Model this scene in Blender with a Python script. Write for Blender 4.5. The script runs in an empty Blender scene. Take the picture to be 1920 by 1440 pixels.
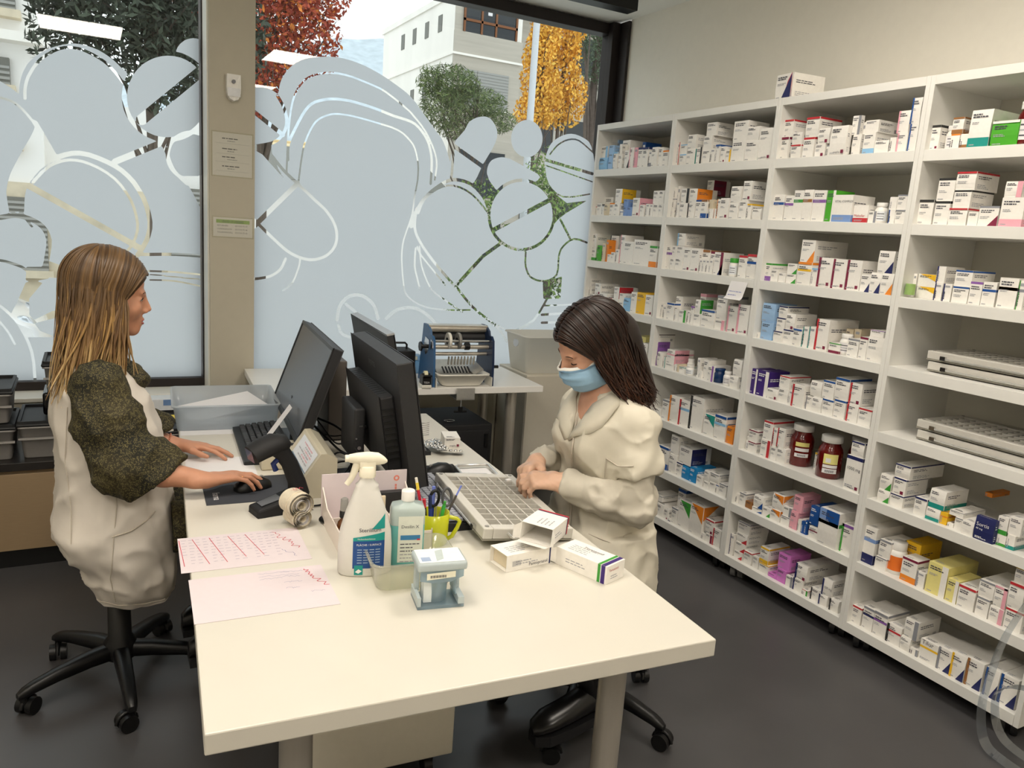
import bpy, math, random
import numpy as np
from mathutils import Vector, Matrix, Euler
from mathutils.bvhtree import BVHTree
random.seed(7); rng = np.random.default_rng(5)
SC = bpy.context.scene; COL = SC.collection
R_ = math.radians; PI = math.pi

def lin(h):
    if isinstance(h, str):
        h = h.lstrip('#'); v = [int(h[i:i+2], 16)/255 for i in (0, 2, 4)]
    else: v = h
    return [c/12.92 if c <= .04045 else ((c+.055)/1.055)**2.4 for c in v]

MATS = {}
def P(name, col='#cccccc', rough=.5, metal=0, noise=.04, scale=60, bump=0, spec=.5, emit=0, alpha=1, trans=0, sub=0, stretch=None, coat=0, ior=1.45):
    """procedural principled material with a little noise in its colour"""
    if name in MATS: return MATS[name]
    m = bpy.data.materials.new(name); m.use_nodes = True; MATS[name] = m
    nt = m.node_tree; b = nt.nodes['Principled BSDF']; N = nt.nodes.new; L = nt.links.new
    c = lin(col)
    b.inputs['Roughness'].default_value = rough; b.inputs['Metallic'].default_value = metal
    b.inputs['Specular IOR Level'].default_value = spec; b.inputs['IOR'].default_value = ior
    b.inputs['Alpha'].default_value = alpha; b.inputs['Transmission Weight'].default_value = trans
    b.inputs['Coat Weight'].default_value = coat
    if sub:
        b.inputs['Subsurface Weight'].default_value = sub; b.inputs['Subsurface Radius'].default_value = (.6, .3, .2); b.inputs['Subsurface Scale'].default_value = .01
    if emit:
        b.inputs['Emission Color'].default_value = (*c, 1); b.inputs['Emission Strength'].default_value = emit
    b.inputs['Base Color'].default_value = (*c, 1)
    if noise or bump:
        tc = N('ShaderNodeTexCoord'); nz = N('ShaderNodeTexNoise'); nz.inputs['Scale'].default_value = scale; nz.inputs['Detail'].default_value = 3
        src = tc.outputs['Object']
        if stretch:
            mp = N('ShaderNodeMapping'); mp.inputs['Scale'].default_value = stretch; L(src, mp.inputs['Vector']); src = mp.outputs['Vector']
        L(src, nz.inputs['Vector'])
        if noise:
            cr = N('ShaderNodeMapRange'); cr.inputs['From Min'].default_value = .25; cr.inputs['From Max'].default_value = .75
            cr.inputs['To Min'].default_value = 1-noise; cr.inputs['To Max'].default_value = 1+noise
            L(nz.outputs['Fac'], cr.inputs['Value'])
            mx = N('ShaderNodeVectorMath'); mx.operation = 'SCALE'; mx.inputs[0].default_value = c
            L(cr.outputs['Result'], mx.inputs['Scale']); L(mx.outputs['Vector'], b.inputs['Base Color'])
        if bump:
            bp = N('ShaderNodeBump'); bp.inputs['Strength'].default_value = bump; bp.inputs['Distance'].default_value = .01
            L(nz.outputs['Fac'], bp.inputs['Height']); L(bp.outputs['Normal'], b.inputs['Normal'])
    return m

def glassmat(name, tint='#ffffff', fac=.06, rough=.0, body=0.0):
    """thin clear sheet: see-through with a mirror share by angle; body = share of milky plastic"""
    if name in MATS: return MATS[name]
    m = bpy.data.materials.new(name); m.use_nodes = True; MATS[name] = m
    nt = m.node_tree; nt.nodes.clear(); N = nt.nodes.new; L = nt.links.new
    out = N('ShaderNodeOutputMaterial'); tr = N('ShaderNodeBsdfTransparent'); gl = N('ShaderNodeBsdfGlossy')
    tr.inputs['Color'].default_value = (*lin(tint), 1); gl.inputs['Roughness'].default_value = rough
    lw = N('ShaderNodeLayerWeight'); pw = N('ShaderNodeMath'); pw.operation = 'POWER'; pw.inputs[1].default_value = 4.5; fr = N('ShaderNodeMath'); fr.operation = 'MULTIPLY_ADD'
    L(lw.outputs['Facing'], pw.inputs[0]); L(pw.outputs[0], fr.inputs[0]); fr.inputs[1].default_value = 1-fac; fr.inputs[2].default_value = fac
    mx = N('ShaderNodeMixShader'); L(fr.outputs[0], mx.inputs[0]); L(tr.outputs[0], mx.inputs[1]); L(gl.outputs[0], mx.inputs[2])
    last = mx
    if body:
        df = N('ShaderNodeBsdfDiffuse'); df.inputs['Color'].default_value = (*lin(tint), 1)
        tl = N('ShaderNodeBsdfTranslucent'); tl.inputs['Color'].default_value = (*lin(tint), 1)
        ad = N('ShaderNodeMixShader'); L(df.outputs[0], ad.inputs[1]); L(tl.outputs[0], ad.inputs[2])
        m2 = N('ShaderNodeMixShader'); m2.inputs[0].default_value = body; L(mx.outputs[0], m2.inputs[1]); L(ad.outputs[0], m2.inputs[2]); last = m2
    L(last.outputs[0], out.inputs['Surface'])
    return m

FONT = {}
def glyphs(s):
    """flat triangles of a short text, height of a capital = 0.7 units"""
    if s not in FONT:
        c = bpy.data.curves.new('t', 'FONT'); c.body = s; c.resolution_u = 2
        o = bpy.data.objects.new('t', c); me = bpy.data.meshes.new_from_object(o)
        FONT[s] = ([v.co[:2] for v in me.vertices], [list(p.vertices) for p in me.polygons])
        bpy.data.objects.remove(o); bpy.data.meshes.remove(me); bpy.data.curves.remove(c)
    return FONT[s]

class MB:
    def __init__(s, *mats): s.v = []; s.f = []; s.mi = []; s.sm = []; s.mats = []; s.M = Matrix.Identity(4)
    def m(s, mat):
        if isinstance(mat, str): mat = MATS[mat]
        if mat not in s.mats: s.mats.append(mat)
        return s.mats.index(mat)
    def add(s, vs, fs, mat, smooth=False):
        k = len(s.v); M = s.M
        s.v += [M @ Vector(v) for v in vs]; i = s.m(mat)
        for f in fs: s.f.append([k+a for a in f]); s.mi.append(i); s.sm.append(smooth)
        return s
    def box(s, c, d, mat, rot=None, taper=1.0):
        x, y, z = [a/2 for a in d]; t = taper
        vs = [(-x*t, -y*t, -z), (x*t, -y*t, -z), (x*t, y*t, -z), (-x*t, y*t, -z), (-x, -y, z), (x, -y, z), (x, y, z), (-x, y, z)]
        if rot is not None:
            E = rot if isinstance(rot, Matrix) else Euler(rot).to_matrix()
            vs = [E @ Vector(v) for v in vs]
        c = Vector(c)
        return s.add([c+Vector(v) for v in vs], [(0, 3, 2, 1), (4, 5, 6, 7), (0, 1, 5, 4), (1, 2, 6, 5), (2, 3, 7, 6), (3, 0, 4, 7)], mat)
    def bb(s, lo, hi, mat):
        return s.box([(a+b)/2 for a, b in zip(lo, hi)], [abs(b-a) for a, b in zip(lo, hi)], mat)
    def rbox(s, c, d, mat, r=.005, rot=None):
        """box with rounded vertical edges and softly rounded top/bottom edges"""
        x, y, z = [a/2 for a in d]; r = min(r, x*.99, y*.99, z*.99); n = 4; rings = []
        for zz, ins in ((-z, r*.8), (-z+r*.3, r*.2), (-z+r, 0), (z-r, 0), (z-r*.3, r*.2), (z, r*.8)):
            ring = []
            for cx, cy, a0 in ((x-r, y-r, 0), (-x+r, y-r, 90), (-x+r, -y+r, 180), (x-r, -y+r, 270)):
                for i in range(n+1):
                    a = R_(a0+90*i/n); rr = max(r-ins, 0); ring.append((cx+rr*math.cos(a), cy+rr*math.sin(a), zz))
            rings.append(ring)
        return s.loft(rings, mat, caps=True, smooth=True, off=c, rot=rot)
    def loft(s, rings, mat, caps=True, smooth=True, closed=True, off=(0, 0, 0), rot=None):
        n = len(rings[0]); vs = [Vector(p) for r in rings for p in r]
        if rot is not None:
            E = rot if isinstance(rot, Matrix) else Euler(rot).to_matrix(); vs = [E @ v for v in vs]
        o = Vector(off); vs = [v+o for v in vs]; fs = []
        for i in range(len(rings)-1):
            for j in range(n if closed else n-1):
                a, b = i*n+j, i*n+(j+1) % n; fs.append((a, b, b+n, a+n))
        s.add(vs, fs, mat, smooth)
        if caps:
            s.add(vs[:n], [tuple(range(n))[::-1]], mat); s.add(vs[-n:], [tuple(range(n))], mat)
        return s
    def cyl(s, p0, p1, r0, mat, r1=None, n=16, caps=True, smooth=True):
        return s.tube([p0, p1], [r0, r0 if r1 is None else r1], mat, n, caps, smooth)
    def tube(s, pts, r, mat, n=8, caps=True, smooth=True, flat=1.0, up=None):
        pts = [Vector(p) for p in pts]; K = len(pts)
        rs = r if isinstance(r, (list, tuple)) else [r]*K
        t0 = (pts[1]-pts[0]).normalized()
        u = Vector(up) if up else (Vector((0, 0, 1)) if abs(t0.z) < .9 else Vector((1, 0, 0)))
        u = (u-t0*u.dot(t0)).normalized(); rings = []
        for i in range(K):
            t = (pts[min(i+1, K-1)]-pts[max(i-1, 0)]).normalized()
            u = (u-t*u.dot(t)); u = u.normalized() if u.length > 1e-6 else Vector((1, 0, 0)); w = t.cross(u)
            rings.append([pts[i]+(u*math.cos(2*PI*j/n)*flat+w*math.sin(2*PI*j/n))*rs[i] for j in range(n)])
        return s.loft(rings, mat, caps, smooth)
    def lathe(s, prof, mat, o=(0, 0, 0), n=24, caps=True, sx=1, sy=1, p=2.0):
        def se(a):
            c, d = math.cos(a), math.sin(a)
            if p == 2: return c, d
            k = (abs(c)**p+abs(d)**p)**(-1/p); return c*k, d*k
        rings = [[(se(2*PI*j/n)[0]*r*sx, se(2*PI*j/n)[1]*r*sy, z) for j in range(n)] for r, z in prof]
        return s.loft(rings, mat, caps, True, True, o)
    def quad(s, a, b, c, d, mat): return s.add([a, b, c, d], [(0, 1, 2, 3)], mat)
    def poly(s, pts, mat): return s.add(pts, [tuple(range(len(pts)))], mat)
    def prism(s, pts, vec, mat, smooth=False):
        v = Vector(vec); a = [Vector(p) for p in pts]
        return s.loft([a, [p+v for p in a]], mat, True, smooth)
    def text(s, t, o, x, y, size, mat, align=0, lift=0):
        vs, fs = glyphs(t)
        if not vs: return s
        w = max(v[0] for v in vs)-min(v[0] for v in vs); x = Vector(x).normalized(); y = Vector(y).normalized(); o = Vector(o)+x.cross(y)*lift
        k = size
        return s.add([o+x*((v[0]-w*align)*k)+y*(v[1]*k) for v in vs], fs, mat)
    def dashes(s, o, x, y, w, h, rows, mat, fill=.6, sd=0):
        """unreadable small print as broken lines"""
        rd = random.Random(sd); x = Vector(x); y = Vector(y); o = Vector(o); lh = h/rows
        for r in range(rows):
            p = 0.0; lim = w*rd.uniform(.55, 1)
            while p < lim:
                l = min(rd.uniform(.08, .25)*w, lim-p); a = o+x*p+y*(h-(r+1)*lh)
                s.quad(a, a+x*l, a+x*l+y*lh*fill, a+y*lh*fill, mat); p += l+w*.035
        return s
    def flip_check(s): pass
    def mesh(s, name):
        me = bpy.data.meshes.new(name); me.from_pydata(s.v, [], s.f)
        for m in s.mats: me.materials.append(m)
        me.polygons.foreach_set('material_index', s.mi); me.polygons.foreach_set('use_smooth', s.sm); me.update()
        return me
    def build(s, name, parent=None, bevel=0, loc=None, rotz=0):
        o = bpy.data.objects.new(name, s.mesh(name)); COL.objects.link(o)
        if parent is not None: o.parent = parent
        if loc is not None: o.location = loc
        o.rotation_euler.z = rotz
        if bevel:
            b = o.modifiers.new('b', 'BEVEL'); b.width = bevel; b.segments = 2; b.limit_method = 'ANGLE'; b.angle_limit = R_(40)
        return o

def tag(o, label, cat, group=None, kind=None):
    o['label'] = label; o['category'] = cat
    if group: o['group'] = group
    if kind: o['kind'] = kind
    return o
def thing(name, label, cat, loc=(0, 0, 0), rotz=0, group=None):
    o = bpy.data.objects.new(name, None); COL.objects.link(o); o.location = loc; o.rotation_euler = (0, 0, rotz); o.empty_display_size = .05
    return tag(o, label, cat, group)
def struct(o, label=None):
    o['kind'] = 'structure'
    if label: o['label'] = label
    return o
def copy_tree(o, parent=None):
    c = o.copy(); COL.objects.link(c)
    if parent is not None: c.parent = parent
    for ch in list(o.children): copy_tree(ch, c)
    return c
def meshobj(name, V, F, mats, parent=None, mi=None, smooth=True):
    me = bpy.data.meshes.new(name); me.from_pydata([tuple(v) for v in V], [], [tuple(f) for f in F])
    for m in mats: me.materials.append(MATS[m] if isinstance(m, str) else m)
    if mi is not None: me.polygons.foreach_set('material_index', mi)
    me.polygons.foreach_set('use_smooth', [smooth]*len(me.polygons)); me.update()
    o = bpy.data.objects.new(name, me); COL.objects.link(o)
    if parent is not None: o.parent = parent
    return o

# ---------------------------------------------------------------- camera (solved from the shelving grid and the post)
F_PX = 1459.41
RC = Matrix(((0.88005033, -0.46982464, 0.06911029), (-0.03108575, -0.20221476, -0.97884772), (0.4738619, 0.85928692, -0.19256402)))
CAM = Vector((-2.65309, -3.99417, 1.56267))
cd = bpy.data.cameras.new('camera'); cam = bpy.data.objects.new('camera', cd); COL.objects.link(cam); SC.camera = cam
cd.sensor_width = 36; cd.lens = 36*F_PX/1920; cd.clip_start = .02; cd.clip_end = 2000
rx, ry, rz = RC[0], -RC[1], -RC[2]
cam.matrix_world = Matrix(((rx[0], ry[0], rz[0], CAM.x), (rx[1], ry[1], rz[1], CAM.y), (rx[2], ry[2], rz[2], CAM.z), (0, 0, 0, 1)))
SC.view_settings.view_transform = 'Standard'; SC.view_settings.look = 'None'; SC.view_settings.gamma = 1; SC.view_settings.use_curve_mapping = False
SC.view_settings.exposure = .2
SC.cycles.use_denoising = True; SC.cycles.max_bounces = 10; SC.cycles.transparent_max_bounces = 24; SC.cycles.diffuse_bounces = 5
SC.cycles.caustics_reflective = False; SC.cycles.caustics_refractive = False; SC.cycles.sample_clamp_indirect = 6

# ---- materials
P('floor', '#4c4b4c', .34, noise=.12, scale=3.5, bump=.03)
P('wall', '#e9e5da', .75, noise=.015, scale=30, bump=.02)
P('wall_low_backlit', '#bdb7a6', .8, noise=.02, scale=20)  # darker copy of the wall; the pillar's backlit shade is in this colour
P('ceil', '#ebe9e2', .9, noise=.01)
P('frame_dark', '#2b2524', .45, metal=.3, noise=.05)
P('sillwhite', '#efece2', .35, noise=.01)
P('black', '#0d0d0e', .4, noise=.1)
P('black_matt', '#141416', .65, noise=.1, scale=200)
P('black_gloss', '#08080a', .15, noise=.05)
P('shelfwhite', '#e6e5e0', .42, noise=.015, scale=15)
P('shelfback', '#cfccc2', .5, noise=.015, scale=15)
P('steel', '#cfc9be', .33, metal=.75, noise=.08, scale=30, stretch=(1, 1, .05))
P('chrome', '#d8d8d8', .12, metal=1, noise=.02)
P('alu', '#c9c8c4', .35, metal=.85, noise=.05, scale=120)
P('greyplastic', '#8b8984', .5, noise=.04)
P('tabletop', '#d3cfc4', .33, noise=.015, scale=8)
P('tableedge', '#cfcabd', .45, noise=.02, scale=8)
P('paperwhite', '#e2e0e1', .7, noise=.01)
P('plastic_white', '#e9e6dc', .4, noise=.01)
glassmat('glass', '#f8fbfa', .035)
P('led', '#fff5e7', .5, noise=0, emit=21)
P('ledrim', '#e8e6e0', .4, noise=.01)
P('castor_grey', '#6d6c6a', .35, noise=.05)
P('ink', '#4b4b55', .6, noise=0); P('ink_soft', '#a3a4aa', .6, noise=0); P('ink_white', '#f5f5f5', .6, noise=0); P('ink_red', '#b5262f', .6, noise=0)
P('amber_red', '#6e0f0c', .18, noise=.1, coat=.4, trans=.25); P('cap_white', '#eceae6', .4, noise=.02); P('label_yellow', '#e6dd8a', .5); P('bottle_blue', '#16325c', .25); P('bottle_orange', '#e8762a', .5); P('cap_green', '#3f9b35', .4); P('bottle_white', '#efede8', .35, noise=.01)
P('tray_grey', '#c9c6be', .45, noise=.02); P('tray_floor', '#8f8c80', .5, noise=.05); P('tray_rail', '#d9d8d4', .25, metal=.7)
P('pedestal', '#d9d3c4', .45, noise=.02)
P('beige_front', '#917c60', .5, noise=.04, scale=20, stretch=(1, 1, 12)); P('dark_top', '#24211f', .3, noise=.06)
P('cab_grey', '#cdc7b8', .5, noise=.015)
glassmat('basket', '#f6f4ee', .04, .3, .96)
P('lidblue', '#6f7b86', .4)
P('crate', '#9a9794', .55, noise=.03); P('crate_dark', '#1c1d1f', .5, noise=.05)
P('note_yellow', '#f3dc5a', .7)
P('folder_white', '#e4e8ec', .45); P('blue_label', '#6f8fc0', .5)
P('screen', '#3a3c41', .22, noise=.02); P('bezel', '#1b1b1d', .35, noise=.05); P('backcase', '#262628', .5, noise=.08, scale=150); P('slab', '#4a443f', .45, noise=.04); P('silver', '#b9bbbe', .3, metal=.6)
P('kb_black', '#1d1e20', .5, noise=.06); P('kb_key', '#2b2c2f', .4, noise=.05); P('kb_keylight', '#9fa1aa', .4, noise=.05)
P('padgrey', '#3a3d44', .8, noise=.05, scale=300)
P('padblack', '#17181a', .8, noise=.05, scale=300)
P('term', '#c4bca6', .45, noise=.02); P('lcd', '#dfe3e8', .25)
glassmat('milky', '#e9eef2', .05, .2, .55)
P('red_ink', '#c8384a', .6, noise=0); P('pale_ink', '#a9a0b0', .6, noise=0); P('blue_ink2', '#6a6f9c', .6, noise=0)
P('paper_pink', '#d8cdd1', .75, noise=.015)
P('organiser', '#e3d8cf', .3, noise=.02)
P('amber', '#6a3a0c', .12, noise=.05, trans=.35, coat=.5)
P('hdpe', '#ebe9e3', .35, noise=.015, trans=.15); P('trigger_cream', '#ece6d2', .35); P('lab_blue', '#1d4a8c', .45, noise=.02); P('lab_teal', '#17928c', .45, noise=.02)
P('teal_liquid', '#79cdcc', .2, noise=.03, trans=.2); P('bottle_clear', '#cfe0de', .2, noise=.02, trans=.3)
P('mug', '#b9bd1c', .25, noise=.03, coat=.3); P('mug_in', '#8f9416', .4)
P('pen_red', '#c2273c', .35); P('pen_blue', '#3146a8', .35); P('pen_lblue', '#6f7fd0', .35); P('pen_green', '#3fae45', .35); P('pen_yellow', '#ecd24a', .35)
P('grip_grey', '#4c4d50', .45)
glassmat('clear_pp', '#f3f3ea', .06, .12, .22)
glassmat('blue_clear', '#cfdfe8', .07, .05, .35); P('cutter_grey', '#b3bfc2', .35, noise=.02); P('cutter_white', '#dfe6e6', .3)
P('labelroll', '#d6cdb8', .6, noise=.08, scale=120)
P('foil', '#c8c6c2', .25, metal=.9, noise=.15, scale=40, bump=.1)
P('machine_blue', '#2f5a86', .35, noise=.04); P('machine_navy', '#14294a', .4, noise=.04)
glassmat('pale_blue_clear', '#b5d6ee', .06, .1, .4)
P('sensor', '#eceae4', .35, noise=.01)
glassmat('sleeve', '#fbfbf7', .05, .08, .06)
glassmat('acrylic', '#eef2f6', .09, .03, .05)
P('skin', '#bf8a6e', .5, noise=.05, scale=45, bump=.06, sub=.12); P('skin_pale', '#cf9f86', .5, noise=.05, scale=45, bump=.06, sub=.12)
P('eye_white', '#e6e0da', .2, noise=0); P('iris_brown', '#2a1a12', .15, noise=0); P('iris_blue', '#39434a', .15, noise=0); P('lash', '#1a100c', .6, noise=0); P('brow_brown', '#6b4a30', .7, noise=.1); P('brow_dark', '#3a2318', .7, noise=.1); P('lip', '#a8605a', .4, noise=.03); P('nail', '#d8a08c', .3, noise=0)
P('gold', '#d8a84a', .2, metal=1, noise=0); P('bead', '#c07a5e', .35, noise=.1)
P('smock', '#d2cbc1', .7, noise=.02, scale=40, bump=.05); P('coat', '#cdc7b7', .7, noise=.02, scale=40, bump=.05); P('shirt', '#c3bdaf', .75, noise=.03, scale=40, bump=.06); P('seam', '#bfb6a8', .8, noise=0)
P('glove', '#d8b198', .38, noise=.03, scale=30, bump=.1, sub=.1); P('mask_blue', '#9cc3e2', .75, noise=.03, scale=90, bump=.05); P('mask_white', '#e6e6e2', .8, noise=.02); P('trouser', '#131316', .8, noise=.1, scale=80); P('boot', '#0f0e0e', .3, noise=.1); P('sole', '#17171a', .6, noise=.05)
P('asphalt', '#bdbdbc', .9, noise=.06, scale=6); P('pavement', '#d2d0ca', .9, noise=.05, scale=8)
P('concrete_pale_lit', '#f0ece4', .9, noise=.05, scale=1.2, stretch=(1, 1, .25)); P('concrete', '#b5aea2', .9, noise=.1, scale=1.5, stretch=(.3, .3, 6)); P('render_white', '#f1efeb', .9, noise=.02); P('stone_beige', '#cfc3ab', .9, noise=.15, scale=6)
P('win_dark', '#22262a', .15, noise=.1); P('win_wood', '#7a4a26', .5, noise=.1); P('blind_grey', '#9b9b97', .6, noise=.04); P('louvre', '#6f6f68', .6, noise=.1)
P('bark', '#5b5048', .9, noise=.2, scale=12); P('pole_grey', '#c3c6ca', .5, metal=.2, noise=.03)
P('car_white', '#e9e9ea', .2, noise=.01, coat=.5); P('tyre', '#17171a', .7, noise=.05); P('headlight', '#c9d0d6', .08, metal=.4, noise=.1)
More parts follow.
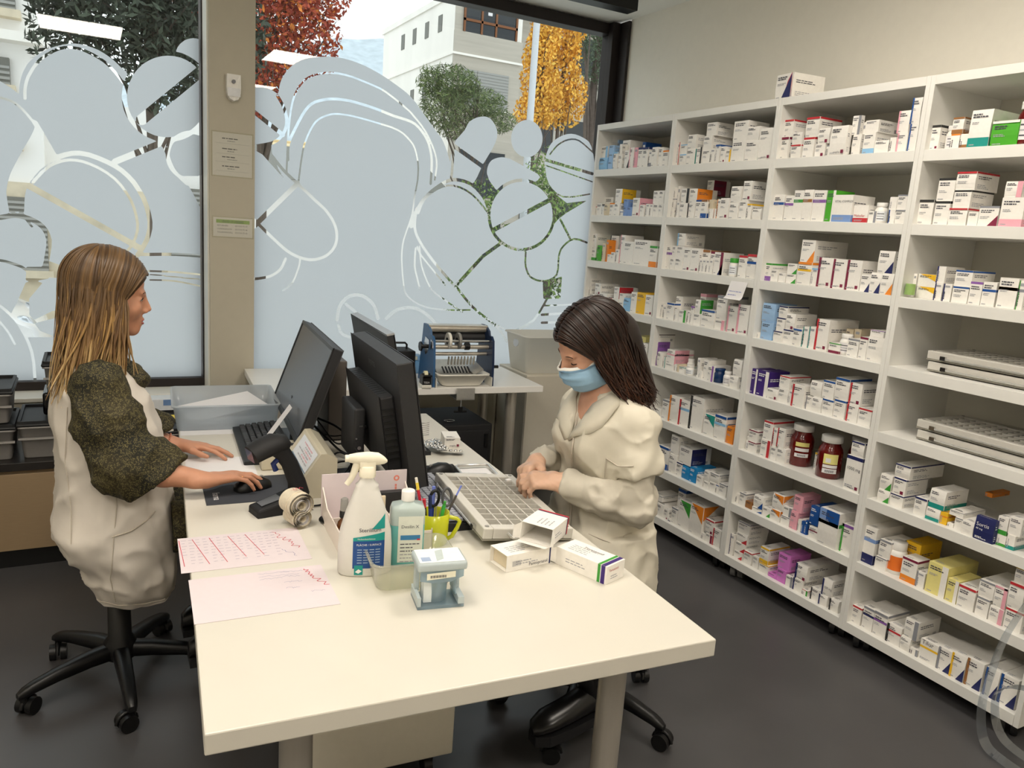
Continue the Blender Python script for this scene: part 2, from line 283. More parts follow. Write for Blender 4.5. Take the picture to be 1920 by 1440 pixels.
# frosted window film: outlines (kept) , holes and clear bands, metres on the glass
FILM_POS={1:[[(-3.109,2.137),(-3.085,2.177),(-3.055,2.139),(-3.03,2.102),(-3.014,2.095),(-3.003,2.088),(-2.99,2.08),(-2.97,2.069),(-2.948,2.056),(-2.928,2.041),(-2.911,2.027),(-2.895,2.012),(-2.881,1.993),(-2.87,1.967),(-2.861,1.938),(-2.857,1.911),(-2.859,1.889),(-2.866,1.87),(-2.877,1.847),(-2.891,1.819),(-2.908,1.788),(-2.924,1.756),(-2.939,1.726),(-2.954,1.696),(-2.967,1.666),(-2.976,1.638),(-2.983,1.609),(-2.988,1.578),(-2.986,1.536),(-2.981,1.491),(-2.994,1.457),(-3.041,1.418),(-3.105,1.392),(-3.147,1.447),(-3.149,1.656),(-3.131,1.939)],[(-2.916,2.036),(-2.915,2.06),(-2.91,2.085),(-2.904,2.109),(-2.897,2.131),(-2.887,2.152),(-2.876,2.173),(-2.861,2.192),(-2.843,2.211),(-2.824,2.228),(-2.803,2.244),(-2.781,2.258),(-2.757,2.27),(-2.732,2.281),(-2.706,2.289),(-2.679,2.295),(-2.653,2.296),(-2.626,2.293),(-2.601,2.288),(-2.577,2.281),(-2.554,2.27),(-2.533,2.258),(-2.513,2.244),(-2.495,2.228),(-2.48,2.214),(-2.469,2.207),(-2.46,2.201),(-2.453,2.183),(-2.446,2.143),(-2.44,2.089),(-2.432,2.04),(-2.421,1.999),(-2.408,1.963),(-2.391,1.935),(-2.357,1.92),(-2.319,1.912),(-2.313,1.894),(-2.36,1.854),(-2.439,1.804),(-2.522,1.768),(-2.608,1.748),(-2.696,1.742),(-2.766,1.753),(-2.806,1.793),(-2.829,1.85),(-2.848,1.9),(-2.869,1.932),(-2.886,1.956),(-2.899,1.978),(-2.908,1.998),(-2.914,2.016)],[(-2.071,2.138),(-2.073,2.105),(-2.081,2.072),(-2.094,2.04),(-2.111,2.009),(-2.132,1.982),(-2.156,1.957),(-2.184,1.937),(-2.213,1.921),(-2.244,1.91),(-2.275,1.904),(-2.306,1.903),(-2.336,1.907),(-2.364,1.916),(-2.389,1.93),(-2.412,1.948),(-2.431,1.97),(-2.446,1.995),(-2.457,2.023),(-2.463,2.053),(-2.464,2.084),(-2.461,2.115),(-2.454,2.147),(-2.442,2.177),(-2.426,2.206),(-2.406,2.233),(-2.383,2.256),(-2.357,2.277),(-2.329,2.293),(-2.299,2.305),(-2.269,2.312),(-2.238,2.315),(-2.208,2.312),(-2.18,2.305),(-2.153,2.292),(-2.129,2.275),(-2.109,2.254),(-2.092,2.229),(-2.08,2.2),(-2.073,2.17)],[(-2.064,2.332),(-2.066,2.318),(-2.069,2.303),(-2.074,2.289),(-2.081,2.276),(-2.09,2.264),(-2.101,2.253),(-2.113,2.244),(-2.125,2.236),(-2.139,2.231),(-2.152,2.228),(-2.166,2.227),(-2.179,2.228),(-2.191,2.232),(-2.203,2.238),(-2.213,2.245),(-2.221,2.255),(-2.228,2.266),(-2.233,2.278),(-2.236,2.291),(-2.237,2.305),(-2.236,2.319),(-2.232,2.333),(-2.227,2.347),(-2.22,2.36),(-2.211,2.372),(-2.201,2.382),(-2.19,2.392),(-2.177,2.399),(-2.164,2.404),(-2.151,2.408),(-2.137,2.409),(-2.124,2.408),(-2.112,2.405),(-2.1,2.399),(-2.09,2.392),(-2.081,2.383),(-2.074,2.372),(-2.069,2.359),(-2.065,2.346)],[(-2.062,1.841),(-2.063,1.823),(-2.067,1.806),(-2.073,1.788),(-2.082,1.772),(-2.093,1.757),(-2.106,1.745),(-2.12,1.734),(-2.135,1.726),(-2.151,1.72),(-2.167,1.717),(-2.184,1.717),(-2.199,1.72),(-2.214,1.725),(-2.228,1.733),(-2.24,1.743),(-2.25,1.756),(-2.258,1.77),(-2.264,1.786),(-2.268,1.802),(-2.269,1.82),(-2.267,1.837),(-2.263,1.855),(-2.257,1.872),(-2.248,1.887),(-2.238,1.902),(-2.226,1.915),(-2.212,1.925),(-2.197,1.934),(-2.181,1.94),(-2.165,1.943),(-2.149,1.943),(-2.133,1.941),(-2.118,1.936),(-2.104,1.928),(-2.092,1.918),(-2.081,1.906),(-2.073,1.892),(-2.067,1.876),(-2.063,1.859)],[(-2.369,1.535),(-2.373,1.489),(-2.385,1.444),(-2.404,1.4),(-2.43,1.36),(-2.461,1.323),(-2.497,1.291),(-2.537,1.266),(-2.579,1.246),(-2.624,1.234),(-2.669,1.228),(-2.713,1.23),(-2.755,1.239),(-2.795,1.255),(-2.83,1.276),(-2.862,1.303),(-2.888,1.335),(-2.908,1.371),(-2.922,1.41),(-2.93,1.452),(-2.931,1.494),(-2.926,1.537),(-2.915,1.58),(-2.897,1.62),(-2.874,1.658),(-2.846,1.693),(-2.813,1.724),(-2.776,1.75),(-2.736,1.77),(-2.694,1.785),(-2.651,1.793),(-2.607,1.794),(-2.564,1.788),(-2.523,1.776),(-2.485,1.757),(-2.451,1.731),(-2.422,1.7),(-2.399,1.664),(-2.382,1.624),(-2.372,1.581)],[(-2.522,1.765),(-2.463,1.818),(-2.372,1.856),(-2.3,1.875),(-2.277,1.864),(-2.275,1.832),(-2.269,1.799),(-2.249,1.771),(-2.224,1.742),(-2.201,1.711),(-2.18,1.677),(-2.16,1.642),(-2.142,1.607),(-2.125,1.575),(-2.109,1.545),(-2.098,1.513),(-2.093,1.481),(-2.094,1.448),(-2.099,1.415),(-2.099,1.379),(-2.103,1.342),(-2.134,1.315),(-2.214,1.295),(-2.318,1.286),(-2.398,1.302),(-2.436,1.355),(-2.453,1.433),(-2.468,1.515),(-2.498,1.601),(-2.525,1.691)],[(-2.821,1.361),(-2.824,1.342),(-2.83,1.324),(-2.839,1.306),(-2.851,1.289),(-2.866,1.274),(-2.883,1.261),(-2.902,1.251),(-2.922,1.243),(-2.943,1.237),(-2.965,1.235),(-2.986,1.236),(-3.007,1.239),(-3.026,1.245),(-3.043,1.254),(-3.059,1.265),(-3.072,1.279),(-3.082,1.294),(-3.089,1.31),(-3.093,1.328),(-3.093,1.346),(-3.091,1.364),(-3.085,1.382),(-3.076,1.399),(-3.065,1.415),(-3.05,1.43),(-3.034,1.443),(-3.016,1.453),(-2.996,1.462),(-2.975,1.467),(-2.954,1.47),(-2.933,1.47),(-2.912,1.467),(-2.893,1.462),(-2.875,1.453),(-2.859,1.442),(-2.845,1.429),(-2.834,1.414),(-2.827,1.397),(-2.822,1.379)],[(-3.146,1.467),(-3.019,1.476),(-2.993,1.477),(-2.931,1.494),(-2.777,1.441),(-2.418,1.329),(-2.134,1.323),(-2.004,1.321),(-2.006,0.487),(-3.196,0.54)]],2:[[(-1.678,2.089),(-1.679,2.065),(-1.684,2.042),(-1.692,2.019),(-1.704,1.997),(-1.718,1.978),(-1.735,1.96),(-1.754,1.946),(-1.774,1.935),(-1.795,1.927),(-1.817,1.923),(-1.839,1.922),(-1.86,1.925),(-1.88,1.932),(-1.898,1.942),(-1.915,1.955),(-1.929,1.971),(-1.94,1.99),(-1.948,2.01),(-1.953,2.031),(-1.954,2.054),(-1.953,2.077),(-1.948,2.1),(-1.94,2.122),(-1.929,2.143),(-1.915,2.162),(-1.899,2.179),(-1.881,2.193),(-1.861,2.205),(-1.84,2.213),(-1.819,2.218),(-1.797,2.219),(-1.776,2.217),(-1.756,2.211),(-1.737,2.202),(-1.72,2.189),(-1.706,2.173),(-1.694,2.155),(-1.685,2.134),(-1.68,2.112)],[(-1.949,2.237),(-1.903,2.268),(-1.839,2.212),(-1.785,2.166),(-1.757,2.167),(-1.741,2.179),(-1.73,2.195),(-1.723,2.213),(-1.721,2.234),(-1.716,2.257),(-1.706,2.282),(-1.692,2.307),(-1.675,2.331),(-1.655,2.353),(-1.632,2.372),(-1.605,2.389),(-1.574,2.402),(-1.539,2.412),(-1.504,2.421),(-1.47,2.428),(-1.436,2.432),(-1.401,2.434),(-1.366,2.433),(-1.33,2.429),(-1.295,2.423),(-1.258,2.415),(-1.222,2.404),(-1.185,2.392),(-1.147,2.377),(-1.108,2.36),(-1.071,2.342),(-1.037,2.325),(-1.003,2.307),(-0.971,2.285),(-0.94,2.258),(-0.911,2.228),(-0.883,2.198),(-0.858,2.172),(-0.834,2.146),(-0.811,2.122),(-0.791,2.102),(-0.773,2.084),(-0.756,2.061),(-0.739,2.03),(-0.722,1.995),(-0.708,1.957),(-0.698,1.922),(-0.69,1.885),(-0.683,1.834),(-0.623,1.754),(-0.563,1.658),(-0.668,1.579),(-1.081,1.502),(-1.602,1.45),(-1.949,1.495),(-2.036,1.716),(-2.001,2.023)],[(-0.692,2.037),(-0.672,2.078),(-0.644,2.111),(-0.62,2.139),(-0.608,2.162),(-0.6,2.18),(-0.588,2.196),(-0.567,2.211),(-0.543,2.224),(-0.518,2.232),(-0.495,2.237),(-0.473,2.237),(-0.452,2.231),(-0.432,2.216),(-0.413,2.195),(-0.4,2.171),(-0.395,2.148),(-0.396,2.123),(-0.405,2.091),(-0.425,2.049),(-0.453,2.002),(-0.481,1.955),(-0.503,1.905),(-0.524,1.855),(-0.553,1.823),(-0.598,1.816),(-0.651,1.828),(-0.688,1.856),(-0.702,1.908),(-0.701,1.977)],[(-0.07,2.155),(-0.07,2.137),(-0.073,2.119),(-0.078,2.101),(-0.086,2.085),(-0.097,2.07),(-0.11,2.057),(-0.124,2.046),(-0.14,2.037),(-0.158,2.031),(-0.175,2.028),(-0.193,2.028),(-0.211,2.03),(-0.228,2.035),(-0.244,2.043),(-0.258,2.053),(-0.271,2.065),(-0.281,2.079),(-0.289,2.095),(-0.294,2.111),(-0.297,2.129),(-0.297,2.146),(-0.294,2.164),(-0.289,2.181),(-0.281,2.197),(-0.271,2.211),(-0.258,2.224),(-0.244,2.235),(-0.228,2.244),(-0.212,2.25),(-0.194,2.254),(-0.176,2.255),(-0.159,2.253),(-0.142,2.248),(-0.126,2.241),(-0.111,2.231),(-0.098,2.219),(-0.087,2.205),(-0.079,2.189),(-0.073,2.172)],[(-0.447,1.887),(-0.451,1.908),(-0.451,1.927),(-0.447,1.945),(-0.441,1.961),(-0.432,1.975),(-0.42,1.987),(-0.403,1.996),(-0.383,2.004),(-0.362,2.009),(-0.343,2.011),(-0.323,2.01),(-0.297,2.006),(-0.261,1.995),(-0.219,1.981),(-0.178,1.965),(-0.133,1.95),(-0.088,1.934),(-0.067,1.916),(-0.083,1.894),(-0.123,1.871),(-0.168,1.847),(-0.217,1.818),(-0.271,1.789),(-0.318,1.774),(-0.35,1.782),(-0.376,1.804),(-0.397,1.827),(-0.418,1.847),(-0.435,1.867)],[(-0.039,1.959),(-0.041,1.986),(-0.042,2.014),(-0.038,2.042),(-0.031,2.072),(-0.02,2.102),(-0.006,2.129),(0.014,2.15),(0.037,2.168),(0.062,2.183),(0.087,2.195),(0.113,2.204),(0.141,2.209),(0.172,2.209),(0.204,2.204),(0.234,2.196),(0.26,2.187),(0.285,2.174),(0.307,2.146),(0.329,2.094),(0.349,2.026),(0.361,1.962),(0.363,1.908),(0.356,1.86),(0.341,1.821),(0.316,1.796),(0.283,1.781),(0.248,1.771),(0.213,1.765),(0.177,1.765),(0.143,1.77),(0.109,1.784),(0.076,1.804),(0.046,1.824),(0.022,1.844),(0.0,1.865),(-0.016,1.887),(-0.027,1.91),(-0.034,1.934)],[(0.055,1.684),(0.056,1.65),(0.05,1.616),(0.038,1.583),(0.02,1.552),(-0.002,1.524),(-0.029,1.5),(-0.06,1.48),(-0.094,1.465),(-0.13,1.455),(-0.167,1.451),(-0.204,1.451),(-0.241,1.458),(-0.276,1.469),(-0.308,1.485),(-0.337,1.505),(-0.363,1.529),(-0.383,1.557),(-0.399,1.587),(-0.41,1.619),(-0.415,1.651),(-0.414,1.684),(-0.409,1.717),(-0.397,1.748),(-0.381,1.778),(-0.36,1.805),(-0.334,1.828),(-0.305,1.848),(-0.273,1.864),(-0.238,1.874),(-0.202,1.88),(-0.165,1.881),(-0.129,1.876),(-0.094,1.867),(-0.06,1.852),(-0.03,1.832),(-0.003,1.809),(0.02,1.781),(0.037,1.751),(0.049,1.718)],[(-0.936,1.53),(-0.935,1.58),(-0.931,1.612),(-0.924,1.641),(-0.912,1.672),(-0.896,1.702),(-0.877,1.729),(-0.853,1.755),(-0.824,1.778),(-0.794,1.799),(-0.761,1.817),(-0.726,1.833),(-0.691,1.843),(-0.655,1.845),(-0.618,1.842),(-0.583,1.833),(-0.549,1.82),(-0.517,1.802),(-0.487,1.78),(-0.464,1.756),(-0.445,1.729),(-0.422,1.694),(-0.389,1.65),(-0.353,1.598),(-0.326,1.534),(-0.293,1.443),(-0.269,1.339),(-0.318,1.262),(-0.503,1.224),(-0.749,1.216),(-0.922,1.242),(-0.969,1.322),(-0.954,1.436)],[(-1.949,1.872),(-1.726,1.803),(-0.688,1.856),(-0.657,1.579),(-0.407,1.596),(0.065,1.626),(0.148,1.719),(0.329,1.813),(0.552,1.98),(0.742,0.362),(-1.948,0.484)]]}
FILM_NEG={1:[[(-2.201,1.725),(-2.131,1.731),(-2.003,1.743),(-2.004,1.326),(-2.096,1.322),(-2.093,1.508),(-2.142,1.607)],[(-2.845,1.266),(-2.721,1.218),(-2.741,1.175),(-2.828,1.177),(-2.859,1.216)],[(-2.921,1.226),(-2.858,1.229),(-2.829,1.172),(-2.902,1.154),(-2.928,1.161)],[(-2.929,1.148),(-2.901,1.162),(-2.857,1.15),(-2.917,1.07),(-2.92,0.99),(-2.901,0.964),(-2.821,1.01),(-2.774,1.019),(-2.776,0.986),(-2.899,0.948),(-2.878,0.91),(-2.81,0.878),(-2.936,0.878),(-2.998,0.989),(-2.961,1.069)]],2:[[(-1.839,1.917),(-1.761,1.94),(-1.755,1.879),(-1.72,1.803),(-1.682,1.75),(-1.806,1.874),(-1.845,1.892)],[(0.013,1.238),(0.16,1.285),(0.162,1.134),(0.027,1.131)],[(-0.023,1.876),(0.064,1.816),(0.151,1.768),(0.309,1.797),(0.149,1.701),(0.06,1.633),(0.047,1.735),(-0.001,1.807)],[(-0.542,1.827),(-0.48,1.942),(-0.443,1.888),(-0.425,1.841),(-0.373,1.806),(-0.403,1.745),(-0.413,1.678),(-0.467,1.756)]]}
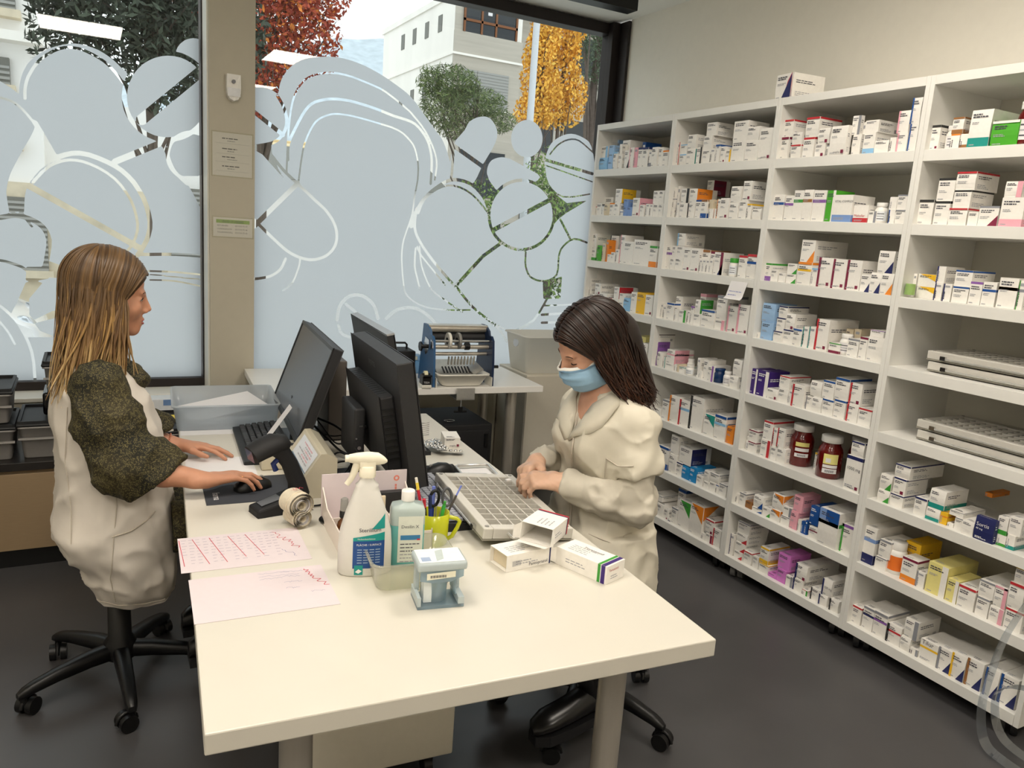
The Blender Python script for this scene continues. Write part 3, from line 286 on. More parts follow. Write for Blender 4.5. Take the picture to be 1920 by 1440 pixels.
FILM_BAND={1:[([(-2.893,2.015),(-2.893,2.031),(-2.892,2.053),(-2.888,2.076),(-2.883,2.096),(-2.875,2.117),(-2.864,2.139),(-2.852,2.161),(-2.837,2.184),(-2.819,2.205),(-2.796,2.226),(-2.771,2.245),(-2.747,2.26),(-2.724,2.269),(-2.701,2.274),(-2.68,2.275),(-2.661,2.275),(-2.643,2.271),(-2.624,2.265),(-2.602,2.257),(-2.578,2.246),(-2.557,2.234),(-2.54,2.221),(-2.525,2.207),(-2.511,2.192),(-2.496,2.174),(-2.481,2.154),(-2.47,2.141)],0.0132),([(-2.068,2.138),(-2.071,2.104),(-2.079,2.07),(-2.092,2.037),(-2.109,2.006),(-2.131,1.978),(-2.156,1.953),(-2.184,1.932),(-2.214,1.916),(-2.246,1.904),(-2.278,1.898),(-2.309,1.897),(-2.34,1.901),(-2.369,1.911),(-2.395,1.925),(-2.418,1.944),(-2.437,1.966),(-2.453,1.992),(-2.464,2.02),(-2.47,2.051),(-2.472,2.083),(-2.468,2.115),(-2.461,2.147),(-2.448,2.178),(-2.432,2.208),(-2.412,2.235),(-2.388,2.26),(-2.362,2.28),(-2.333,2.297),(-2.303,2.309),(-2.271,2.317),(-2.24,2.319),(-2.209,2.317),(-2.18,2.309),(-2.153,2.296),(-2.128,2.279),(-2.107,2.257),(-2.09,2.231),(-2.078,2.202),(-2.07,2.171),(-2.068,2.138)],0.0231),([(-2.397,1.98),(-2.119,2.251)],0.0495),([(-2.056,1.842),(-2.058,1.823),(-2.062,1.804),(-2.069,1.786),(-2.078,1.769),(-2.09,1.754),(-2.104,1.74),(-2.119,1.729),(-2.135,1.72),(-2.152,1.714),(-2.17,1.711),(-2.187,1.711),(-2.204,1.714),(-2.22,1.72),(-2.235,1.728),(-2.248,1.739),(-2.259,1.752),(-2.268,1.767),(-2.274,1.783),(-2.278,1.801),(-2.279,1.819),(-2.277,1.837),(-2.273,1.855),(-2.266,1.873),(-2.257,1.89),(-2.246,1.905),(-2.233,1.918),(-2.218,1.929),(-2.202,1.938),(-2.185,1.944),(-2.168,1.948),(-2.15,1.948),(-2.133,1.946),(-2.117,1.941),(-2.102,1.933),(-2.089,1.922),(-2.078,1.91),(-2.068,1.895),(-2.062,1.878),(-2.058,1.86),(-2.056,1.842)],0.0165),([(-2.857,1.911),(-2.777,1.754)],0.0231),([(-2.52,1.765),(-2.308,1.879)],0.0297),([(-2.308,1.895),(-2.302,1.881),(-2.293,1.86),(-2.283,1.837),(-2.275,1.81),(-2.265,1.78),(-2.252,1.752),(-2.231,1.726),(-2.206,1.702),(-2.188,1.685)],0.0165),([(-2.993,2.006),(-2.981,2.004),(-2.964,2.001),(-2.947,1.996),(-2.933,1.988),(-2.92,1.978),(-2.906,1.965),(-2.891,1.948),(-2.876,1.929),(-2.865,1.915)],0.0115),([(-2.931,1.494),(-2.929,1.525),(-2.925,1.567),(-2.915,1.609),(-2.896,1.645),(-2.871,1.68),(-2.845,1.71),(-2.82,1.732),(-2.793,1.749),(-2.765,1.763),(-2.736,1.776),(-2.706,1.786),(-2.674,1.79),(-2.636,1.786),(-2.596,1.775),(-2.558,1.761),(-2.524,1.745),(-2.492,1.725),(-2.464,1.7),(-2.438,1.671),(-2.416,1.636),(-2.397,1.6),(-2.383,1.561),(-2.373,1.52),(-2.367,1.481),(-2.368,1.447),(-2.375,1.415),(-2.384,1.385),(-2.399,1.355),(-2.416,1.326),(-2.428,1.306)],0.0231),([(-2.877,1.632),(-2.86,1.655),(-2.835,1.687),(-2.807,1.714),(-2.78,1.732),(-2.75,1.745),(-2.721,1.753),(-2.691,1.754),(-2.661,1.751),(-2.629,1.741),(-2.594,1.727),(-2.557,1.706),(-2.525,1.682),(-2.497,1.652),(-2.474,1.618),(-2.454,1.582),(-2.44,1.544),(-2.43,1.503),(-2.425,1.464),(-2.427,1.43),(-2.436,1.397),(-2.447,1.368),(-2.464,1.34),(-2.484,1.315),(-2.498,1.298)],0.0132),([(-2.908,1.622),(-2.418,1.343)],0.0297),([(-3.02,1.456),(-3.004,1.46),(-2.981,1.466),(-2.959,1.47),(-2.939,1.469),(-2.919,1.465),(-2.9,1.459),(-2.88,1.45),(-2.861,1.438),(-2.846,1.424),(-2.834,1.406),(-2.826,1.385),(-2.821,1.361),(-2.823,1.329),(-2.829,1.294),(-2.834,1.269)],0.0231),([(-2.927,1.583),(-2.93,1.559),(-2.933,1.526),(-2.931,1.494),(-2.92,1.466),(-2.903,1.44),(-2.89,1.421)],0.0099),([(-2.413,1.31),(-2.37,1.312),(-2.308,1.316),(-2.245,1.318),(-2.181,1.317),(-2.117,1.314),(-2.072,1.312)],0.0165),([(-2.38,1.226),(-2.347,1.226),(-2.298,1.226),(-2.246,1.225),(-2.185,1.221),(-2.12,1.216),(-2.073,1.212)],0.0099),([(-2.375,1.209),(-2.073,1.186)],0.0066),([(-2.375,1.179),(-2.344,1.18),(-2.298,1.18),(-2.246,1.177),(-2.186,1.167),(-2.12,1.153),(-2.073,1.142)],0.0083),([(-3.04,1.033),(-3.029,1.023),(-3.014,1.007),(-2.998,0.989),(-2.984,0.971),(-2.97,0.95),(-2.957,0.923),(-2.942,0.888),(-2.928,0.847),(-2.917,0.802),(-2.911,0.749),(-2.91,0.692),(-2.909,0.652)],0.0132),([(-3.044,0.955),(-3.036,0.942),(-3.024,0.924),(-3.013,0.905),(-3.003,0.883),(-2.994,0.86),(-2.987,0.843)],0.0099),([(-3.029,1.253),(-3.025,1.252),(-3.019,1.251),(-3.008,1.249),(-2.989,1.243),(-2.965,1.235),(-2.943,1.226),(-2.926,1.213),(-2.911,1.198),(-2.9,1.188)],0.0132)],2:[([(-1.73,2.187),(-1.719,2.171),(-1.704,2.148),(-1.692,2.123),(-1.685,2.099),(-1.68,2.074),(-1.68,2.05),(-1.684,2.026),(-1.693,2.003),(-1.705,1.983),(-1.719,1.966),(-1.735,1.952),(-1.755,1.94),(-1.784,1.93),(-1.816,1.921),(-1.839,1.915)],0.0165),([(-1.851,2.089),(-1.699,1.989)],0.0231),([(-1.848,1.49),(-1.615,1.739)],0.0264),([(-1.761,1.878),(-1.744,1.859),(-1.721,1.832),(-1.697,1.806),(-1.674,1.785),(-1.651,1.766),(-1.623,1.744),(-1.59,1.716),(-1.552,1.685),(-1.518,1.656),(-1.489,1.633),(-1.463,1.612),(-1.44,1.588),(-1.42,1.561),(-1.403,1.531),(-1.392,1.501),(-1.387,1.47),(-1.388,1.439),(-1.395,1.41),(-1.409,1.385),(-1.427,1.364),(-1.45,1.346),(-1.477,1.333),(-1.509,1.324),(-1.541,1.321),(-1.576,1.326),(-1.613,1.337),(-1.647,1.352),(-1.677,1.371),(-1.705,1.394),(-1.736,1.421),(-1.776,1.457),(-1.819,1.497),(-1.848,1.525)],0.0165),([(-1.677,1.795),(-1.675,1.856),(-1.673,1.941),(-1.669,2.018),(-1.664,2.076),(-1.658,2.125),(-1.65,2.167),(-1.639,2.202),(-1.627,2.23),(-1.613,2.255),(-1.598,2.276),(-1.581,2.294),(-1.56,2.309),(-1.535,2.323),(-1.505,2.334),(-1.473,2.343),(-1.438,2.348),(-1.401,2.351),(-1.361,2.349),(-1.315,2.343),(-1.266,2.332),(-1.222,2.322),(-1.187,2.313),(-1.158,2.305),(-1.126,2.292),(-1.084,2.27),(-1.038,2.244),(-1.001,2.221),(-0.979,2.207),(-0.966,2.197),(-0.95,2.182),(-0.925,2.16),(-0.896,2.132),(-0.87,2.102),(-0.846,2.067),(-0.824,2.029),(-0.807,1.994),(-0.796,1.965),(-0.791,1.94),(-0.789,1.914),(-0.791,1.884),(-0.795,1.853),(-0.798,1.831)],0.0106),([(-1.67,1.859),(-1.671,1.881),(-1.671,1.913),(-1.668,1.945),(-1.659,1.973),(-1.646,2.003),(-1.632,2.033),(-1.615,2.068),(-1.597,2.104),(-1.579,2.134),(-1.562,2.156),(-1.545,2.171),(-1.525,2.184),(-1.498,2.195),(-1.468,2.205),(-1.436,2.211),(-1.405,2.215),(-1.371,2.216),(-1.334,2.215),(-1.29,2.21),(-1.24,2.203),(-1.193,2.195),(-1.151,2.186),(-1.111,2.176),(-1.072,2.167),(-1.033,2.161),(-0.994,2.155),(-0.96,2.147),(-0.935,2.136),(-0.914,2.121),(-0.896,2.104),(-0.877,2.084),(-0.861,2.061),(-0.847,2.036),(-0.837,2.009),(-0.829,1.98),(-0.823,1.946),(-0.821,1.898),(-0.822,1.844),(-0.823,1.806)],0.0149),([(-1.611,1.747),(-1.606,1.792),(-1.599,1.856),(-1.591,1.91),(-1.584,1.946),(-1.575,1.973),(-1.565,1.999),(-1.553,2.027),(-1.538,2.055),(-1.523,2.078),(-1.505,2.095),(-1.487,2.107),(-1.468,2.117),(-1.45,2.125),(-1.433,2.131),(-1.412,2.135),(-1.386,2.137),(-1.357,2.137),(-1.32,2.136),(-1.273,2.131),(-1.218,2.124),(-1.167,2.116),(-1.122,2.109),(-1.08,2.102),(-1.045,2.092),(-1.018,2.081),(-0.999,2.069),(-0.981,2.055),(-0.964,2.04),(-0.948,2.024),(-0.935,2.003),(-0.924,1.976),(-0.915,1.945),(-0.909,1.914),(-0.906,1.883),(-0.906,1.853),(-0.907,1.821),(-0.911,1.791),(-0.916,1.76),(-0.922,1.727),(-0.925,1.69),(-0.928,1.651),(-0.935,1.608),(-0.949,1.561),(-0.966,1.511),(-0.98,1.464),(-0.986,1.423),(-0.988,1.385),(-0.987,1.344),(-0.982,1.295),(-0.975,1.242),(-0.968,1.2),(-0.964,1.174),(-0.96,1.158),(-0.952,1.143),(-0.938,1.126),(-0.92,1.11),(-0.898,1.095),(-0.873,1.082),(-0.843,1.07),(-0.808,1.06),(-0.764,1.053),(-0.714,1.049),(-0.662,1.046),(-0.607,1.045),(-0.55,1.047),(-0.51,1.048)],0.0099),([(-0.703,2.113),(-0.698,2.083),(-0.69,2.039),(-0.685,1.991),(-0.686,1.937),(-0.688,1.88),(-0.691,1.839)],0.0165),([(-0.692,2.046),(-0.484,1.942)],0.0264),([(-0.008,2.062),(0.005,2.08),(0.025,2.105),(0.047,2.128),(0.071,2.145),(0.097,2.16),(0.124,2.17),(0.15,2.176),(0.177,2.178),(0.207,2.173),(0.246,2.155),(0.288,2.131),(0.319,2.113)],0.0099),([(-0.042,1.992),(-0.035,1.961),(-0.024,1.917),(-0.003,1.878),(0.028,1.847),(0.068,1.821),(0.118,1.806),(0.188,1.811),(0.269,1.828),(0.326,1.841)],0.0099),([(-0.037,2.026),(0.334,1.974)],0.0198),([(-0.034,1.993),(0.339,1.922)],0.0083),([(0.059,1.685),(0.06,1.65),(0.054,1.615),(0.042,1.581),(0.024,1.55),(0.001,1.522),(-0.027,1.497),(-0.058,1.477),(-0.093,1.462),(-0.129,1.452),(-0.167,1.447),(-0.205,1.448),(-0.242,1.454),(-0.277,1.466),(-0.31,1.482),(-0.34,1.503),(-0.366,1.527),(-0.387,1.555),(-0.403,1.586),(-0.413,1.618),(-0.419,1.651),(-0.418,1.685),(-0.412,1.718),(-0.401,1.75),(-0.384,1.78),(-0.362,1.807),(-0.337,1.831),(-0.307,1.851),(-0.274,1.867),(-0.239,1.878),(-0.202,1.884),(-0.165,1.884),(-0.128,1.88),(-0.092,1.87),(-0.058,1.855),(-0.027,1.835),(0.0,1.811),(0.023,1.783),(0.041,1.752),(0.053,1.719),(0.059,1.685)],0.0198),([(-0.371,1.565),(0.018,1.778)],0.0297),([(-0.936,1.545),(-0.931,1.566),(-0.924,1.595),(-0.913,1.626),(-0.898,1.656),(-0.88,1.688),(-0.859,1.718),(-0.834,1.745),(-0.806,1.771),(-0.776,1.794),(-0.746,1.815),(-0.714,1.833),(-0.68,1.844),(-0.642,1.846),(-0.602,1.842),(-0.564,1.832),(-0.529,1.814),(-0.496,1.789),(-0.468,1.762),(-0.445,1.729),(-0.428,1.693),(-0.416,1.668)],0.0198),([(-0.892,1.627),(-0.885,1.649),(-0.875,1.679),(-0.859,1.708),(-0.835,1.735),(-0.807,1.761),(-0.776,1.781),(-0.743,1.797),(-0.709,1.807),(-0.671,1.809),(-0.63,1.803),(-0.585,1.788),(-0.542,1.766),(-0.497,1.732),(-0.454,1.691),(-0.423,1.661)],0.0115),([(-0.907,1.651),(-0.91,1.623),(-0.913,1.584),(-0.913,1.547),(-0.907,1.521),(-0.898,1.497),(-0.881,1.469),(-0.855,1.432),(-0.82,1.39),(-0.78,1.345),(-0.727,1.292),(-0.667,1.235),(-0.623,1.195)],0.0165),([(-0.315,1.484),(-0.442,1.393),(-0.623,1.195)],0.0231),([(-0.89,1.43),(-0.887,1.42),(-0.88,1.403),(-0.859,1.374),(-0.807,1.319),(-0.739,1.25),(-0.69,1.2)],0.0099),([(-0.9,1.42),(-0.902,1.391),(-0.903,1.35),(-0.902,1.311),(-0.895,1.28),(-0.886,1.252),(-0.878,1.227),(-0.872,1.206),(-0.866,1.19),(-0.863,1.178)],0.0115),([(-0.875,1.433),(-0.872,1.403),(-0.867,1.359),(-0.856,1.313),(-0.838,1.267),(-0.815,1.22),(-0.79,1.18),(-0.764,1.154),(-0.736,1.136),(-0.703,1.116),(-0.656,1.087),(-0.603,1.056),(-0.565,1.033)],0.0099),([(-0.624,1.202),(-0.593,1.167),(-0.547,1.118),(-0.496,1.069),(-0.436,1.025),(-0.37,0.982),(-0.314,0.942),(-0.274,0.903),(-0.246,0.867),(-0.227,0.842)],0.0165),([(-0.548,1.119),(-0.522,1.093),(-0.482,1.055),(-0.436,1.018),(-0.374,0.983),(-0.304,0.949),(-0.253,0.924)],0.0083),([(-0.134,1.432),(-0.133,1.407),(-0.132,1.371),(-0.126,1.338),(-0.115,1.312),(-0.101,1.288),(-0.08,1.27),(-0.049,1.257),(-0.011,1.249),(0.025,1.249),(0.06,1.256),(0.093,1.271),(0.117,1.295),(0.124,1.333),(0.122,1.379),(0.122,1.419),(0.127,1.446),(0.135,1.466),(0.149,1.484),(0.171,1.506),(0.198,1.526),(0.229,1.538),(0.267,1.537),(0.309,1.527),(0.339,1.519)],0.0132),([(0.112,1.657),(0.199,1.54)],0.0165),([(-1.847,1.202),(-1.824,1.205),(-1.792,1.211),(-1.763,1.219),(-1.741,1.23),(-1.721,1.244),(-1.705,1.26),(-1.692,1.281),(-1.683,1.304),(-1.676,1.321)],0.0149),([(-1.689,1.141),(-1.674,1.151),(-1.654,1.167),(-1.636,1.187),(-1.622,1.217),(-1.61,1.251),(-1.601,1.279),(-1.597,1.299),(-1.596,1.312),(-1.596,1.322)],0.0099),([(-1.372,0.976),(-1.371,0.997),(-1.368,1.027),(-1.361,1.055),(-1.346,1.08),(-1.325,1.103),(-1.302,1.119),(-1.276,1.126),(-1.248,1.127),(-1.221,1.121),(-1.196,1.108),(-1.172,1.09),(-1.153,1.068),(-1.139,1.04),(-1.129,1.009),(-1.123,0.987)],0.0198),([(-1.364,0.944),(-1.36,0.931),(-1.354,0.912),(-1.344,0.896),(-1.328,0.886),(-1.308,0.879),(-1.295,0.874)],0.0165),([(-1.323,1.071),(-1.243,1.009)],0.0165),([(-1.069,0.988),(-1.052,1.004),(-1.028,1.027),(-1.0,1.044),(-0.967,1.053),(-0.931,1.057),(-0.896,1.056),(-0.864,1.047),(-0.834,1.032),(-0.806,1.014),(-0.776,0.989),(-0.749,0.961),(-0.73,0.94)],0.0198),([(-0.172,0.914),(-0.135,0.93),(-0.083,0.954),(-0.035,0.986),(0.002,1.035),(0.034,1.091),(0.056,1.132)],0.0165),([(0.024,1.023),(0.344,1.045)],0.0165),([(0.029,0.969),(0.307,0.978)],0.0165),([(0.031,1.084),(0.338,1.101)],0.0099)]}

# ---------------------------------------------------------------- materials of the room
# frosted film: mostly scatters daylight through, keeps a little see-through
def film_mat():
    m = bpy.data.materials.new('film'); m.use_nodes = True; MATS['film'] = m
    nt = m.node_tree; nt.nodes.clear(); N = nt.nodes.new; L = nt.links.new
    out = N('ShaderNodeOutputMaterial'); tl = N('ShaderNodeBsdfTranslucent'); df = N('ShaderNodeBsdfDiffuse'); mx = N('ShaderNodeMixShader')
    nz = N('ShaderNodeTexNoise'); nz.inputs['Scale'].default_value = 2.0; cr = N('ShaderNodeValToRGB')
    cr.color_ramp.elements[0].color = (.66, .69, .73, 1); cr.color_ramp.elements[1].color = (.69, .715, .75, 1)
    tc = N('ShaderNodeTexCoord'); L(tc.outputs['Object'], nz.inputs['Vector']); L(nz.outputs['Fac'], cr.inputs['Fac'])
    L(cr.outputs['Color'], tl.inputs['Color']); df.inputs['Color'].default_value = (.8, .84, .88, 1)
    mx.inputs[0].default_value = .1; L(tl.outputs[0], mx.inputs[1]); L(df.outputs[0], mx.inputs[2]); L(mx.outputs[0], out.inputs['Surface'])
film_mat()

XL, YB, ZC, XR, YW, YG, ZS = -4.6, -6.2, 2.92, .415, .30, .52, .615
def S(name, mb, bevel=0, label=None): return struct(mb.build(name, bevel=bevel), label)
S('floor', MB().bb((XL-.2, YB-.2, -.12), (XR+.2, YG+.1, 0), 'floor'), label='dark grey vinyl floor')
S('ceiling', MB().bb((XL-.2, YB-.2, ZC), (XR+.2, YG+.1, ZC+.15), 'ceil'))
S('wall_right', MB().bb((XR, YB-.2, 0), (XR+.15, YW+.04, ZC), 'wall'))
S('wall_left', MB().bb((XL-.15, YB-.2, 0), (XL, YG+.1, ZC), 'wall'))
S('wall_back', MB().bb((XL, YB-.15, 0), (XR, YB, ZC), 'wall'))
S('wall_front', MB().bb((XL, YW, 0), (XR, YG+.06, ZS-.02), 'wall_low_backlit'), label='low wall under the windows')
w = MB(); w.bb((-2.105, YW-.004, ZS-.03), (-1.885, YG+.06, ZC), 'wall_low_backlit'); w.bb((-2.113, YW+.015, ZS), (-2.105, YG-.03, ZC), 'sillwhite')
S('wall_pillar', w, label='plastered pillar between the two windows')
S('trim_1', MB().bb((XL, YW-.012, ZS-.02), (-2.105, YG-.03, ZS), 'sillwhite'), .003, 'white window sill left of the pillar')
S('trim_2', MB().bb((-1.885, YW-.012, ZS-.02), (XR, YG-.03, ZS), 'sillwhite'), .003, 'white window sill right of the pillar')
S('baseboard_right', MB().bb((XR-.012, YB, 0), (XR, YW, .06), 'greyplastic'))

def film_mesh(k, x0, x1, z0, z1, cell=.0065):
    nx = int((x1-x0)/cell)+1; nz = int((z1-z0)/cell)+1
    X = np.linspace(x0, x1, nx); Z = np.linspace(z0, z1, nz); GX, GZ = np.meshgrid(X, Z, indexing='ij')
    def segd(a, b):
        dx, dz = b[0]-a[0], b[1]-a[1]; L2 = dx*dx+dz*dz+1e-12
        t = np.clip(((GX-a[0])*dx+(GZ-a[1])*dz)/L2, 0, 1); return (GX-a[0]-t*dx)**2+(GZ-a[1]-t*dz)**2
    def sdp(poly):
        d = np.full(GX.shape, 1e9); ins = np.zeros(GX.shape, bool)
        for a, b in zip(poly, poly[1:]+poly[:1]):
            d = np.minimum(d, segd(a, b))
            c = (a[1] > GZ) != (b[1] > GZ)
            ins ^= c & (GX < (b[0]-a[0])*(GZ-a[1])/((b[1]-a[1]) if abs(b[1]-a[1]) > 1e-9 else 1e-9)+a[0])
        d = np.sqrt(d); return np.where(ins, -d, d)
    F = np.full(GX.shape, 1e9)
    for p in FILM_POS[k]: F = np.minimum(F, sdp(p))
    for p in FILM_NEG[k]: F = np.maximum(F, -sdp(p))
    for pl, wd in FILM_BAND[k]:
        d = np.full(GX.shape, 1e9)
        for a, b in zip(pl, pl[1:]): d = np.minimum(d, segd(a, b))
        F = np.maximum(F, wd/2-np.sqrt(d))
    V = []; FA = []; ix = {}
    def vid(key, x, z):
        if key not in ix: ix[key] = len(V); V.append((x, 0, z))
        return ix[key]
    def edge(i, j, i2, j2):
        a, b = F[i, j], F[i2, j2]; t = a/(a-b)
        return vid((i, j, i2, j2), X[i]+(X[i2]-X[i])*t, Z[j]+(Z[j2]-Z[j])*t)
    IN = F < 0
    for i in range(nx-1):
        j = 0
        while j < nz-1:
            q = (IN[i, j], IN[i+1, j], IN[i+1, j+1], IN[i, j+1])
            if all(q):
                j2 = j
                while j2 < nz-1 and IN[i, j2] and IN[i+1, j2] and IN[i, j2+1] and IN[i+1, j2+1]: j2 += 1
                FA.append((vid((i, j), X[i], Z[j]), vid((i+1, j), X[i+1], Z[j]), vid((i+1, j2), X[i+1], Z[j2]), vid((i, j2), X[i], Z[j2]))); j = j2; continue
            if any(q):
                cs = [(i, j), (i+1, j), (i+1, j+1), (i, j+1)]; f = []
                for n in range(4):
                    a, b = cs[n], cs[(n+1) % 4]
                    if q[n]: f.append(vid(a, X[a[0]], Z[a[1]]))
                    if q[n] != q[(n+1) % 4]: f.append(edge(*min(a, b), *max(a, b)))
                if len(f) >= 3: FA.append(f)
            j += 1
    return V, FA

def window(n, x0, x1, label):
    z0, z1 = ZS, ZC-.01; t = .05
    o = bpy.data.objects.new('window_%d' % n, None); COL.objects.link(o); o.location = (x0, YG, z0); struct(o, label)
    fr = MB(); W_, H_ = x1-x0, z1-z0
    for lo, hi in (((0, -.05, 0), (W_, .05, .045)), ((0, -.05, H_-.065), (W_, .05, H_)), ((0, -.05, .045), (.02 if n == 2 else t, .05, H_-.065)), ((W_-(.055 if n == 2 else .015), -.05, .045), (W_, .05, H_-.065))): fr.bb(lo, hi, 'frame_dark')
    if n == 2: fr.bb((W_-.02, -.19, .0), (W_+.0, -.05, H_), 'frame_dark'); fr.bb((W_-.075, -.1, .045), (W_-.02, -.05, H_), 'frame_dark')
    fr.build('window_frame', o, .003)
    MB().bb((.01, -.004, .02), (W_-.02, .004, H_-.03), 'glass').build('window_pane', o)
    V, FA = film_mesh(n, x0+.02, x1-.02, z0+.045, z1-.07)
    f = meshobj('frosted_film', [(v[0]-x0, -.0055, v[2]-z0) for v in V], FA, ['film'], o, smooth=False)
    f['label'] = 'frosted film with clear pill and capsule outlines'
window(1, -3.9, -2.105, 'window left of the pillar with frosted pill pattern')
window(2, -1.885, XR-.005, 'wide window right of the pillar with frosted pill pattern')
S('wall_side', MB().bb((XL, YW, ZS-.02), (-3.9, YG+.06, ZC), 'wall'))

# ceiling fittings: panels 60 x 60 cm; one of them mirrors in the left pane
def panel(x, y, label, rz=0):
    t = thing('ceiling_light', label, 'ceiling light', (x, y, ZC), rz, 'square ceiling panels')
    MB().bb((-.29, -.29, -.014), (.29, .29, -.006), 'led').build('diffuser', t)
    r = MB()
    for a in range(4):
        r.M = Matrix.Rotation(a*PI/2, 4, 'Z'); r.bb((-.31, .29, -.018), (.31, .31, 0), 'ledrim')
    r.build('light_frame', t)
panel(-2.65, -2.45, 'square warm ceiling panel that mirrors in the left window')
for x, y, l in ((-.95, -2.3, 'warm ceiling panel over the shelf aisle'), (-2.65, -4.75, 'warm ceiling panel behind the camera'), (-1.1, -4.3, 'warm ceiling panel by the near shelves'), (-3.9, -3.6, 'warm ceiling panel by the left wall')):
    panel(x, y, l)
b = MB().bb((-1.1, -.055, ZC-.07), (.17, .045, ZC), 'black')
tag(b.build('ceiling_rail', bevel=.003), 'black rail under the ceiling along the right window', 'rail')

# ---------------------------------------------------------------- four shelving units on castors
ROWS = [2.205, 1.95, 1.689, 1.423, 1.162, .904, .635, .369, .107]
PITCH, DEPTH, TK, UP = .7, .41, .04, .018
def castor_mesh():
    m = MB(); m.bb((-.03, -.03, .085), (.03, .03, .098), 'black_matt'); m.cyl((0, -.03, .035), (0, -.008, .035), .033, 'black', n=20); m.cyl((0, .008, .035), (0, .03, .035), .033, 'black', n=20)
    m.bb((-.012, -.008, .03), (.022, .008, .09), 'black_matt'); return m.mesh('castor')
def caster_clear():
    m = MB(); m.bb((-.03, -.03, .085), (.03, .03, .098), 'greyplastic'); m.cyl((0, -.03, .035), (0, -.006, .035), .033, 'castor_grey', n=20); m.cyl((0, .006, .035), (0, .03, .035), .033, 'castor_grey', n=20)
    m.bb((-.012, -.006, .03), (.022, .006, .09), 'greyplastic'); return m.mesh('castor')
SHELF_LABEL = ['white shelving unit full of boxes, next to the window', 'white shelving unit of boxes, second from the window', 'white shelving unit with red tablet jars, third from the window', 'white shelving unit with stacked sorting trays, farthest from the window']
CM, CG = castor_mesh(), caster_clear()
for k in range(4):
    t = thing('shelving_unit', SHELF_LABEL[k], 'shelving unit', (0, -PITCH*k, 0), 0, 'white shelving units along the right wall')
    z0, z1 = ROWS[8]-TK, ROWS[0]
    for y, up in ((-UP, UP), (-PITCH, UP)):
        MB().bb((0, y, z0), (DEPTH, y+up-.0006, z1), 'shelfwhite').build('side_panel', t, .0012)
    MB().bb((DEPTH-.006, -PITCH+UP, z0), (DEPTH-.001, -UP, z1), 'shelfback').build('back_panel', t)
    for i, z in enumerate(ROWS):
        if i == 0: lo, hi = (.0005, -PITCH+UP, z-.032), (DEPTH-.006, -UP, z)
        else: lo, hi = (.0005, -PITCH+UP, z-TK), (DEPTH-.006, -UP, z)
        MB().bb(lo, hi, 'shelfwhite').build('shelf', t, .0012)
    for x in (.06, .35):
        for y in (-.06, -.64):
            c = bpy.data.objects.new('castor', CG if (k, y) == (2, -.06) else CM); COL.objects.link(c); c.parent = t; c.location = (x, y, -.031); c.rotation_euler.z = .5 if x < .1 else 0
            c.location.z = ROWS[8]-TK-.098
            c.scale.z = 1
            c.location.z = max(c.location.z, -.0)-.0

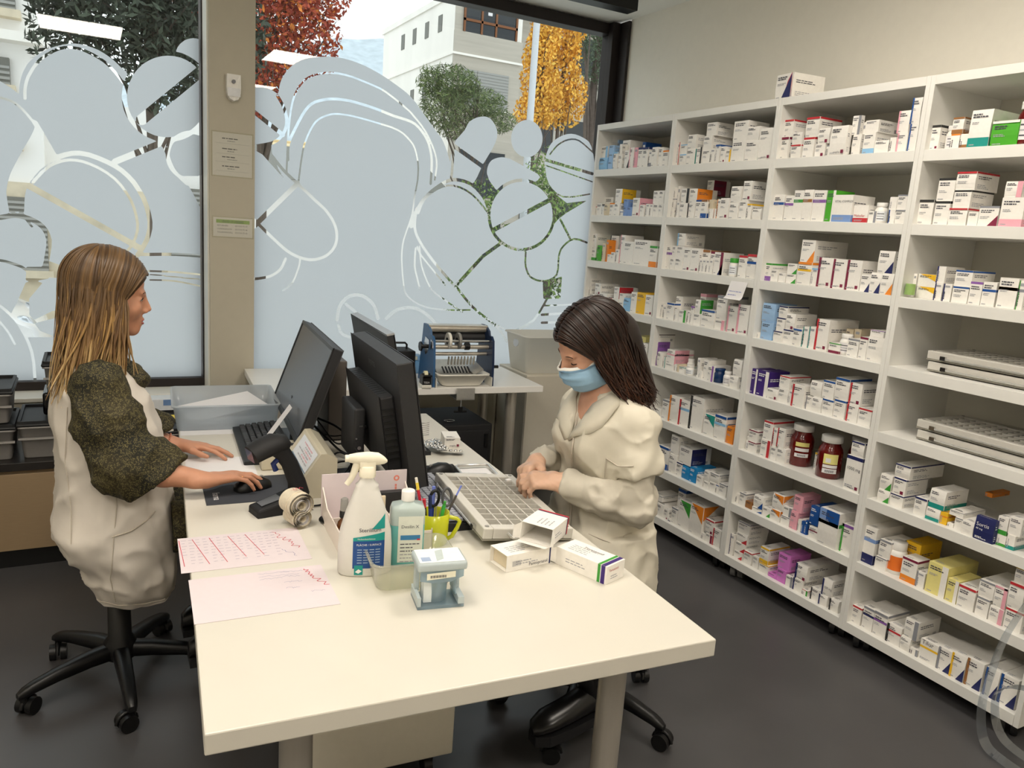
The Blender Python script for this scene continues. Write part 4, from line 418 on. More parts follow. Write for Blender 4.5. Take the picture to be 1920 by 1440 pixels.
# medicine boxes: bay, shelf, [(y far, y near, base z, height, depth, inset, print, stacked on)]
BOXES=[
(1,1,[(-0.018,-0.099,1.95,0.07,0.113,0.025,'S',-1),(-0.018,-0.085,2.02,0.064,0.109,0.029,'w,rS',0),(-0.018,-0,2.12,0.041,0.11,0.1,'w,rS',-1),(-0.107,-0.153,1.95,0.046,0.11,0.025,'L',-1),(-0.101,-0.146,1.996,0.044,0.11,0.029,'L',3),(-0.092,-0.144,2.04,0.047,0.13,0.033,'L',4),(-0.018,-0.037,1.95,0.185,0.11,0.14,'L',-1),(-0.158,-0.2,1.95,0.096,0.043,0.025,'w,tS',-1),(-0.203,-0.24,1.95,0.079,0.043,0.025,'w',-1),(-0.201,-0.226,2.029,0.059,0.039,0.029,'w',8),(-0.171,-0.244,1.95,0.164,0.13,0.07,'w,q',-1),(-0.262,-0.309,1.95,0.1,0.093,0.025,'w,dD',-1),(-0.313,-0.35,1.95,0.112,0.093,0.025,'w,lK',-1),(-0.352,-0.382,1.95,0.11,0.11,0.025,'K',-1),(-0.386,-0.43,1.95,0.108,0.11,0.025,'w,tN',-1),(-0.432,-0.479,1.95,0.106,0.11,0.025,'w,tN',-1),(-0.481,-0.51,1.95,0.086,0.11,0.025,'w,bE',-1),(-0.51,-0.56,1.95,0.103,0.13,0.025,'w',-1),(-0.565,-0.602,1.95,0.099,0.11,0.025,'w',-1),(-0.602,-0.651,1.95,0.081,0.11,0.025,'w,tO',-1),(-0.292,-0.323,1.95,0.153,0.11,0.12,'B',-1)]),
(1,2,[(-0.018,-0.031,1.689,0.051,0.063,0.025,'w,tK',-1),(-0.032,-0.083,1.689,0.069,0.063,0.025,'w',-1),(-0.083,-0.111,1.689,0.064,0.063,0.025,'w,tD',-1),(-0.111,-0.161,1.689,0.065,0.11,0.025,'o',-1),(-0.018,-0.099,1.689,0.11,0.13,0.09,'w,q',-1),(-0.162,-0.21,1.689,0.072,0.11,0.025,'w,tO',-1),(-0.211,-0.261,1.689,0.072,0.13,0.025,'w',-1),(-0.204,-0.268,1.761,0.079,0.13,0.029,'w,sY',6),(-0.267,-0.297,1.689,0.034,0.11,0.025,'w,mB',-1),(-0.299,-0.335,1.689,0.052,0.11,0.025,'u',-1),(-0.338,-0.381,1.689,0.05,0.11,0.025,'u',-1),(-0.291,-0.333,1.741,0.041,0.11,0.029,'u',9),(-0.382,-0.444,1.689,0.1,0.13,0.025,'w,q,sK',-1),(-0.449,-0.489,1.689,0.063,0.11,0.025,'w',-1),(-0.502,-0.535,1.689,0.068,0.11,0.025,'w',-1),(-0.537,-0.564,1.689,0.067,0.11,0.025,'w',-1),(-0.566,-0.613,1.689,0.069,0.11,0.025,'w',-1),(-0.615,-0.653,1.689,0.069,0.11,0.025,'w',-1),(-0.553,-0.602,1.758,0.068,0.11,0.029,'w',16),(-0.604,-0.646,1.758,0.069,0.11,0.029,'w',17)]),
(1,3,[(-0.018,-0.06,1.423,0.066,0.103,0.025,'w,bG',-1),(-0.018,-0.056,1.489,0.093,0.099,0.029,'w',0),(-0.075,-0.124,1.423,0.091,0.13,0.025,'g',-1),(-0.125,-0.157,1.423,0.106,0.053,0.025,'o',-1),(-0.158,-0.182,1.423,0.127,0.048,0.03,'O',-1),(-0.183,-0.217,1.423,0.045,0.053,0.025,'w',-1),(-0.219,-0.262,1.423,0.059,0.11,0.025,'w',-1),(-0.018,-0.047,1.423,0.154,0.11,0.13,'N',-1),(-0.13,-0.206,1.423,0.154,0.13,0.08,'w',-1),(-0.265,-0.293,1.423,0.078,0.11,0.025,'w',-1),(-0.295,-0.337,1.423,0.161,0.13,0.03,'w,lK',-1),(-0.339,-0.428,1.423,0.127,0.13,0.025,'w',-1),(-0.43,-0.578,1.423,0.141,0.2,0.025,'w',-1),(-0.58,-0.645,1.423,0.113,0.13,0.025,'w,tG,bO',-1)]),
(2,1,[(-0.718,-0.735,1.95,0.116,0.11,0.025,'w,rR',-1),(-0.745,-0.795,1.95,0.054,0.13,0.025,'w,tS',-1),(-0.737,-0.787,2.004,0.049,0.11,0.029,'w,tS',1),(-0.797,-0.859,1.95,0.076,0.13,0.025,'w,sT',-1),(-0.79,-0.852,2.026,0.071,0.13,0.029,'w',3),(-0.866,-0.906,1.95,0.082,0.11,0.025,'w,rD',-1),(-0.911,-0.967,1.95,0.067,0.13,0.025,'w',-1),(-0.907,-0.966,2.017,0.065,0.13,0.029,'w',6),(-0.914,-0.984,2.082,0.063,0.13,0.033,'w',7),(-0.968,-1,1.95,0.07,0.11,0.025,'w',-1),(-1.001,-1.031,1.95,0.087,0.11,0.025,'w,tB',-1),(-1.038,-1.073,1.95,0.076,0.11,0.025,'w,q',-1),(-1.075,-1.11,1.95,0.059,0.11,0.025,'w,rY',-1),(-1.112,-1.197,1.95,0.098,0.13,0.025,'w',-1),(-1.106,-1.198,2.048,0.087,0.13,0.029,'w',13),(-1.202,-1.282,1.95,0.091,0.13,0.025,'w,sT',-1),(-1.198,-1.273,2.041,0.062,0.13,0.029,'w',15),(-1.283,-1.362,1.95,0.14,0.13,0.025,'w,q',-1)]),
(2,2,[(-0.718,-0.736,1.689,0.047,0.11,0.025,'w',-1),(-0.718,-0.737,1.736,0.048,0.11,0.029,'w,tE',0),(-0.759,-0.781,1.689,0.081,0.11,0.025,'w',-1),(-0.718,-0.737,1.784,0.057,0.11,0.033,'w',1),(-0.738,-0.757,1.689,0.16,0.11,0.04,'w',-1),(-0.786,-0.843,1.689,0.073,0.13,0.025,'w',-1),(-0.783,-0.845,1.762,0.072,0.13,0.029,'w,rD',5),(-0.845,-0.899,1.689,0.072,0.13,0.025,'w,lD',-1),(-0.85,-0.903,1.761,0.072,0.13,0.029,'w,sO',7),(-0.82,-0.87,1.809,0.077,0.11,0.16,'w,sM',-1),(-0.904,-0.948,1.689,0.089,0.13,0.025,'w,tB',-1),(-0.948,-0.991,1.689,0.089,0.11,0.025,'w,tC,bB',-1),(-1.005,-1.034,1.689,0.047,0.11,0.025,'w',-1),(-0.993,-1.025,1.736,0.043,0.11,0.029,'o',12),(-1.04,-1.056,1.689,0.047,0.11,0.025,'w,lO',-1),(-1.057,-1.08,1.689,0.092,0.11,0.025,'w,lO',-1),(-1.079,-1.138,1.689,0.097,0.13,0.025,'w,q',-1),(-1.144,-1.202,1.689,0.074,0.13,0.025,'w',-1),(-1.14,-1.205,1.763,0.077,0.13,0.029,'w',17),(-1.206,-1.255,1.689,0.086,0.13,0.025,'w',-1),(-1.215,-1.268,1.775,0.088,0.13,0.029,'w,q',19),(-1.257,-1.285,1.689,0.071,0.11,0.025,'w,tY',-1),(-1.296,-1.35,1.689,0.049,0.13,0.025,'w',-1)]),
(2,3,[(-0.718,-0.754,1.423,0.124,0.11,0.025,'w,mP',-1),(-0.758,-0.796,1.423,0.059,0.11,0.025,'w',-1),(-0.756,-0.791,1.482,0.063,0.11,0.029,'w',1),(-0.797,-0.852,1.423,0.063,0.13,0.025,'w',-1),(-0.792,-0.852,1.486,0.06,0.13,0.029,'w',3),(-0.788,-0.846,1.547,0.064,0.13,0.033,'w,lS',4),(-0.854,-0.91,1.423,0.118,0.13,0.025,'w,q',-1),(-0.91,-0.974,1.423,0.118,0.023,0.025,'w,q',-1),(-0.979,-1.001,1.423,0.067,0.023,0.025,'w',-1),(-1.001,-1.027,1.423,0.068,0.023,0.025,'w',-1),(-1.027,-1.051,1.423,0.068,0.023,0.025,'w',-1),(-1.051,-1.076,1.423,0.07,0.023,0.025,'w',-1),(-0.95,-1.025,1.423,0.114,0.13,0.05,'w,tC',-1),(-1.027,-1.061,1.423,0.109,0.11,0.05,'w,tM',-1),(-1.081,-1.143,1.423,0.108,0.13,0.025,'w,dN,rM',-1),(-1.247,-1.3,1.423,0.102,0.13,0.025,'w,tR',-1),(-1.305,-1.362,1.423,0.111,0.13,0.025,'w,tR,mB',-1)]),
(1,4,[(-0.018,-0.034,1.162,0.042,0.11,0.025,'w,lG',-1),(-0.018,-0.035,1.204,0.058,0.11,0.029,'w',0),(-0.018,-0.021,1.262,0.051,0.11,0.033,'w',1),(-0.018,0.007,1.162,0.202,0.11,0.08,'w,tG',-1),(-0.018,0.093,1.162,0.182,0.11,0.2,'w,sG',-1),(-0.036,-0.084,1.162,0.062,0.13,0.025,'w',-1),(-0.085,-0.134,1.162,0.061,0.13,0.025,'w',-1),(-0.141,-0.221,1.162,0.077,0.13,0.025,'w',-1),(-0.08,-0.139,1.224,0.067,0.13,0.029,'w,q',5),(-0.258,-0.332,1.162,0.058,0.13,0.025,'w,lR',-1),(-0.278,-0.329,1.22,0.067,0.13,0.029,'w,sR',9),(-0.339,-0.386,1.162,0.045,0.13,0.025,'w',-1),(-0.334,-0.381,1.207,0.049,0.13,0.029,'w',11),(-0.388,-0.449,1.162,0.073,0.13,0.025,'S',-1),(-0.451,-0.504,1.162,0.113,0.13,0.025,'w',-1),(-0.504,-0.58,1.162,0.117,0.13,0.025,'Y',-1),(-0.581,-0.647,1.162,0.11,0.13,0.025,'w,q',-1)]),
(1,5,[(-0.53,-0.589,0.904,0.09,0.053,0.025,'w,mY',-1),(-0.593,-0.644,0.904,0.105,0.13,0.025,'w',-1),(-0.468,-0.551,0.904,0.127,0.13,0.08,'y',-1)]),
(2,4,[(-0.718,-0.738,1.162,0.077,0.11,0.025,'w',-1),(-0.74,-0.765,1.162,0.066,0.11,0.025,'w',-1),(-0.767,-0.826,1.162,0.088,0.043,0.025,'w,tB',-1),(-0.718,-0.673,1.162,0.123,0.11,0.13,'w',-1),(-0.834,-0.862,1.162,0.06,0.043,0.025,'w',-1),(-0.783,-0.835,1.162,0.126,0.13,0.07,'w',-1),(-0.866,-0.921,1.162,0.063,0.093,0.025,'w,rG',-1),(-0.932,-0.953,1.162,0.066,0.093,0.025,'w',-1),(-0.955,-0.979,1.162,0.092,0.11,0.025,'w,tP',-1),(-0.98,-1.034,1.162,0.059,0.13,0.025,'w',-1),(-0.982,-1.019,1.221,0.069,0.11,0.029,'w,sG',9),(-0.909,-0.953,1.162,0.153,0.11,0.12,'w,tK',-1),(-1.039,-1.134,1.162,0.086,0.13,0.025,'w,tB',-1),(-1.136,-1.202,1.162,0.048,0.13,0.025,'w,rK',-1),(-1.136,-1.205,1.21,0.117,0.13,0.029,'w,tE',13),(-1.219,-1.281,1.162,0.124,0.13,0.025,'w,lK,q',-1),(-1.282,-1.355,1.162,0.138,0.13,0.025,'w,lK,q',-1)]),
(2,5,[(-0.718,-0.724,0.904,0.055,0.11,0.025,'w,sP',-1),(-0.718,-0.722,0.959,0.073,0.11,0.029,'w,sP',0),(-0.718,-0.72,1.032,0.04,0.11,0.033,'w,tD',1),(-0.735,-0.778,0.904,0.079,0.11,0.025,'w',-1),(-0.784,-0.802,0.904,0.059,0.11,0.025,'w,rT',-1),(-0.806,-0.87,0.904,0.031,0.13,0.025,'w',-1),(-0.804,-0.867,0.935,0.074,0.13,0.029,'w,sK,mK',5),(-0.88,-0.897,0.904,0.038,0.11,0.025,'w',-1),(-0.898,-0.915,0.904,0.041,0.11,0.025,'o',-1),(-0.916,-0.959,0.904,0.031,0.11,0.025,'w,tT',-1),(-1.043,-1.065,0.904,0.099,0.11,0.03,'w',-1),(-1.067,-1.089,0.904,0.039,0.11,0.025,'w',-1),(-1.09,-1.128,0.904,0.099,0.11,0.03,'w',-1),(-1.131,-1.171,0.904,0.078,0.11,0.025,'w,rP',-1),(-1.286,-1.339,0.904,0.057,0.13,0.025,'w',-1),(-1.294,-1.349,0.961,0.081,0.13,0.029,'w',14)]),
(2,6,[(-0.751,-0.811,0.635,0.047,0.13,0.025,'w',-1),(-0.817,-0.875,0.635,0.106,0.13,0.025,'w,tE',-1),(-0.876,-0.95,0.635,0.141,0.13,0.025,'w,lO',-1),(-0.951,-1.031,0.635,0.136,0.13,0.025,'w,lR,mS',-1),(-1.031,-1.133,0.635,0.173,0.2,0.025,'w,lD',-1),(-1.144,-1.22,0.635,0.106,0.13,0.025,'w,uT',-1),(-1.222,-1.3,0.635,0.121,0.13,0.025,'w,tB,mS',-1),(-1.306,-1.353,0.635,0.083,0.11,0.025,'O',-1)]),
(2,7,[(-0.82,-0.912,0.369,0.121,0.13,0.025,'w,tB,bB',-1),(-0.921,-0.979,0.369,0.1,0.13,0.025,'w',-1),(-0.914,-0.977,0.469,0.102,0.13,0.029,'w',1),(-0.98,-1.026,0.369,0.072,0.13,0.025,'w,tN',-1),(-0.988,-1.083,0.441,0.09,0.13,0.029,'w,sN',3),(-1.029,-1.085,0.369,0.067,0.13,0.025,'s',-1),(-1.085,-1.134,0.369,0.077,0.13,0.025,'s',-1),(-1.139,-1.186,0.369,0.051,0.13,0.025,'w',-1),(-1.193,-1.233,0.369,0.036,0.11,0.025,'w',-1),(-1.188,-1.229,0.405,0.056,0.11,0.029,'w',8),(-1.235,-1.279,0.369,0.046,0.13,0.025,'w',-1),(-1.231,-1.292,0.415,0.046,0.13,0.029,'w,tE',10),(-1.28,-1.301,0.369,0.044,0.11,0.025,'w,tB',-1),(-1.302,-1.352,0.369,0.06,0.13,0.025,'w,tE',-1)]),
(2,8,[(-0.766,-0.821,0.107,0.027,0.13,0.025,'w',-1),(-0.794,-0.854,0.134,0.047,0.13,0.029,'w',0),(-0.803,-0.889,0.181,0.031,0.13,0.033,'w,tE',1),(-0.855,-0.923,0.107,0.066,0.13,0.025,'w',-1),(-0.925,-0.959,0.107,0.055,0.073,0.025,'w,q',-1),(-0.961,-0.982,0.107,0.017,0.073,0.025,'w,bN',-1),(-0.983,-1.032,0.107,0.087,0.073,0.025,'w,tE',-1),(-0.936,-0.997,0.107,0.168,0.13,0.1,'w,tB',-1),(-1.034,-1.124,0.107,0.147,0.2,0.025,'w,uG',-1),(-1.126,-1.222,0.107,0.162,0.2,0.025,'w,uO',-1),(-1.223,-1.25,0.107,0.034,0.11,0.025,'w',-1),(-1.252,-1.299,0.107,0.044,0.13,0.025,'w,rM',-1),(-1.239,-1.3,0.151,0.073,0.13,0.029,'w,tR,q',11),(-1.3,-1.356,0.107,0.09,0.13,0.025,'w,lR',-1)]),
(3,1,[(-1.418,-1.458,1.95,0.092,0.11,0.025,'w,tM',-1),(-1.418,-1.468,2.042,0.073,0.13,0.029,'w,tR',0),(-1.476,-1.529,1.95,0.057,0.13,0.025,'w,tR',-1),(-1.471,-1.523,2.007,0.052,0.13,0.029,'w',2),(-1.537,-1.595,1.95,0.083,0.13,0.025,'w,tR',-1),(-1.539,-1.607,2.033,0.081,0.13,0.029,'w,tR',4),(-1.603,-1.654,1.95,0.053,0.13,0.025,'w,q',-1),(-1.609,-1.667,2.003,0.062,0.13,0.029,'w,q',6),(-1.661,-1.687,1.95,0.045,0.11,0.025,'w,tE',-1),(-1.695,-1.774,1.95,0.114,0.022,0.005,'w,q',-1),(-1.785,-1.825,1.95,0.078,0.023,0.025,'w',-1),(-1.768,-1.808,2.028,0.073,0.019,0.029,'w,rE',10),(-1.801,-1.818,1.95,0.127,0.11,0.05,'w',-1),(-1.835,-1.887,1.95,0.081,0.13,0.025,'w,bS',-1),(-1.83,-1.891,2.031,0.047,0.13,0.029,'w',13),(-1.889,-1.951,1.95,0.048,0.13,0.025,'w',-1),(-1.953,-1.981,1.95,0.056,0.11,0.025,'w',-1),(-1.982,-2.026,1.95,0.069,0.11,0.025,'w,lK',-1),(-1.973,-2.021,2.019,0.081,0.11,0.029,'w,lK',17),(-2.029,-2.064,1.95,0.099,0.11,0.025,'w,lB',-1),(-2.023,-2.061,2.049,0.092,0.11,0.029,'w,lB',19)]),
(3,2,[(-1.418,-1.477,1.689,0.111,0.13,0.025,'w,mB',-1),(-1.481,-1.528,1.689,0.106,0.11,0.025,'w,mP',-1),(-1.527,-1.579,1.689,0.128,0.13,0.025,'w,mG',-1),(-1.581,-1.63,1.689,0.13,0.11,0.025,'w,mC',-1),(-1.631,-1.697,1.689,0.127,0.13,0.025,'w,mP',-1),(-1.7,-1.743,1.689,0.126,0.11,0.025,'g,rw',-1),(-1.744,-1.836,1.689,0.107,0.13,0.015,'w,bu,VITAL COMPLEX',-1),(-1.838,-1.906,1.689,0.068,0.13,0.025,'w,bR,Maltofer',-1),(-1.908,-1.944,1.689,0.045,0.11,0.025,'w,rE',-1),(-1.997,-2.025,1.689,0.051,0.11,0.025,'w,lB',-1),(-1.99,-2.022,1.74,0.048,0.11,0.029,'w',9),(-2.027,-2.072,1.689,0.051,0.11,0.025,'w,tE',-1),(-2.022,-2.066,1.74,0.056,0.11,0.029,'w,tE',11)]),
(3,3,[(-1.418,-1.452,1.423,0.078,0.11,0.025,'w,tG,bP',-1),(-1.453,-1.494,1.423,0.052,0.11,0.025,'w',-1),(-1.498,-1.538,1.423,0.042,0.11,0.025,'w',-1),(-1.542,-1.596,1.423,0.04,0.13,0.025,'w,dG',-1),(-1.539,-1.593,1.463,0.045,0.13,0.029,'w,dG',3),(-1.603,-1.675,1.423,0.096,0.13,0.025,'w,tO,mY',-1),(-1.601,-1.673,1.519,0.093,0.2,0.029,'w,dO',5),(-1.676,-1.708,1.423,0.075,0.11,0.025,'w,tS',-1),(-1.709,-1.779,1.423,0.121,0.13,0.025,'w,lM,q',-1),(-1.779,-1.846,1.423,0.119,0.13,0.025,'w,lM,q',-1),(-1.848,-1.917,1.423,0.12,0.13,0.025,'w,lM,q',-1),(-1.919,-1.963,1.423,0.069,0.11,0.025,'w,dN',-1),(-1.964,-2.012,1.423,0.079,0.11,0.025,'w,dN',-1),(-2.012,-2.065,1.423,0.08,0.13,0.025,'w,dO',-1),(-1.983,-2.051,1.502,0.085,0.13,0.029,'w,dN',12)]),
(3,4,[(-1.418,-1.437,1.162,0.026,0.11,0.025,'w',-1),(-1.438,-1.508,1.162,0.078,0.13,0.025,'L',-1),(-1.43,-1.505,1.24,0.084,0.13,0.029,'L',1),(-1.516,-1.568,1.162,0.048,0.13,0.025,'w,tN',-1),(-1.52,-1.567,1.21,0.06,0.11,0.029,'w,tN',3),(-1.522,-1.572,1.27,0.051,0.13,0.033,'w,tN',4),(-1.568,-1.626,1.162,0.062,0.13,0.025,'w,tN',-1),(-1.573,-1.623,1.224,0.07,0.13,0.029,'w,q',6),(-1.626,-1.673,1.162,0.073,0.11,0.025,'w,tB',-1),(-1.674,-1.705,1.162,0.088,0.11,0.025,'w,lT',-1),(-1.707,-1.74,1.162,0.093,0.11,0.025,'w,lT',-1),(-1.741,-1.806,1.162,0.13,0.18,0.025,'w,lR,q',-1),(-1.816,-1.87,1.162,0.042,0.073,0.025,'w,tG,bM',-1),(-1.905,-1.957,1.162,0.073,0.13,0.025,'w,tE',-1),(-1.959,-1.995,1.162,0.087,0.11,0.025,'w,tM',-1),(-1.997,-2.07,1.162,0.095,0.13,0.025,'w',-1),(-1.996,-2.056,1.257,0.026,0.13,0.029,'w,tP',15),(-1.83,-1.866,1.162,0.101,0.11,0.1,'o',-1),(-1.87,-1.902,1.162,0.106,0.11,0.1,'o',-1)]),
(3,5,[(-1.418,-1.454,0.904,0.116,0.11,0.025,'p,rw',-1),(-1.455,-1.522,0.904,0.115,0.13,0.025,'p,rw',-1),(-1.523,-1.588,0.904,0.047,0.13,0.025,'w,q',-1),(-1.589,-1.645,0.904,0.063,0.13,0.025,'w',-1),(-1.581,-1.639,0.967,0.053,0.13,0.029,'w,tR',3),(-1.645,-1.676,0.904,0.062,0.11,0.025,'w,rR',-1),(-1.675,-1.74,0.904,0.097,0.13,0.01,'w,lR',-1),(-1.741,-1.776,0.904,0.059,0.13,0.025,'w,lE',-1),(-1.776,-1.826,0.904,0.063,0.13,0.025,'w',-1),(-1.754,-1.812,0.967,0.065,0.13,0.029,'w',8),(-1.828,-1.884,0.904,0.066,0.13,0.025,'w,tB',-1),(-1.814,-1.873,0.97,0.076,0.13,0.029,'w,tB',10),(-1.885,-1.94,0.904,0.076,0.13,0.025,'w,tB',-1),(-1.875,-1.943,0.98,0.09,0.13,0.029,'w,tB',12),(-1.947,-2.001,0.904,0.071,0.13,0.025,'w,lR',-1),(-1.945,-2.002,0.975,0.087,0.13,0.029,'w,lR,q',14),(-2.002,-2.063,0.904,0.068,0.13,0.025,'w,tR',-1)]),
(3,6,[(-1.45,-1.499,0.635,0.048,0.11,0.025,'w,tM',-1),(-1.443,-1.498,0.683,0.054,0.13,0.029,'w,tM',0),(-1.527,-1.582,0.635,0.08,0.13,0.025,'w,rR',-1),(-1.527,-1.582,0.715,0.087,0.13,0.029,'w,tR',2),(-1.589,-1.625,0.635,0.061,0.11,0.025,'w',-1),(-1.584,-1.61,0.696,0.085,0.11,0.029,'w,lR',4),(-1.627,-1.676,0.635,0.067,0.13,0.025,'w',-1),(-1.611,-1.655,0.702,0.086,0.11,0.029,'w,lR',6),(-1.768,-1.796,0.635,0.078,0.11,0.1,'w,tY',-1),(-1.995,-2.07,0.635,0.142,0.13,0.01,'w,tN,q,1000 mg',-1),(-2.007,-2.066,0.777,0.061,0.13,0.014,'w,tN',9)]),
(3,7,[(-1.418,-1.439,0.369,0.047,0.11,0.025,'w',-1),(-1.441,-1.481,0.369,0.06,0.11,0.025,'w,tE',-1),(-1.483,-1.524,0.369,0.033,0.11,0.025,'C',-1),(-1.526,-1.586,0.369,0.021,0.13,0.025,'w,dB',-1),(-1.529,-1.587,0.39,0.059,0.13,0.029,'w,dB',3),(-1.589,-1.636,0.369,0.04,0.13,0.025,'w,dG',-1),(-1.637,-1.693,0.369,0.051,0.13,0.025,'w,uO',-1),(-1.637,-1.699,0.42,0.072,0.13,0.029,'w,uO',6),(-1.697,-1.748,0.369,0.041,0.13,0.025,'w,tE',-1),(-1.701,-1.749,0.41,0.043,0.13,0.029,'w,rE',8),(-1.75,-1.79,0.369,0.08,0.11,0.025,'K',-1),(-1.753,-1.801,0.449,0.075,0.11,0.029,'K',10),(-1.792,-1.811,0.369,0.055,0.11,0.025,'w',-1),(-1.813,-1.83,0.369,0.055,0.11,0.025,'B',-1),(-1.832,-1.844,0.369,0.064,0.11,0.025,'B',-1),(-1.846,-1.892,0.424,0.083,0.13,0.029,'B',13),(-1.856,-1.912,0.369,0.051,0.13,0.025,'w,mM',-1),(-1.913,-2.01,0.369,0.157,0.2,0.008,'w,hB,ju,mG',-1),(-2.012,-2.068,0.369,0.12,0.13,0.025,'w,tP,lG',-1)]),
(3,8,[(-1.418,-1.444,0.107,0.106,0.11,0.025,'w,lN',-1),(-1.452,-1.506,0.107,0.037,0.13,0.025,'w,dR',-1),(-1.45,-1.512,0.144,0.044,0.13,0.029,'w,dR',1),(-1.448,-1.517,0.188,0.046,0.13,0.033,'w,dR',2),(-1.443,-1.519,0.234,0.054,0.13,0.037,'w,tE',3),(-1.514,-1.564,0.107,0.059,0.13,0.025,'w,tR',-1),(-1.572,-1.607,0.107,0.058,0.11,0.025,'w',-1),(-1.613,-1.669,0.107,0.042,0.13,0.025,'w,tY',-1),(-1.609,-1.66,0.149,0.077,0.13,0.029,'w,tY,bY',7),(-1.671,-1.719,0.107,0.018,0.13,0.025,'k',-1),(-1.72,-1.77,0.107,0.061,0.13,0.025,'k',-1),(-1.714,-1.78,0.168,0.071,0.13,0.029,'k',10),(-1.772,-1.81,0.107,0.05,0.11,0.025,'w,rE',-1),(-1.812,-1.865,0.107,0.057,0.13,0.025,'w,lN',-1),(-1.815,-1.878,0.164,0.069,0.2,0.029,'w,lN,q',13),(-1.866,-1.896,0.107,0.025,0.11,0.025,'w,tR,rG',-1),(-1.909,-1.955,0.107,0.055,0.11,0.025,'w,lD',-1),(-1.956,-1.999,0.107,0.047,0.11,0.025,'w,lN',-1),(-2.011,-2.056,0.107,0.052,0.13,0.025,'w,lD',-1),(-1.961,-2.009,0.154,0.072,0.13,0.029,'w,lN,150 mg',17)]),
(4,1,[(-2.118,-2.152,1.95,0.087,0.11,0.025,'w,tD,q',-1),(-2.195,-2.228,1.95,0.051,0.11,0.025,'w,tO',-1),(-2.192,-2.233,2.001,0.056,0.11,0.029,'w,tC,bC',1),(-2.23,-2.258,1.95,0.049,0.11,0.025,'w,bC',-1),(-2.259,-2.333,1.95,0.124,0.16,0.025,'w,bT',-1),(-2.338,-2.427,1.95,0.081,0.13,0.025,'g,tw,hTitle',-1)]),
(4,2,[(-2.118,-2.175,1.689,0.088,0.13,0.025,'w,tD',-1),(-2.18,-2.236,1.689,0.083,0.13,0.025,'w,tD',-1),(-2.176,-2.239,1.772,0.08,0.13,0.029,'w,tD',1),(-2.237,-2.304,1.689,0.059,0.13,0.025,'w,tR',-1),(-2.241,-2.303,1.748,0.062,0.13,0.029,'w,tD',3),(-2.239,-2.309,1.809,0.063,0.13,0.033,'w,tR',4),(-2.307,-2.343,1.689,0.047,0.11,0.025,'w,sT',-1),(-2.343,-2.41,1.689,0.067,0.13,0.025,'w,dM,tE',-1),(-2.414,-2.489,1.689,0.095,0.13,0.025,'w,bK',-1),(-2.415,-2.472,1.784,0.052,0.13,0.029,'w,rK',8)]),
(4,3,[(-2.118,-2.132,1.423,0.088,0.11,0.06,'w',-1),(-2.138,-2.212,1.423,0.043,0.13,0.06,'w,uY',-1),(-2.134,-2.207,1.466,0.046,0.13,0.064,'w,uY',1),(-2.231,-2.261,1.423,0.062,0.11,0.025,'w,lN',-1),(-2.227,-2.26,1.485,0.06,0.11,0.029,'w,lN',3),(-2.264,-2.295,1.423,0.063,0.11,0.025,'w,lN',-1),(-2.299,-2.357,1.423,0.057,0.13,0.025,'w,tB',-1),(-2.297,-2.359,1.48,0.057,0.13,0.029,'w,tB',6),(-2.359,-2.402,1.423,0.079,0.11,0.025,'w,tP',-1),(-2.403,-2.45,1.423,0.082,0.11,0.025,'w,mB',-1),(-2.456,-2.518,1.423,0.101,0.13,0.025,'w,mR,mO',-1),(-2.52,-2.541,1.423,0.097,0.11,0.025,'w,lG,mE',-1)]),
(4,6,[(-2.145,-2.196,0.635,0.048,0.13,0.025,'w,dG',-1),(-2.143,-2.194,0.683,0.06,0.13,0.029,'w,dG',0),(-2.197,-2.252,0.635,0.047,0.13,0.025,'w,tN',-1),(-2.199,-2.251,0.682,0.065,0.13,0.029,'w,tN,q',2),(-2.196,-2.259,0.746,0.054,0.2,0.033,'w,tN',3),(-2.299,-2.347,0.635,0.068,0.11,0.025,'w,tN',-1),(-2.349,-2.402,0.635,0.047,0.13,0.025,'w,bT',-1),(-2.35,-2.41,0.682,0.07,0.13,0.029,'w,bT',6),(-2.402,-2.429,0.635,0.045,0.11,0.025,'Y,mO',-1),(-2.431,-2.455,0.635,0.015,0.11,0.025,'w',-1),(-2.456,-2.49,0.635,0.044,0.13,0.025,'w,tE',-1),(-2.492,-2.535,0.635,0.05,0.13,0.01,'w',-1),(-2.429,-2.481,0.679,0.019,0.13,0.029,'w,tE',10),(-2.537,-2.604,0.635,0.083,0.019,0.008,'N,Sortis',-1),(-2.605,-2.636,0.635,0.038,0.11,0.025,'w,bG',-1),(-2.596,-2.631,0.673,0.062,0.11,0.029,'w,bG',14),(-2.637,-2.664,0.635,0.05,0.11,0.025,'w,bT',-1),(-2.633,-2.674,0.685,0.062,0.11,0.029,'w',16),(-2.445,-2.472,0.735,0.016,0.11,0.2,'O',-1)]),
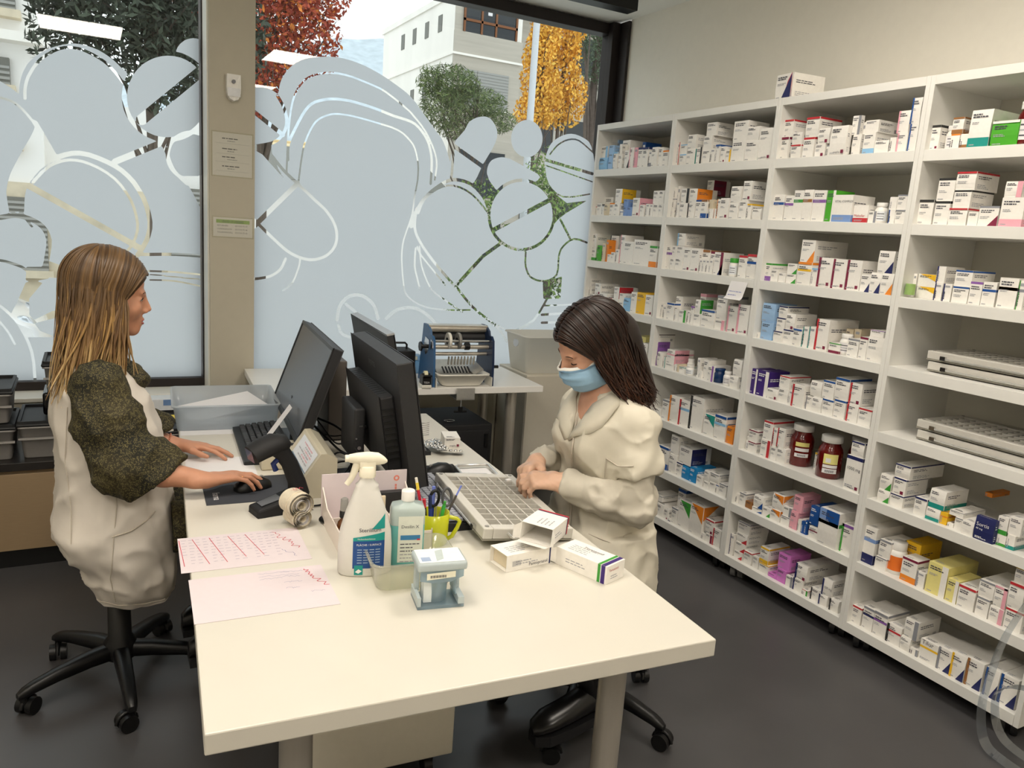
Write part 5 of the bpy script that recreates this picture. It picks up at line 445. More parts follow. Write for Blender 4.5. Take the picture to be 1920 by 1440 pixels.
(4,7,[(-2.118,-2.17,0.369,0.15,0.16,0.025,'w,bN,mu',-1),(-2.179,-2.229,0.369,0.049,0.11,0.025,'w,tE',-1),(-2.185,-2.236,0.418,0.072,0.13,0.029,'w,tE',1),(-2.29,-2.353,0.369,0.093,0.073,0.025,'w,bO,tM',-1),(-2.246,-2.308,0.369,0.129,0.13,0.1,'Y',-1),(-2.355,-2.388,0.369,0.061,0.11,0.025,'w,lE',-1),(-2.393,-2.469,0.369,0.117,0.18,0.025,'y,rw',-1),(-2.471,-2.513,0.369,0.085,0.13,0.025,'y,rw',-1),(-2.515,-2.576,0.369,0.082,0.13,0.025,'w,tR',-1),(-2.581,-2.625,0.369,0.068,0.13,0.025,'w,tE',-1),(-2.578,-2.631,0.437,0.061,0.16,0.029,'w,tE',9),(-2.629,-2.676,0.369,0.056,0.13,0.025,'w,rK',-1),(-2.632,-2.674,0.425,0.075,0.13,0.029,'w,tK,rK',11),(-2.678,-2.735,0.369,0.073,0.13,0.025,'w,tR',-1),(-2.675,-2.725,0.442,0.091,0.13,0.029,'w,tR',13),(-2.681,-2.724,0.533,0.055,0.11,0.033,'w,tY',14)]),
(4,8,[(-2.118,-2.161,0.107,0.073,0.11,0.025,'w,tR',-1),(-2.167,-2.216,0.107,0.093,0.13,0.025,'w,tE,mN',-1),(-2.218,-2.276,0.107,0.097,0.13,0.025,'w,tE,mP',-1),(-2.278,-2.338,0.107,0.076,0.13,0.025,'w,lD,mR',-1),(-2.339,-2.38,0.107,0.055,0.11,0.025,'w',-1),(-2.343,-2.398,0.162,0.075,0.13,0.029,'w,rE',4),(-2.38,-2.413,0.107,0.027,0.11,0.025,'w,rE',-1),(-2.415,-2.485,0.107,0.082,0.13,0.025,'w,mY,Tilur',-1),(-2.486,-2.537,0.107,0.087,0.13,0.025,'w,dN,lE',-1),(-2.538,-2.59,0.107,0.094,0.13,0.025,'w,dN,lY',-1),(-2.592,-2.65,0.107,0.102,0.13,0.025,'w,dN,lC',-1),(-2.659,-2.705,0.107,0.104,0.13,0.025,'w,dN,lB',-1),(-2.707,-2.765,0.107,0.106,0.13,0.025,'w,dN,lB',-1)]),
]

# ---------------------------------------------------------------- medicine boxes on the shelves
PC = dict(w='#efece6', o='#d9cbb0', S='#8fc0e6', L='#9cbfe4', K='#e9a8b6', N='#242a5e', B='#1c4f96', R='#c03038', M='#7c2340', G='#3f9a3a', g='#4aa528', T='#1c8f86', Y='#eebd2a', y='#e7dc8e', O='#e98a2b', P='#8a5ba8', p='#3d2474', k='#d67fcd', D='#30302f', E='#8d8f96', C='#9a6a3c', u='#7c9bd0', s='#1f86c4')
CN = dict(w='white', o='tan', S='light blue', L='pale blue', K='pink', N='navy', B='dark blue', R='red', M='maroon', G='green', g='bright green', T='teal', Y='yellow', y='pale yellow', O='orange', P='purple', p='deep purple', k='magenta', D='black', E='grey', C='brown', u='cornflower blue', s='bright blue')
for c, h in PC.items(): P('card_'+c, h, .5, noise=.03, scale=90)
def carton(w, h, d, style, seed, title=None):
    """carton with its front at x=0 facing -x; width along y (centred), from z=0 up; printed bands lie on the faces"""
    rd = random.Random(seed); tk = style.split(','); base = tk[0]; m = MB(); B = 'card_'+base; a, b = -w/2, w/2; e = .0005
    bulge = rd.random() < .45 and w > .035 and h > .045; n = 5 if bulge else 1; bz = rd.uniform(.002, .005) if bulge else 0
    prof = [(-bz*math.sin(PI*i/n), h*i/n) for i in range(n+1)]
    for (x0, z0), (x1, z1) in zip(prof, prof[1:]): m.add([(x0, b, z0), (x0, a, z0), (x1, a, z1), (x1, b, z1)], [(0, 1, 2, 3)], B, bulge)
    m.add([(d, a, 0), (d, b, 0), (d, b, h), (d, a, h)], [(0, 1, 2, 3)], B)
    m.poly([(x, a, z) for x, z in prof]+[(d, a, h), (d, a, 0)], B); m.poly([(x, b, z) for x, z in prof][::-1]+[(d, b, 0), (d, b, h)], B)
    m.add([(0, b, h), (0, a, h), (d, a, h), (d, b, h)], [(0, 1, 2, 3)], B); m.add([(0, a, 0), (0, b, 0), (d, b, 0), (d, a, 0)], [(0, 1, 2, 3)], B)
    X = -bz-e; dark = base in 'NBpDMTs'; ink = 'ink_white' if dark else 'ink'; soft = 'ink_white' if dark else 'ink_soft'
    def fr(y0, y1, z0, z1, mat, x=0): m.quad((X-x, y1, z0), (X-x, y0, z0), (X-x, y0, z1), (X-x, y1, z1), mat)
    def sd(x0, x1, z0, z1, mat): m.quad((x0, a-e, z0), (x1, a-e, z0), (x1, a-e, z1), (x0, a-e, z1), mat)
    def tp(x0, x1, y0, y1, mat): m.quad((x0, y1, h+e), (x0, y0, h+e), (x1, y0, h+e), (x1, y1, h+e), mat)
    txt = None; ztop = h*.94; q = False
    for t in tk[1:]:
        if len(t) == 1: q = True; continue
        if len(t) > 2: txt = t; continue
        k, c = t; mt = 'card_'+c
        if k == 't': fr(a, b, h*.9, h, mt); sd(0, d, h*.9, h, mt); ztop = h*.87
        if k == 'b': fr(a, b, 0, h*.26, mt); sd(0, d, 0, h*.26, mt)
        if k == 'm': fr(a, b, h*.6, h*.7, mt); sd(0, d, h*.6, h*.7, mt)
        if k == 'l': fr(b-w*.16, b, 0, h, mt)
        if k == 'h': fr(a, a+w*.66, h*.6, h, mt)
        if k == 'j': fr(a+w*.66, b, h*.6, h, mt)
        if k == 'r': fr(a, a+w*.3, 0, h, mt)
        if k == 's': sd(0, d*.75, 0, h, mt)
        if k == 'd': m.poly([(X, a, 0), (X, a, h*.55), (X, a+w*.5, 0)], mt)
        if k == 'u': m.poly([(X, a, h), (X, b-w*.1, h), (X, a, h*.45)], mt); m.poly([(0, a-e, h), (0, a-e, h*.55), (d*.5, a-e, h)], mt)
    Y = Vector((0, -1, 0)); Z = Vector((0, 0, 1))
    if txt and txt != 'hTitle':
        big = min(.72*w/max(len(txt)*.42, 1), h*.3); zz = {'Maltofer': .32, 'Sortis': .6, 'Tilur': .8, '1000 mg': .6, '150 mg': .45}.get(txt, .72)
        m.text(txt, (X-2*e, b-w*(.22 if 'l' in style.split(',')[1][:1] and len(txt) == 6 and txt[0] == '1' else .08), h*zz), Y, Z, big, 'ink_white' if dark else ('ink_red' if txt in ('Maltofer',) else 'ink'))
        if txt == 'Sortis': m.text('40 mg', (X-e, b-w*.08, h*.45), Y, Z, big*.5, 'ink_white')
        m.dashes((X-e, b-w*.1, h*.08), Y, Z, w*.6, h*.1, 2, soft, sd=seed)
    elif w >= .032:
        m.dashes((X-e, b-w*.1, ztop-min(.018, h*.2)), Y, Z, w*.72, min(.016, h*.18), 2, ink, .55, seed)
        if h > .05: m.dashes((X-e, b-w*.1, ztop-min(.04, h*.5)), Y, Z, w*.5, .010, 2, soft, .5, seed+1)
        if h > .07: m.dashes((X-e, b-w*.1, h*.06), Y, Z, w*.35, .006, 1, soft, .6, seed+2)
    else:
        m.dashes((X-e, b-w*.28, h*.12), Z, -Y, h*.66, w*.4, 2, ink if seed % 2 else soft, .5, seed)
        if h > .06: m.quad((X-e, b-w*.2, h*.8), (X-e, a+w*.2, h*.8), (X-e, a+w*.2, h*.9), (X-e, b-w*.2, h*.9), soft)
    if q:
        s_ = min(.013, w*.25, h*.25); m.quad((X-2*e, a+s_*1.5, h*.06), (X-2*e, a+s_*.5, h*.06), (X-2*e, a+s_*.5, h*.06+s_), (X-2*e, a+s_*1.5, h*.06+s_), 'card_M')
        if w > .05: m.text('mepha', (X-2*e, a+s_*1.75+2.75*min(.013, w*.15), h*.07), Y, Z, min(.013, w*.15), 'ink')
    # side and top print
    m.dashes((d*.08, a-e*2, h*.62), (1, 0, 0), Z, d*.62, min(.016, h*.2), 2, 'ink_white' if dark else ('ink' if seed % 3 else 'ink_soft'), .42, seed+3)
    if h > .045: m.dashes((d*.08, a-e*2, h*.12), (1, 0, 0), Z, d*.55, min(.02, h*.25), 3, soft, .4, seed+4)
    if d > .06 and rd.random() < .5:
        for i in range(9): sd(d*.72+i*.002, d*.72+i*.002+rd.choice((.0006, .0012)), h*.1, h*.1+min(.014, h*.3), 'ink')
    m.dashes((d*.1, b-w*.15, h+e*2), (0, -1, 0), (1, 0, 0), w*.6, min(.016, d*.16), 2, 'ink_white' if dark else ('ink' if seed % 3 == 0 else 'ink_soft'), .45, seed+5)
    return m
ORD = 'first second third fourth fifth sixth seventh eighth ninth tenth eleventh twelfth thirteenth fourteenth fifteenth sixteenth seventeenth eighteenth nineteenth twentieth'.split()
SHELF_ORD = ['', 'top shelf', 'second shelf', 'third shelf', 'fourth shelf', 'fifth shelf', 'sixth shelf', 'seventh shelf', 'bottom shelf']
BAY = ['', 'unit nearest window', 'second unit from window', 'third unit from window', 'unit farthest from window']
DW = dict(h='upper block', j='upper block', t='top band', b='lower band', m='middle band', l='left stripe', r='right stripe', s='side', d='corner', u='corner')
def looks(style):
    tk = style.split(','); s = CN[tk[0]]+' box'; ds = [t for t in tk[1:] if len(t) == 2]
    if ds: s += ' with '+CN[ds[0][1]]+' '+DW[ds[0][0]]
    return s
areas = []
for bay, row, L in BOXES:
    for i, b in enumerate(L): areas.append(((b[0]-b[1])*b[3]*(1 if b[5] < .05 else .3)*(.55 if bay == 1 else .75 if bay == 2 else 1), bay, row, i))
areas.sort(reverse=True); KEEP = {a[1:] for a in areas[:318]}
rest = MB(); seed = 0
for bay, row, L in BOXES:
    front = sorted([i for i, b in enumerate(L) if b[7] < 0 and b[5] < .05], key=lambda i: -(L[i][0]+L[i][1]))
    back = sorted([i for i, b in enumerate(L) if b[7] < 0 and b[5] >= .05], key=lambda i: -(L[i][0]+L[i][1]))
    used = {}
    for i, (y0, y1, z, h, d, x, st, on) in enumerate(L):
        seed += 1; w = y0-y1; rd = random.Random(seed*3+1)
        rz = rd.uniform(-.02, .02) if w > .03 else 0
        m = carton(w-.0012, h-.0006, d, st, seed)
        pos = (x, (y0+y1)/2, z+.0004)
        if (bay, row, i) not in KEEP:
            M = Matrix.Translation(pos); k = len(rest.v); rest.M = M
            for f, mi, sm in zip(m.f, m.mi, m.sm): rest.f.append([k+q for q in f]); rest.mi.append(rest.m(m.mats[mi])); rest.sm.append(sm)
            rest.v += [M @ v for v in m.v]; continue
        o = m.build('medicine_box', loc=pos)
        r, lev = i, 0
        while L[r][7] >= 0: r = L[r][7]; lev += 1
        if r in front: n = ORD[front.index(r)]; where = n+' from left' if lev == 0 else ('on' if lev == 1 else 'two above' if lev == 2 else 'three above')+' '+n+' box'
        else: n = ORD[back.index(r)]; where = n+' in back row' if lev == 0 else 'on '+n+' back-row box'
        lb = '%s, %s, %s, %s' % (looks(st), where, SHELF_ORD[row], BAY[bay])
        if lb in used: lb = lb.replace(' box', ' smaller box', 1) if lb.replace(' box', ' smaller box', 1) not in used else lb.replace(' box', ' narrow box', 1)
        if len(lb.split()) > 16: lb = lb.replace(' from window', '', 1)
        used[lb] = 1
        tag(o, lb, 'medicine box', 'medicine boxes on the shelves')
o = rest.build('small_medicine_boxes'); tag(o, 'small white medicine boxes tucked between the larger ones on the shelves', 'medicine boxes', kind='stuff')

# ---------------------------------------------------------------- jars, bottles, sorting trays and notes on the shelves
def bottle(name, label, x, y, z, r, h, body, cap='cap_white', lab=None, cap_h=.17, neck=.72, group=None, rows=3):
    t = thing(name, label, name.split('_')[-1], (x, y, z+.0003), 0, group)
    MB().lathe([(r*.9, 0), (r, h*.03), (r, h*.62), (r*.92, h*.7), (r*neck, h*.78), (r*neck, h*(1-cap_h))], body, n=28).build('body', t)
    cr = r*(neck+.12); m = MB(); m.lathe([(cr*.98, h*(1-cap_h)-.002), (cr, h*(1-cap_h)), (cr, h-.002), (cr*.95, h), (.001, h)], cap, n=28)
    m.build('cap', t)
    if lab:
        m = MB(); a0, a1 = R_(205-50), R_(205+65); n = 10; rr = r+.0006
        def arc(za, zb, mt, aa=a0, ab=a1, r2=rr): m.loft([[(r2*math.cos(aa+(ab-aa)*i/n), r2*math.sin(aa+(ab-aa)*i/n), zz) for i in range(n+1)] for zz in (za, zb)], mt, False, True, False)
        arc(h*.12, h*.58, lab); 
        if rows:
            for i in range(rows): arc(h*(.2+.12*i), h*(.235+.12*i), 'ink' if i != 1 else 'ink_soft', a0+.3, a1-.5, rr+.0004)
        m.build('label', t)
    return t
def jar(label, x, y, z, r, h, faces=0):
    t = bottle('tablet_jar', label, x, y, z, r, h, 'amber_red', neck=.74, cap_h=.14, group='dark red tablet jars')
    m = MB(); rr = r+.0007; n = 8; a0, a1 = R_(190), R_(258)
    for za, zb, mt in ((.36, .60, 'label_yellow'), (.27, .34, 'paperwhite'), (.14, .25, 'paperwhite')) if faces else ((.5, .6, 'label_yellow'), (.38, .46, 'paperwhite'), (.24, .33, 'paperwhite')):
        m.loft([[(rr*math.cos(a0+(a1-a0)*i/n), rr*math.sin(a0+(a1-a0)*i/n), zz*h) for i in range(n+1)] for zz in (za, zb)], mt, False, True, False)
    for k in range(14):
        a = a0+.25+k*.05; a2 = a+(.02 if k % 3 else .035); r3 = rr+.0006
        m.add([(r3*math.cos(q), r3*math.sin(q), zz*h) for q, zz in ((a, .26 if not faces else .16), (a2, .26 if not faces else .16), (a2, .31 if not faces else .22), (a, .31 if not faces else .22))], [(0, 1, 2, 3)], 'ink')
    if faces: m.loft([[((rr+.0006)*math.cos(a0+.2+.4*i/4), (rr+.0006)*math.sin(a0+.2+.4*i/4), zz*h) for i in range(5)] for zz in (.4, .5)], 'paperwhite', False, True, False)
    m.build('label', t); return t
jar('dark red jar with three pale labels, standing beside white boxes', .101, -1.69, ROWS[6], .05, .183)
jar('bright red jar with large yellow label, in front of another jar', .08, -1.86, ROWS[6], .05, .179, 1)
jar('dark red jar half hidden behind the yellow-labelled jar', .215, -1.905, ROWS[6], .05, .172)
bottle('pill_bottle', 'small white pill bottle on the shelf with the red jars', .05, -1.44, ROWS[6], .02, .062, 'bottle_white', lab='paperwhite')
bottle('pill_bottle', 'dark blue rounded pill bottle among white boxes', .058, -1.178, ROWS[5], .029, .07, 'bottle_blue', 'bottle_blue', neck=.8)
bottle('pill_bottle', 'white pill bottle right of the dark blue bottle', .046, -1.247, ROWS[5], .02, .068, 'bottle_white', lab='paperwhite')
bottle('pill_bottle', 'white pill bottle behind the small lying jar on the pink carton shelf', .09, -.93, ROWS[5], .02, .072, 'bottle_white', lab='paperwhite')
bottle('pill_bottle', 'squat white pill bottle right of the pink carton', .04, -.985, ROWS[5], .022, .05, 'bottle_white', lab='folder_white')
bottle('pill_bottle', 'white pill bottle with blue print, right of the red and white tonic box', .054, -1.943, ROWS[2], .024, .078, 'bottle_white', lab='folder_white')
bottle('pill_bottle', 'tall white pill bottle on the shelf with pale blue cartons', .058, -1.873, ROWS[4], .026, .084, 'bottle_white', lab='paperwhite')
bottle('pill_bottle', 'white bottle with bright green cap', .046, -1.197, ROWS[3], .021, .085, 'bottle_white', 'cap_green', lab='folder_white', cap_h=.22, neck=.85)
bottle('pill_bottle', 'white pill bottle on the top shelf of the farthest unit', .068, -2.171, ROWS[1], .02, .085, 'bottle_white', lab='paperwhite')
bottle('syrup_bottle', 'dark red syrup bottle at the right edge of the top shelf', .056, -2.432, ROWS[1], .03, .14, 'amber_red', lab='paperwhite')
bottle('pill_bottle', 'white bottle with orange label on the second shelf from below', .066, -2.243, ROWS[7], .034, .125, 'bottle_white', lab='bottle_orange', cap_h=.22, rows=0)
def blob(): pass
# carton on top of the units
m = carton(.105, .105, .17, 'w', 901); m.poly([(-.012, -.053, .1), (-.012, -.053, .0), (-.012, .0, .0)], 'card_N'); m.poly([(-.0115, -.053, .105), (-.0115, -.053, .02), (-.0115, -.018, .02), (-.0115, -.03, .07)], 'card_R')
o = m.build('medicine_box', loc=(.03, -1.385, ROWS[0]+.0004), rotz=R_(-6)); tag(o, 'large white box with red and navy corner on top of the shelving units', 'medicine box', 'medicine boxes on the shelves')

# multi-compartment sorting trays
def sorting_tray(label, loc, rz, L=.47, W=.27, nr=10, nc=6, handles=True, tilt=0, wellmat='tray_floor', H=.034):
    t = thing('sorting_tray', label, 'tray', loc, rz, 'pill sorting trays with many small cells'); t.rotation_euler.x = tilt
    bx, by = .028, .032; m = MB()
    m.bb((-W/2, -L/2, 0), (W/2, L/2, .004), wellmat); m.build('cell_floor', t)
    m = MB(); m.bb((-W/2, -L/2, .004), (-W/2+bx, L/2, H), 'tray_grey'); m.bb((W/2-bx, -L/2, .004), (W/2, L/2, H), 'tray_grey'); m.bb((-W/2+bx, -L/2, .004), (W/2-bx, -L/2+by, H), 'tray_grey'); m.bb((-W/2+bx, L/2-by, .004), (W/2-bx, L/2, H), 'tray_grey')
    for sx in (-1, 1):
        for sy in (-1, 1): m.cyl((sx*(W/2-.014), sy*(L/2-.016), H), (sx*(W/2-.014), sy*(L/2-.016), H+.0015), .006, 'greyplastic', n=14)
    m.build('rim', t, .003)
    g = MB(); iw, il = W-2*bx, L-2*by
    for i in range(1, nc): x = -iw/2+iw*i/nc; g.bb((x-.0018, -il/2, .004), (x+.0018, il/2, H-.002), 'tray_grey')
    for j in range(1, nr): y = -il/2+il*j/nr; g.bb((-iw/2, y-.0018, .004), (iw/2, y+.0018, H-.002), 'tray_grey')
    g.build('cell_grid', t)
    if handles:
        for s_ in (-1, 1):
            h = MB(); y0 = s_*L/2; y1 = s_*(L/2+.032); h.tube([(-.06, y0, .02), (-.06, y1-s_*.008, .02), (-.052, y1, .02), (.052, y1, .02), (.06, y1-s_*.008, .02), (.06, y0, .02)], .0045, 'tray_rail', 8); h.build('handle', t)
    for s_ in (-1, 1):
        h = MB(); h.cyl((s_*(W/2+.006), -L*.36, .012), (s_*(W/2+.006), L*.36, .012), .0035, 'tray_rail'); 
        for yy in (-.36, .36): h.box((s_*(W/2+.004), L*yy, .014), (.012, .02, .014), 'chrome')
        h.build('side_rail', t)
    return t
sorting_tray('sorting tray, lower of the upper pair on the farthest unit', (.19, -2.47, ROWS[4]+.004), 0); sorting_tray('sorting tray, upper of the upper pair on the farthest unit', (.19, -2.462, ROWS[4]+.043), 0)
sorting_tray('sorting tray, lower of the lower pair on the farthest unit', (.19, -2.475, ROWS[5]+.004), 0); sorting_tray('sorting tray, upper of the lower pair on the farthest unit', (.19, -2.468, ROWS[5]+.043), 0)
m = MB(); pts = [(-.004, 0), (-.012, -.02), (-.02, -.045), (-.028, -.07), (-.042, -.082)]
m.loft([[(x, -.052, z) for x, z in pts], [(x, .055, z) for x, z in pts]], 'paperwhite', False, True, False)
for i in range(4): m.dashes((-.006-.006*i-.003, .045, -.016-.016*i), (0, -1, 0), (.3, 0, 1), .08, .006, 1, P('blue_ink', '#8a8fc0', .6), .6, i)
tag(m.build('shelf_note', loc=(-.001, -1.30, 1.405)), 'white handwritten note hanging from the shelf edge', 'note')
m = MB(); m.tube([(0, 0, .01), (0, 0, .05)], [.018, .017], P('lime_clear', '#a9cf7a', .3, trans=.3), 14); tag(m.build('small_cup', loc=(.02, -2.14, ROWS[3])), 'small lime green cup at the left end of the third shelf of the farthest unit', 'cup')

# ---------------------------------------------------------------- tables
TR = -R_(4.25)
def leg(t, x, y, h, r=.031):
    m = MB(); m.cyl((x, y, .012), (x, y, h), r, 'steel', n=24); m.cyl((x, y, 0), (x, y, .012), r+.004, 'black', n=24); m.cyl((x, y, h-.006), (x, y, h), r+.02, 'steel', n=24); m.build('leg', t)
TW, TL = 1.018, 2.03
t = thing('work_table', 'large cream work table on round steel legs between the two women', 'table', (-2.514, -2.807, 0), TR)
MB().bb((0, 0, .70), (TW, TL, .74), 'tabletop').build('tabletop', t, .003)
for x, y in ((.165, .13), (TW-.165, .13), (.165, TL-.13), (TW-.165, TL-.13)): leg(t, x, y, .70)
def TP(x, y, z=.74):
    "point on the work table from its front left corner"
    c, s = math.cos(TR), math.sin(TR); return Vector((-2.514+x*c-y*s, -2.807+x*s+y*c, z))
t = thing('side_table', 'white side table under the window holding the blue machine', 'table', (-1.976, -.30, 0), -R_(3.9))
MB().bb((0, 0, .705), (1.505, .585, .74), 'tabletop_white' if 'tabletop_white' in MATS else P('tabletop_white', '#f0eee9', .3, noise=.01)).build('tabletop', t, .003)
for x, y in ((.12, .1), (1.36, .1), (.12, .5), (1.36, .5)): leg(t, x, y, .705, .03)

# pedestal under the work table
t = thing('drawer_pedestal', 'cream rounded drawer pedestal under the work table', 'pedestal', (-1.98, -1.95, 0), TR)
MB().rbox((0, 0, .33), (.45, .5, .5), 'pedestal', .03).build('body', t)
m = MB(); m.rbox((0, -.253, .17), (.43, .012, .15), 'pedestal', .006); m.build('drawer', t)
m = MB(); m.rbox((0, -.253, .41), (.43, .012, .30), 'pedestal', .006); m.build('drawer', t)
for x in (-.16, .16):
    for y in (-.19, .19): MB().cyl((x-.012, y, .03), (x+.012, y, .03), .03, 'black').bb((x-.014, y-.02, .03), (x+.014, y+.02, .082), 'black').build('castor', t)

# low sideboard under the left window
t = thing('sideboard', 'low beige sideboard with dark top under the left window', 'sideboard', (-3.4, -.02, 0))
MB().bb((-1.15, -.285, .09), (1.1, .30, .445), 'beige_front').build('body', t)
MB().bb((-1.16, -.31, .445), (1.12, .31, .48), 'dark_top').build('worktop', t, .002)
MB().bb((-1.14, -.25, 0), (1.09, .28, .09), 'black').build('plinth', t)
for x0, x1 in ((-1.14, -.395), (-.385, .36), (.37, 1.09)):
    d = MB().bb((x0, -.303, .095), (x1, -.285, .43), 'beige_front').build('drawer', t, .002)
    c = .495 if x0 < 0 and x0 > -1 else (x0+x1)/2
    c = (x0+x1)/2+.2
    MB().bb((c-.1, -.318, .395), (c+.1, -.303, .412), P('handle_dark', '#3a2a22', .4, metal=.5)).build('handle', d, .002)

# cabinet and basket right of the side table
t = thing('low_cabinet', 'pale grey cabinet between the side table and the shelves', 'cabinet', (-.215, .09, 0), -R_(2))
MB().bb((-.19, -.2, .05), (.19, .18, .74), 'cab_grey').build('body', t, .004)
MB().bb((-.188, -.21, .055), (.188, -.2, .735), 'cab_grey').build('door', t, .003)
MB().bb((-.18, -.17, 0), (.18, .17, .05), 'black').build('plinth', t)
def tub(m, w, d, h, mat, o=(0, 0, 0), taper=.86, wall=.004, r=.03, lip=.008, n=5):
    """open tub with sloping walls and a lip; o = centre of the base"""
    def ring(s_, z, ins=0):
        x, y = w/2*s_-ins, d/2*s_-ins; rr = min(r, x, y); out = []
        for cx, cy, a0 in ((x-rr, y-rr, 0), (-x+rr, y-rr, 90), (-x+rr, -y+rr, 180), (x-rr, -y+rr, 270)):
            for i in range(n+1):
                a = R_(a0+90*i/n); out.append((o[0]+cx+rr*math.cos(a), o[1]+cy+rr*math.sin(a), o[2]+z))
        return out
    m.loft([ring(taper, 0, .004), ring(taper, .004), ring(1, h-lip), ring(1, h-lip, -lip), ring(1, h, -lip), ring(1, h, wall), ring(taper, wall, wall)], mat, True, True)
    return m
t = thing('storage_basket', 'white plastic basket with oval grip hole on the grey cabinet', 'basket', (-.205, .055, .7405), -R_(3))
tub(MB(), .42, .30, .225, 'basket', taper=.86, r=.035).build('tub', t)
m = MB(); m.lathe([(.036, 0), (.036, .004)], P('hole_light', '#c9ccd0', .6), n=24, sx=.7); b = m.build('grip_hole', t); b.rotation_euler = (0, -R_(83), 0); b.location = (-.2045, -.01, .17)

# black safe, round bin
t = thing('safe', 'black steel safe on the floor under the side table', 'safe', (-.96, -.1, 0), -R_(3))
MB().rbox((0, 0, .26), (.48, .42, .52), 'black_matt', .008).build('body', t)
d = MB().rbox((0, -.215, .26), (.44, .012, .46), 'black_matt', .004).build('door', t)
m = MB(); m.cyl((-.14, -.222, .3), (-.14, -.245, .3), .025, 'black', n=20); m.box((-.14, -.25, .3), (.012, .016, .09), 'chrome'); m.build('handle', d)
MB().cyl((.2, -.226, .40), (.2, -.226, .47), .012, 'black').build('hinge', t); MB().cyl((.2, -.226, .06), (.2, -.226, .13), .012, 'black').build('hinge', t)
MB().tube([(.02+.03*math.cos(a/8*PI), -.12+.02*math.sin(a/8*PI), .525) for a in range(17)], .0025, 'chrome', 6).build('key_ring', t)
t = thing('waste_bin', 'round grey waste bin with ridged lid behind the gloved hands', 'bin', (-.62, -.85, 0))
MB().lathe([(.105, 0), (.125, .46), (.13, .46)], 'greyplastic', n=32).build('body', t)
MB().lathe([(.135, .46), (.135, .475), (.125, .485), (.10, .485), (.095, .478), (.085, .485), (.06, .485), (.055, .478), (.045, .487), (.001, .487)], 'lidblue', n=32).build('lid', t)

# ---------------------------------------------------------------- grey crates on the sideboard
def crate(label, x, y, z, w, d, h, lid=True, blue=False, rz=0, clip=True):
    t = thing('stacking_crate', label, 'crate', (x, y, z), rz, 'grey stacking crates on the sideboard')
    tub(MB(), w, d, h, 'crate', taper=.93, r=.015, lip=.008).build('body', t)
    m = MB(); m.bb((-w/2-.004, -d/2-.012, h-.055), (w/2+.004, -d/2+.002, h-.048), 'crate'); m.bb((-.004, -d/2*.98, .01), (.004, -d/2*.93, h-.05), 'crate'); m.build('rib', t)
    if lid:
        m = MB(); m.rbox((0, 0, h+.006), (w+.022, d+.022, .014), 'crate_dark', .006)
        for s_ in (-1, 1): m.bb((-w/2, s_*d/2-.006, h+.012), (w/2, s_*d/2+.006, h+.024), 'crate_dark'); m.bb((s_*w/2-.006, -d/2, h+.012), (s_*w/2+.006, d/2, h+.024), 'crate_dark')
        if blue: m.bb((-w*.3, -d*.35, h+.012), (w*.3, d*.1, h+.0165), P('label_blue', '#4aa3d8', .5))
        lo = m.build('lid', t)
        if clip:
            m = MB(); m.box((0, -d/2+.0, h+.017), (.07, .016, .01), 'plastic_white', (0, 0, .15)); m.cyl((.03, -d/2, h+.017), (.042, -d/2+.002, h+.017), .008, 'plastic_white'); m.build('clip', lo)
    return t
crate('grey crate, lowest of the stack by the left edge', -3.1, -.13, .4805, .30, .30, .13)
crate('grey crate with blue label on its lid, top of the leftmost stack', -3.1, -.13, .636, .29, .29, .125, blue=True, clip=False)
crate('grey lidded crate, lowest behind the blonde woman', -2.77, -.12, .4805, .32, .32, .14)
t = thing('black_case', 'glossy black case between the grey crates behind the blonde woman', 'case', (-2.735, -.1, .646))
MB().rbox((0, 0, .05), (.22, .2, .098), 'black_gloss', .012).build('body', t)
MB().bb((-.08, -.104, .03), (.08, -.1, .06), 'black_matt').build('panel', t)
crate('small grey crate on the black case, topmost behind the blonde woman', -2.735, -.06, .7455, .2, .24, .11, clip=False)
crate('grey crate with white clip under the yellow note', -2.35, -.08, .4805, .30, .36, .07)
tag(MB().bb((0, 0, 0), (.12, .08, .0012), 'note_yellow').build('sticky_note', loc=(-2.34, -.1, .578)), 'yellow note lying on a dark crate lid behind the tray', 'note')
t = thing('leaflet_box', 'white box with blue label on the sideboard beside the pillar', 'box', (-2.28, .15, .4805))
MB().bb((-.14, -.05, 0), (.12, .05, .15), 'folder_white').build('body', t, .003)
m = MB(); m.bb((-.07, -.0515, .118), (.02, -.05, .147), 'blue_label'); m.bb((.0, -.052, .085), (.02, -.05, .115), P('navy', '#1f2c54', .5)); m.build('label', t)

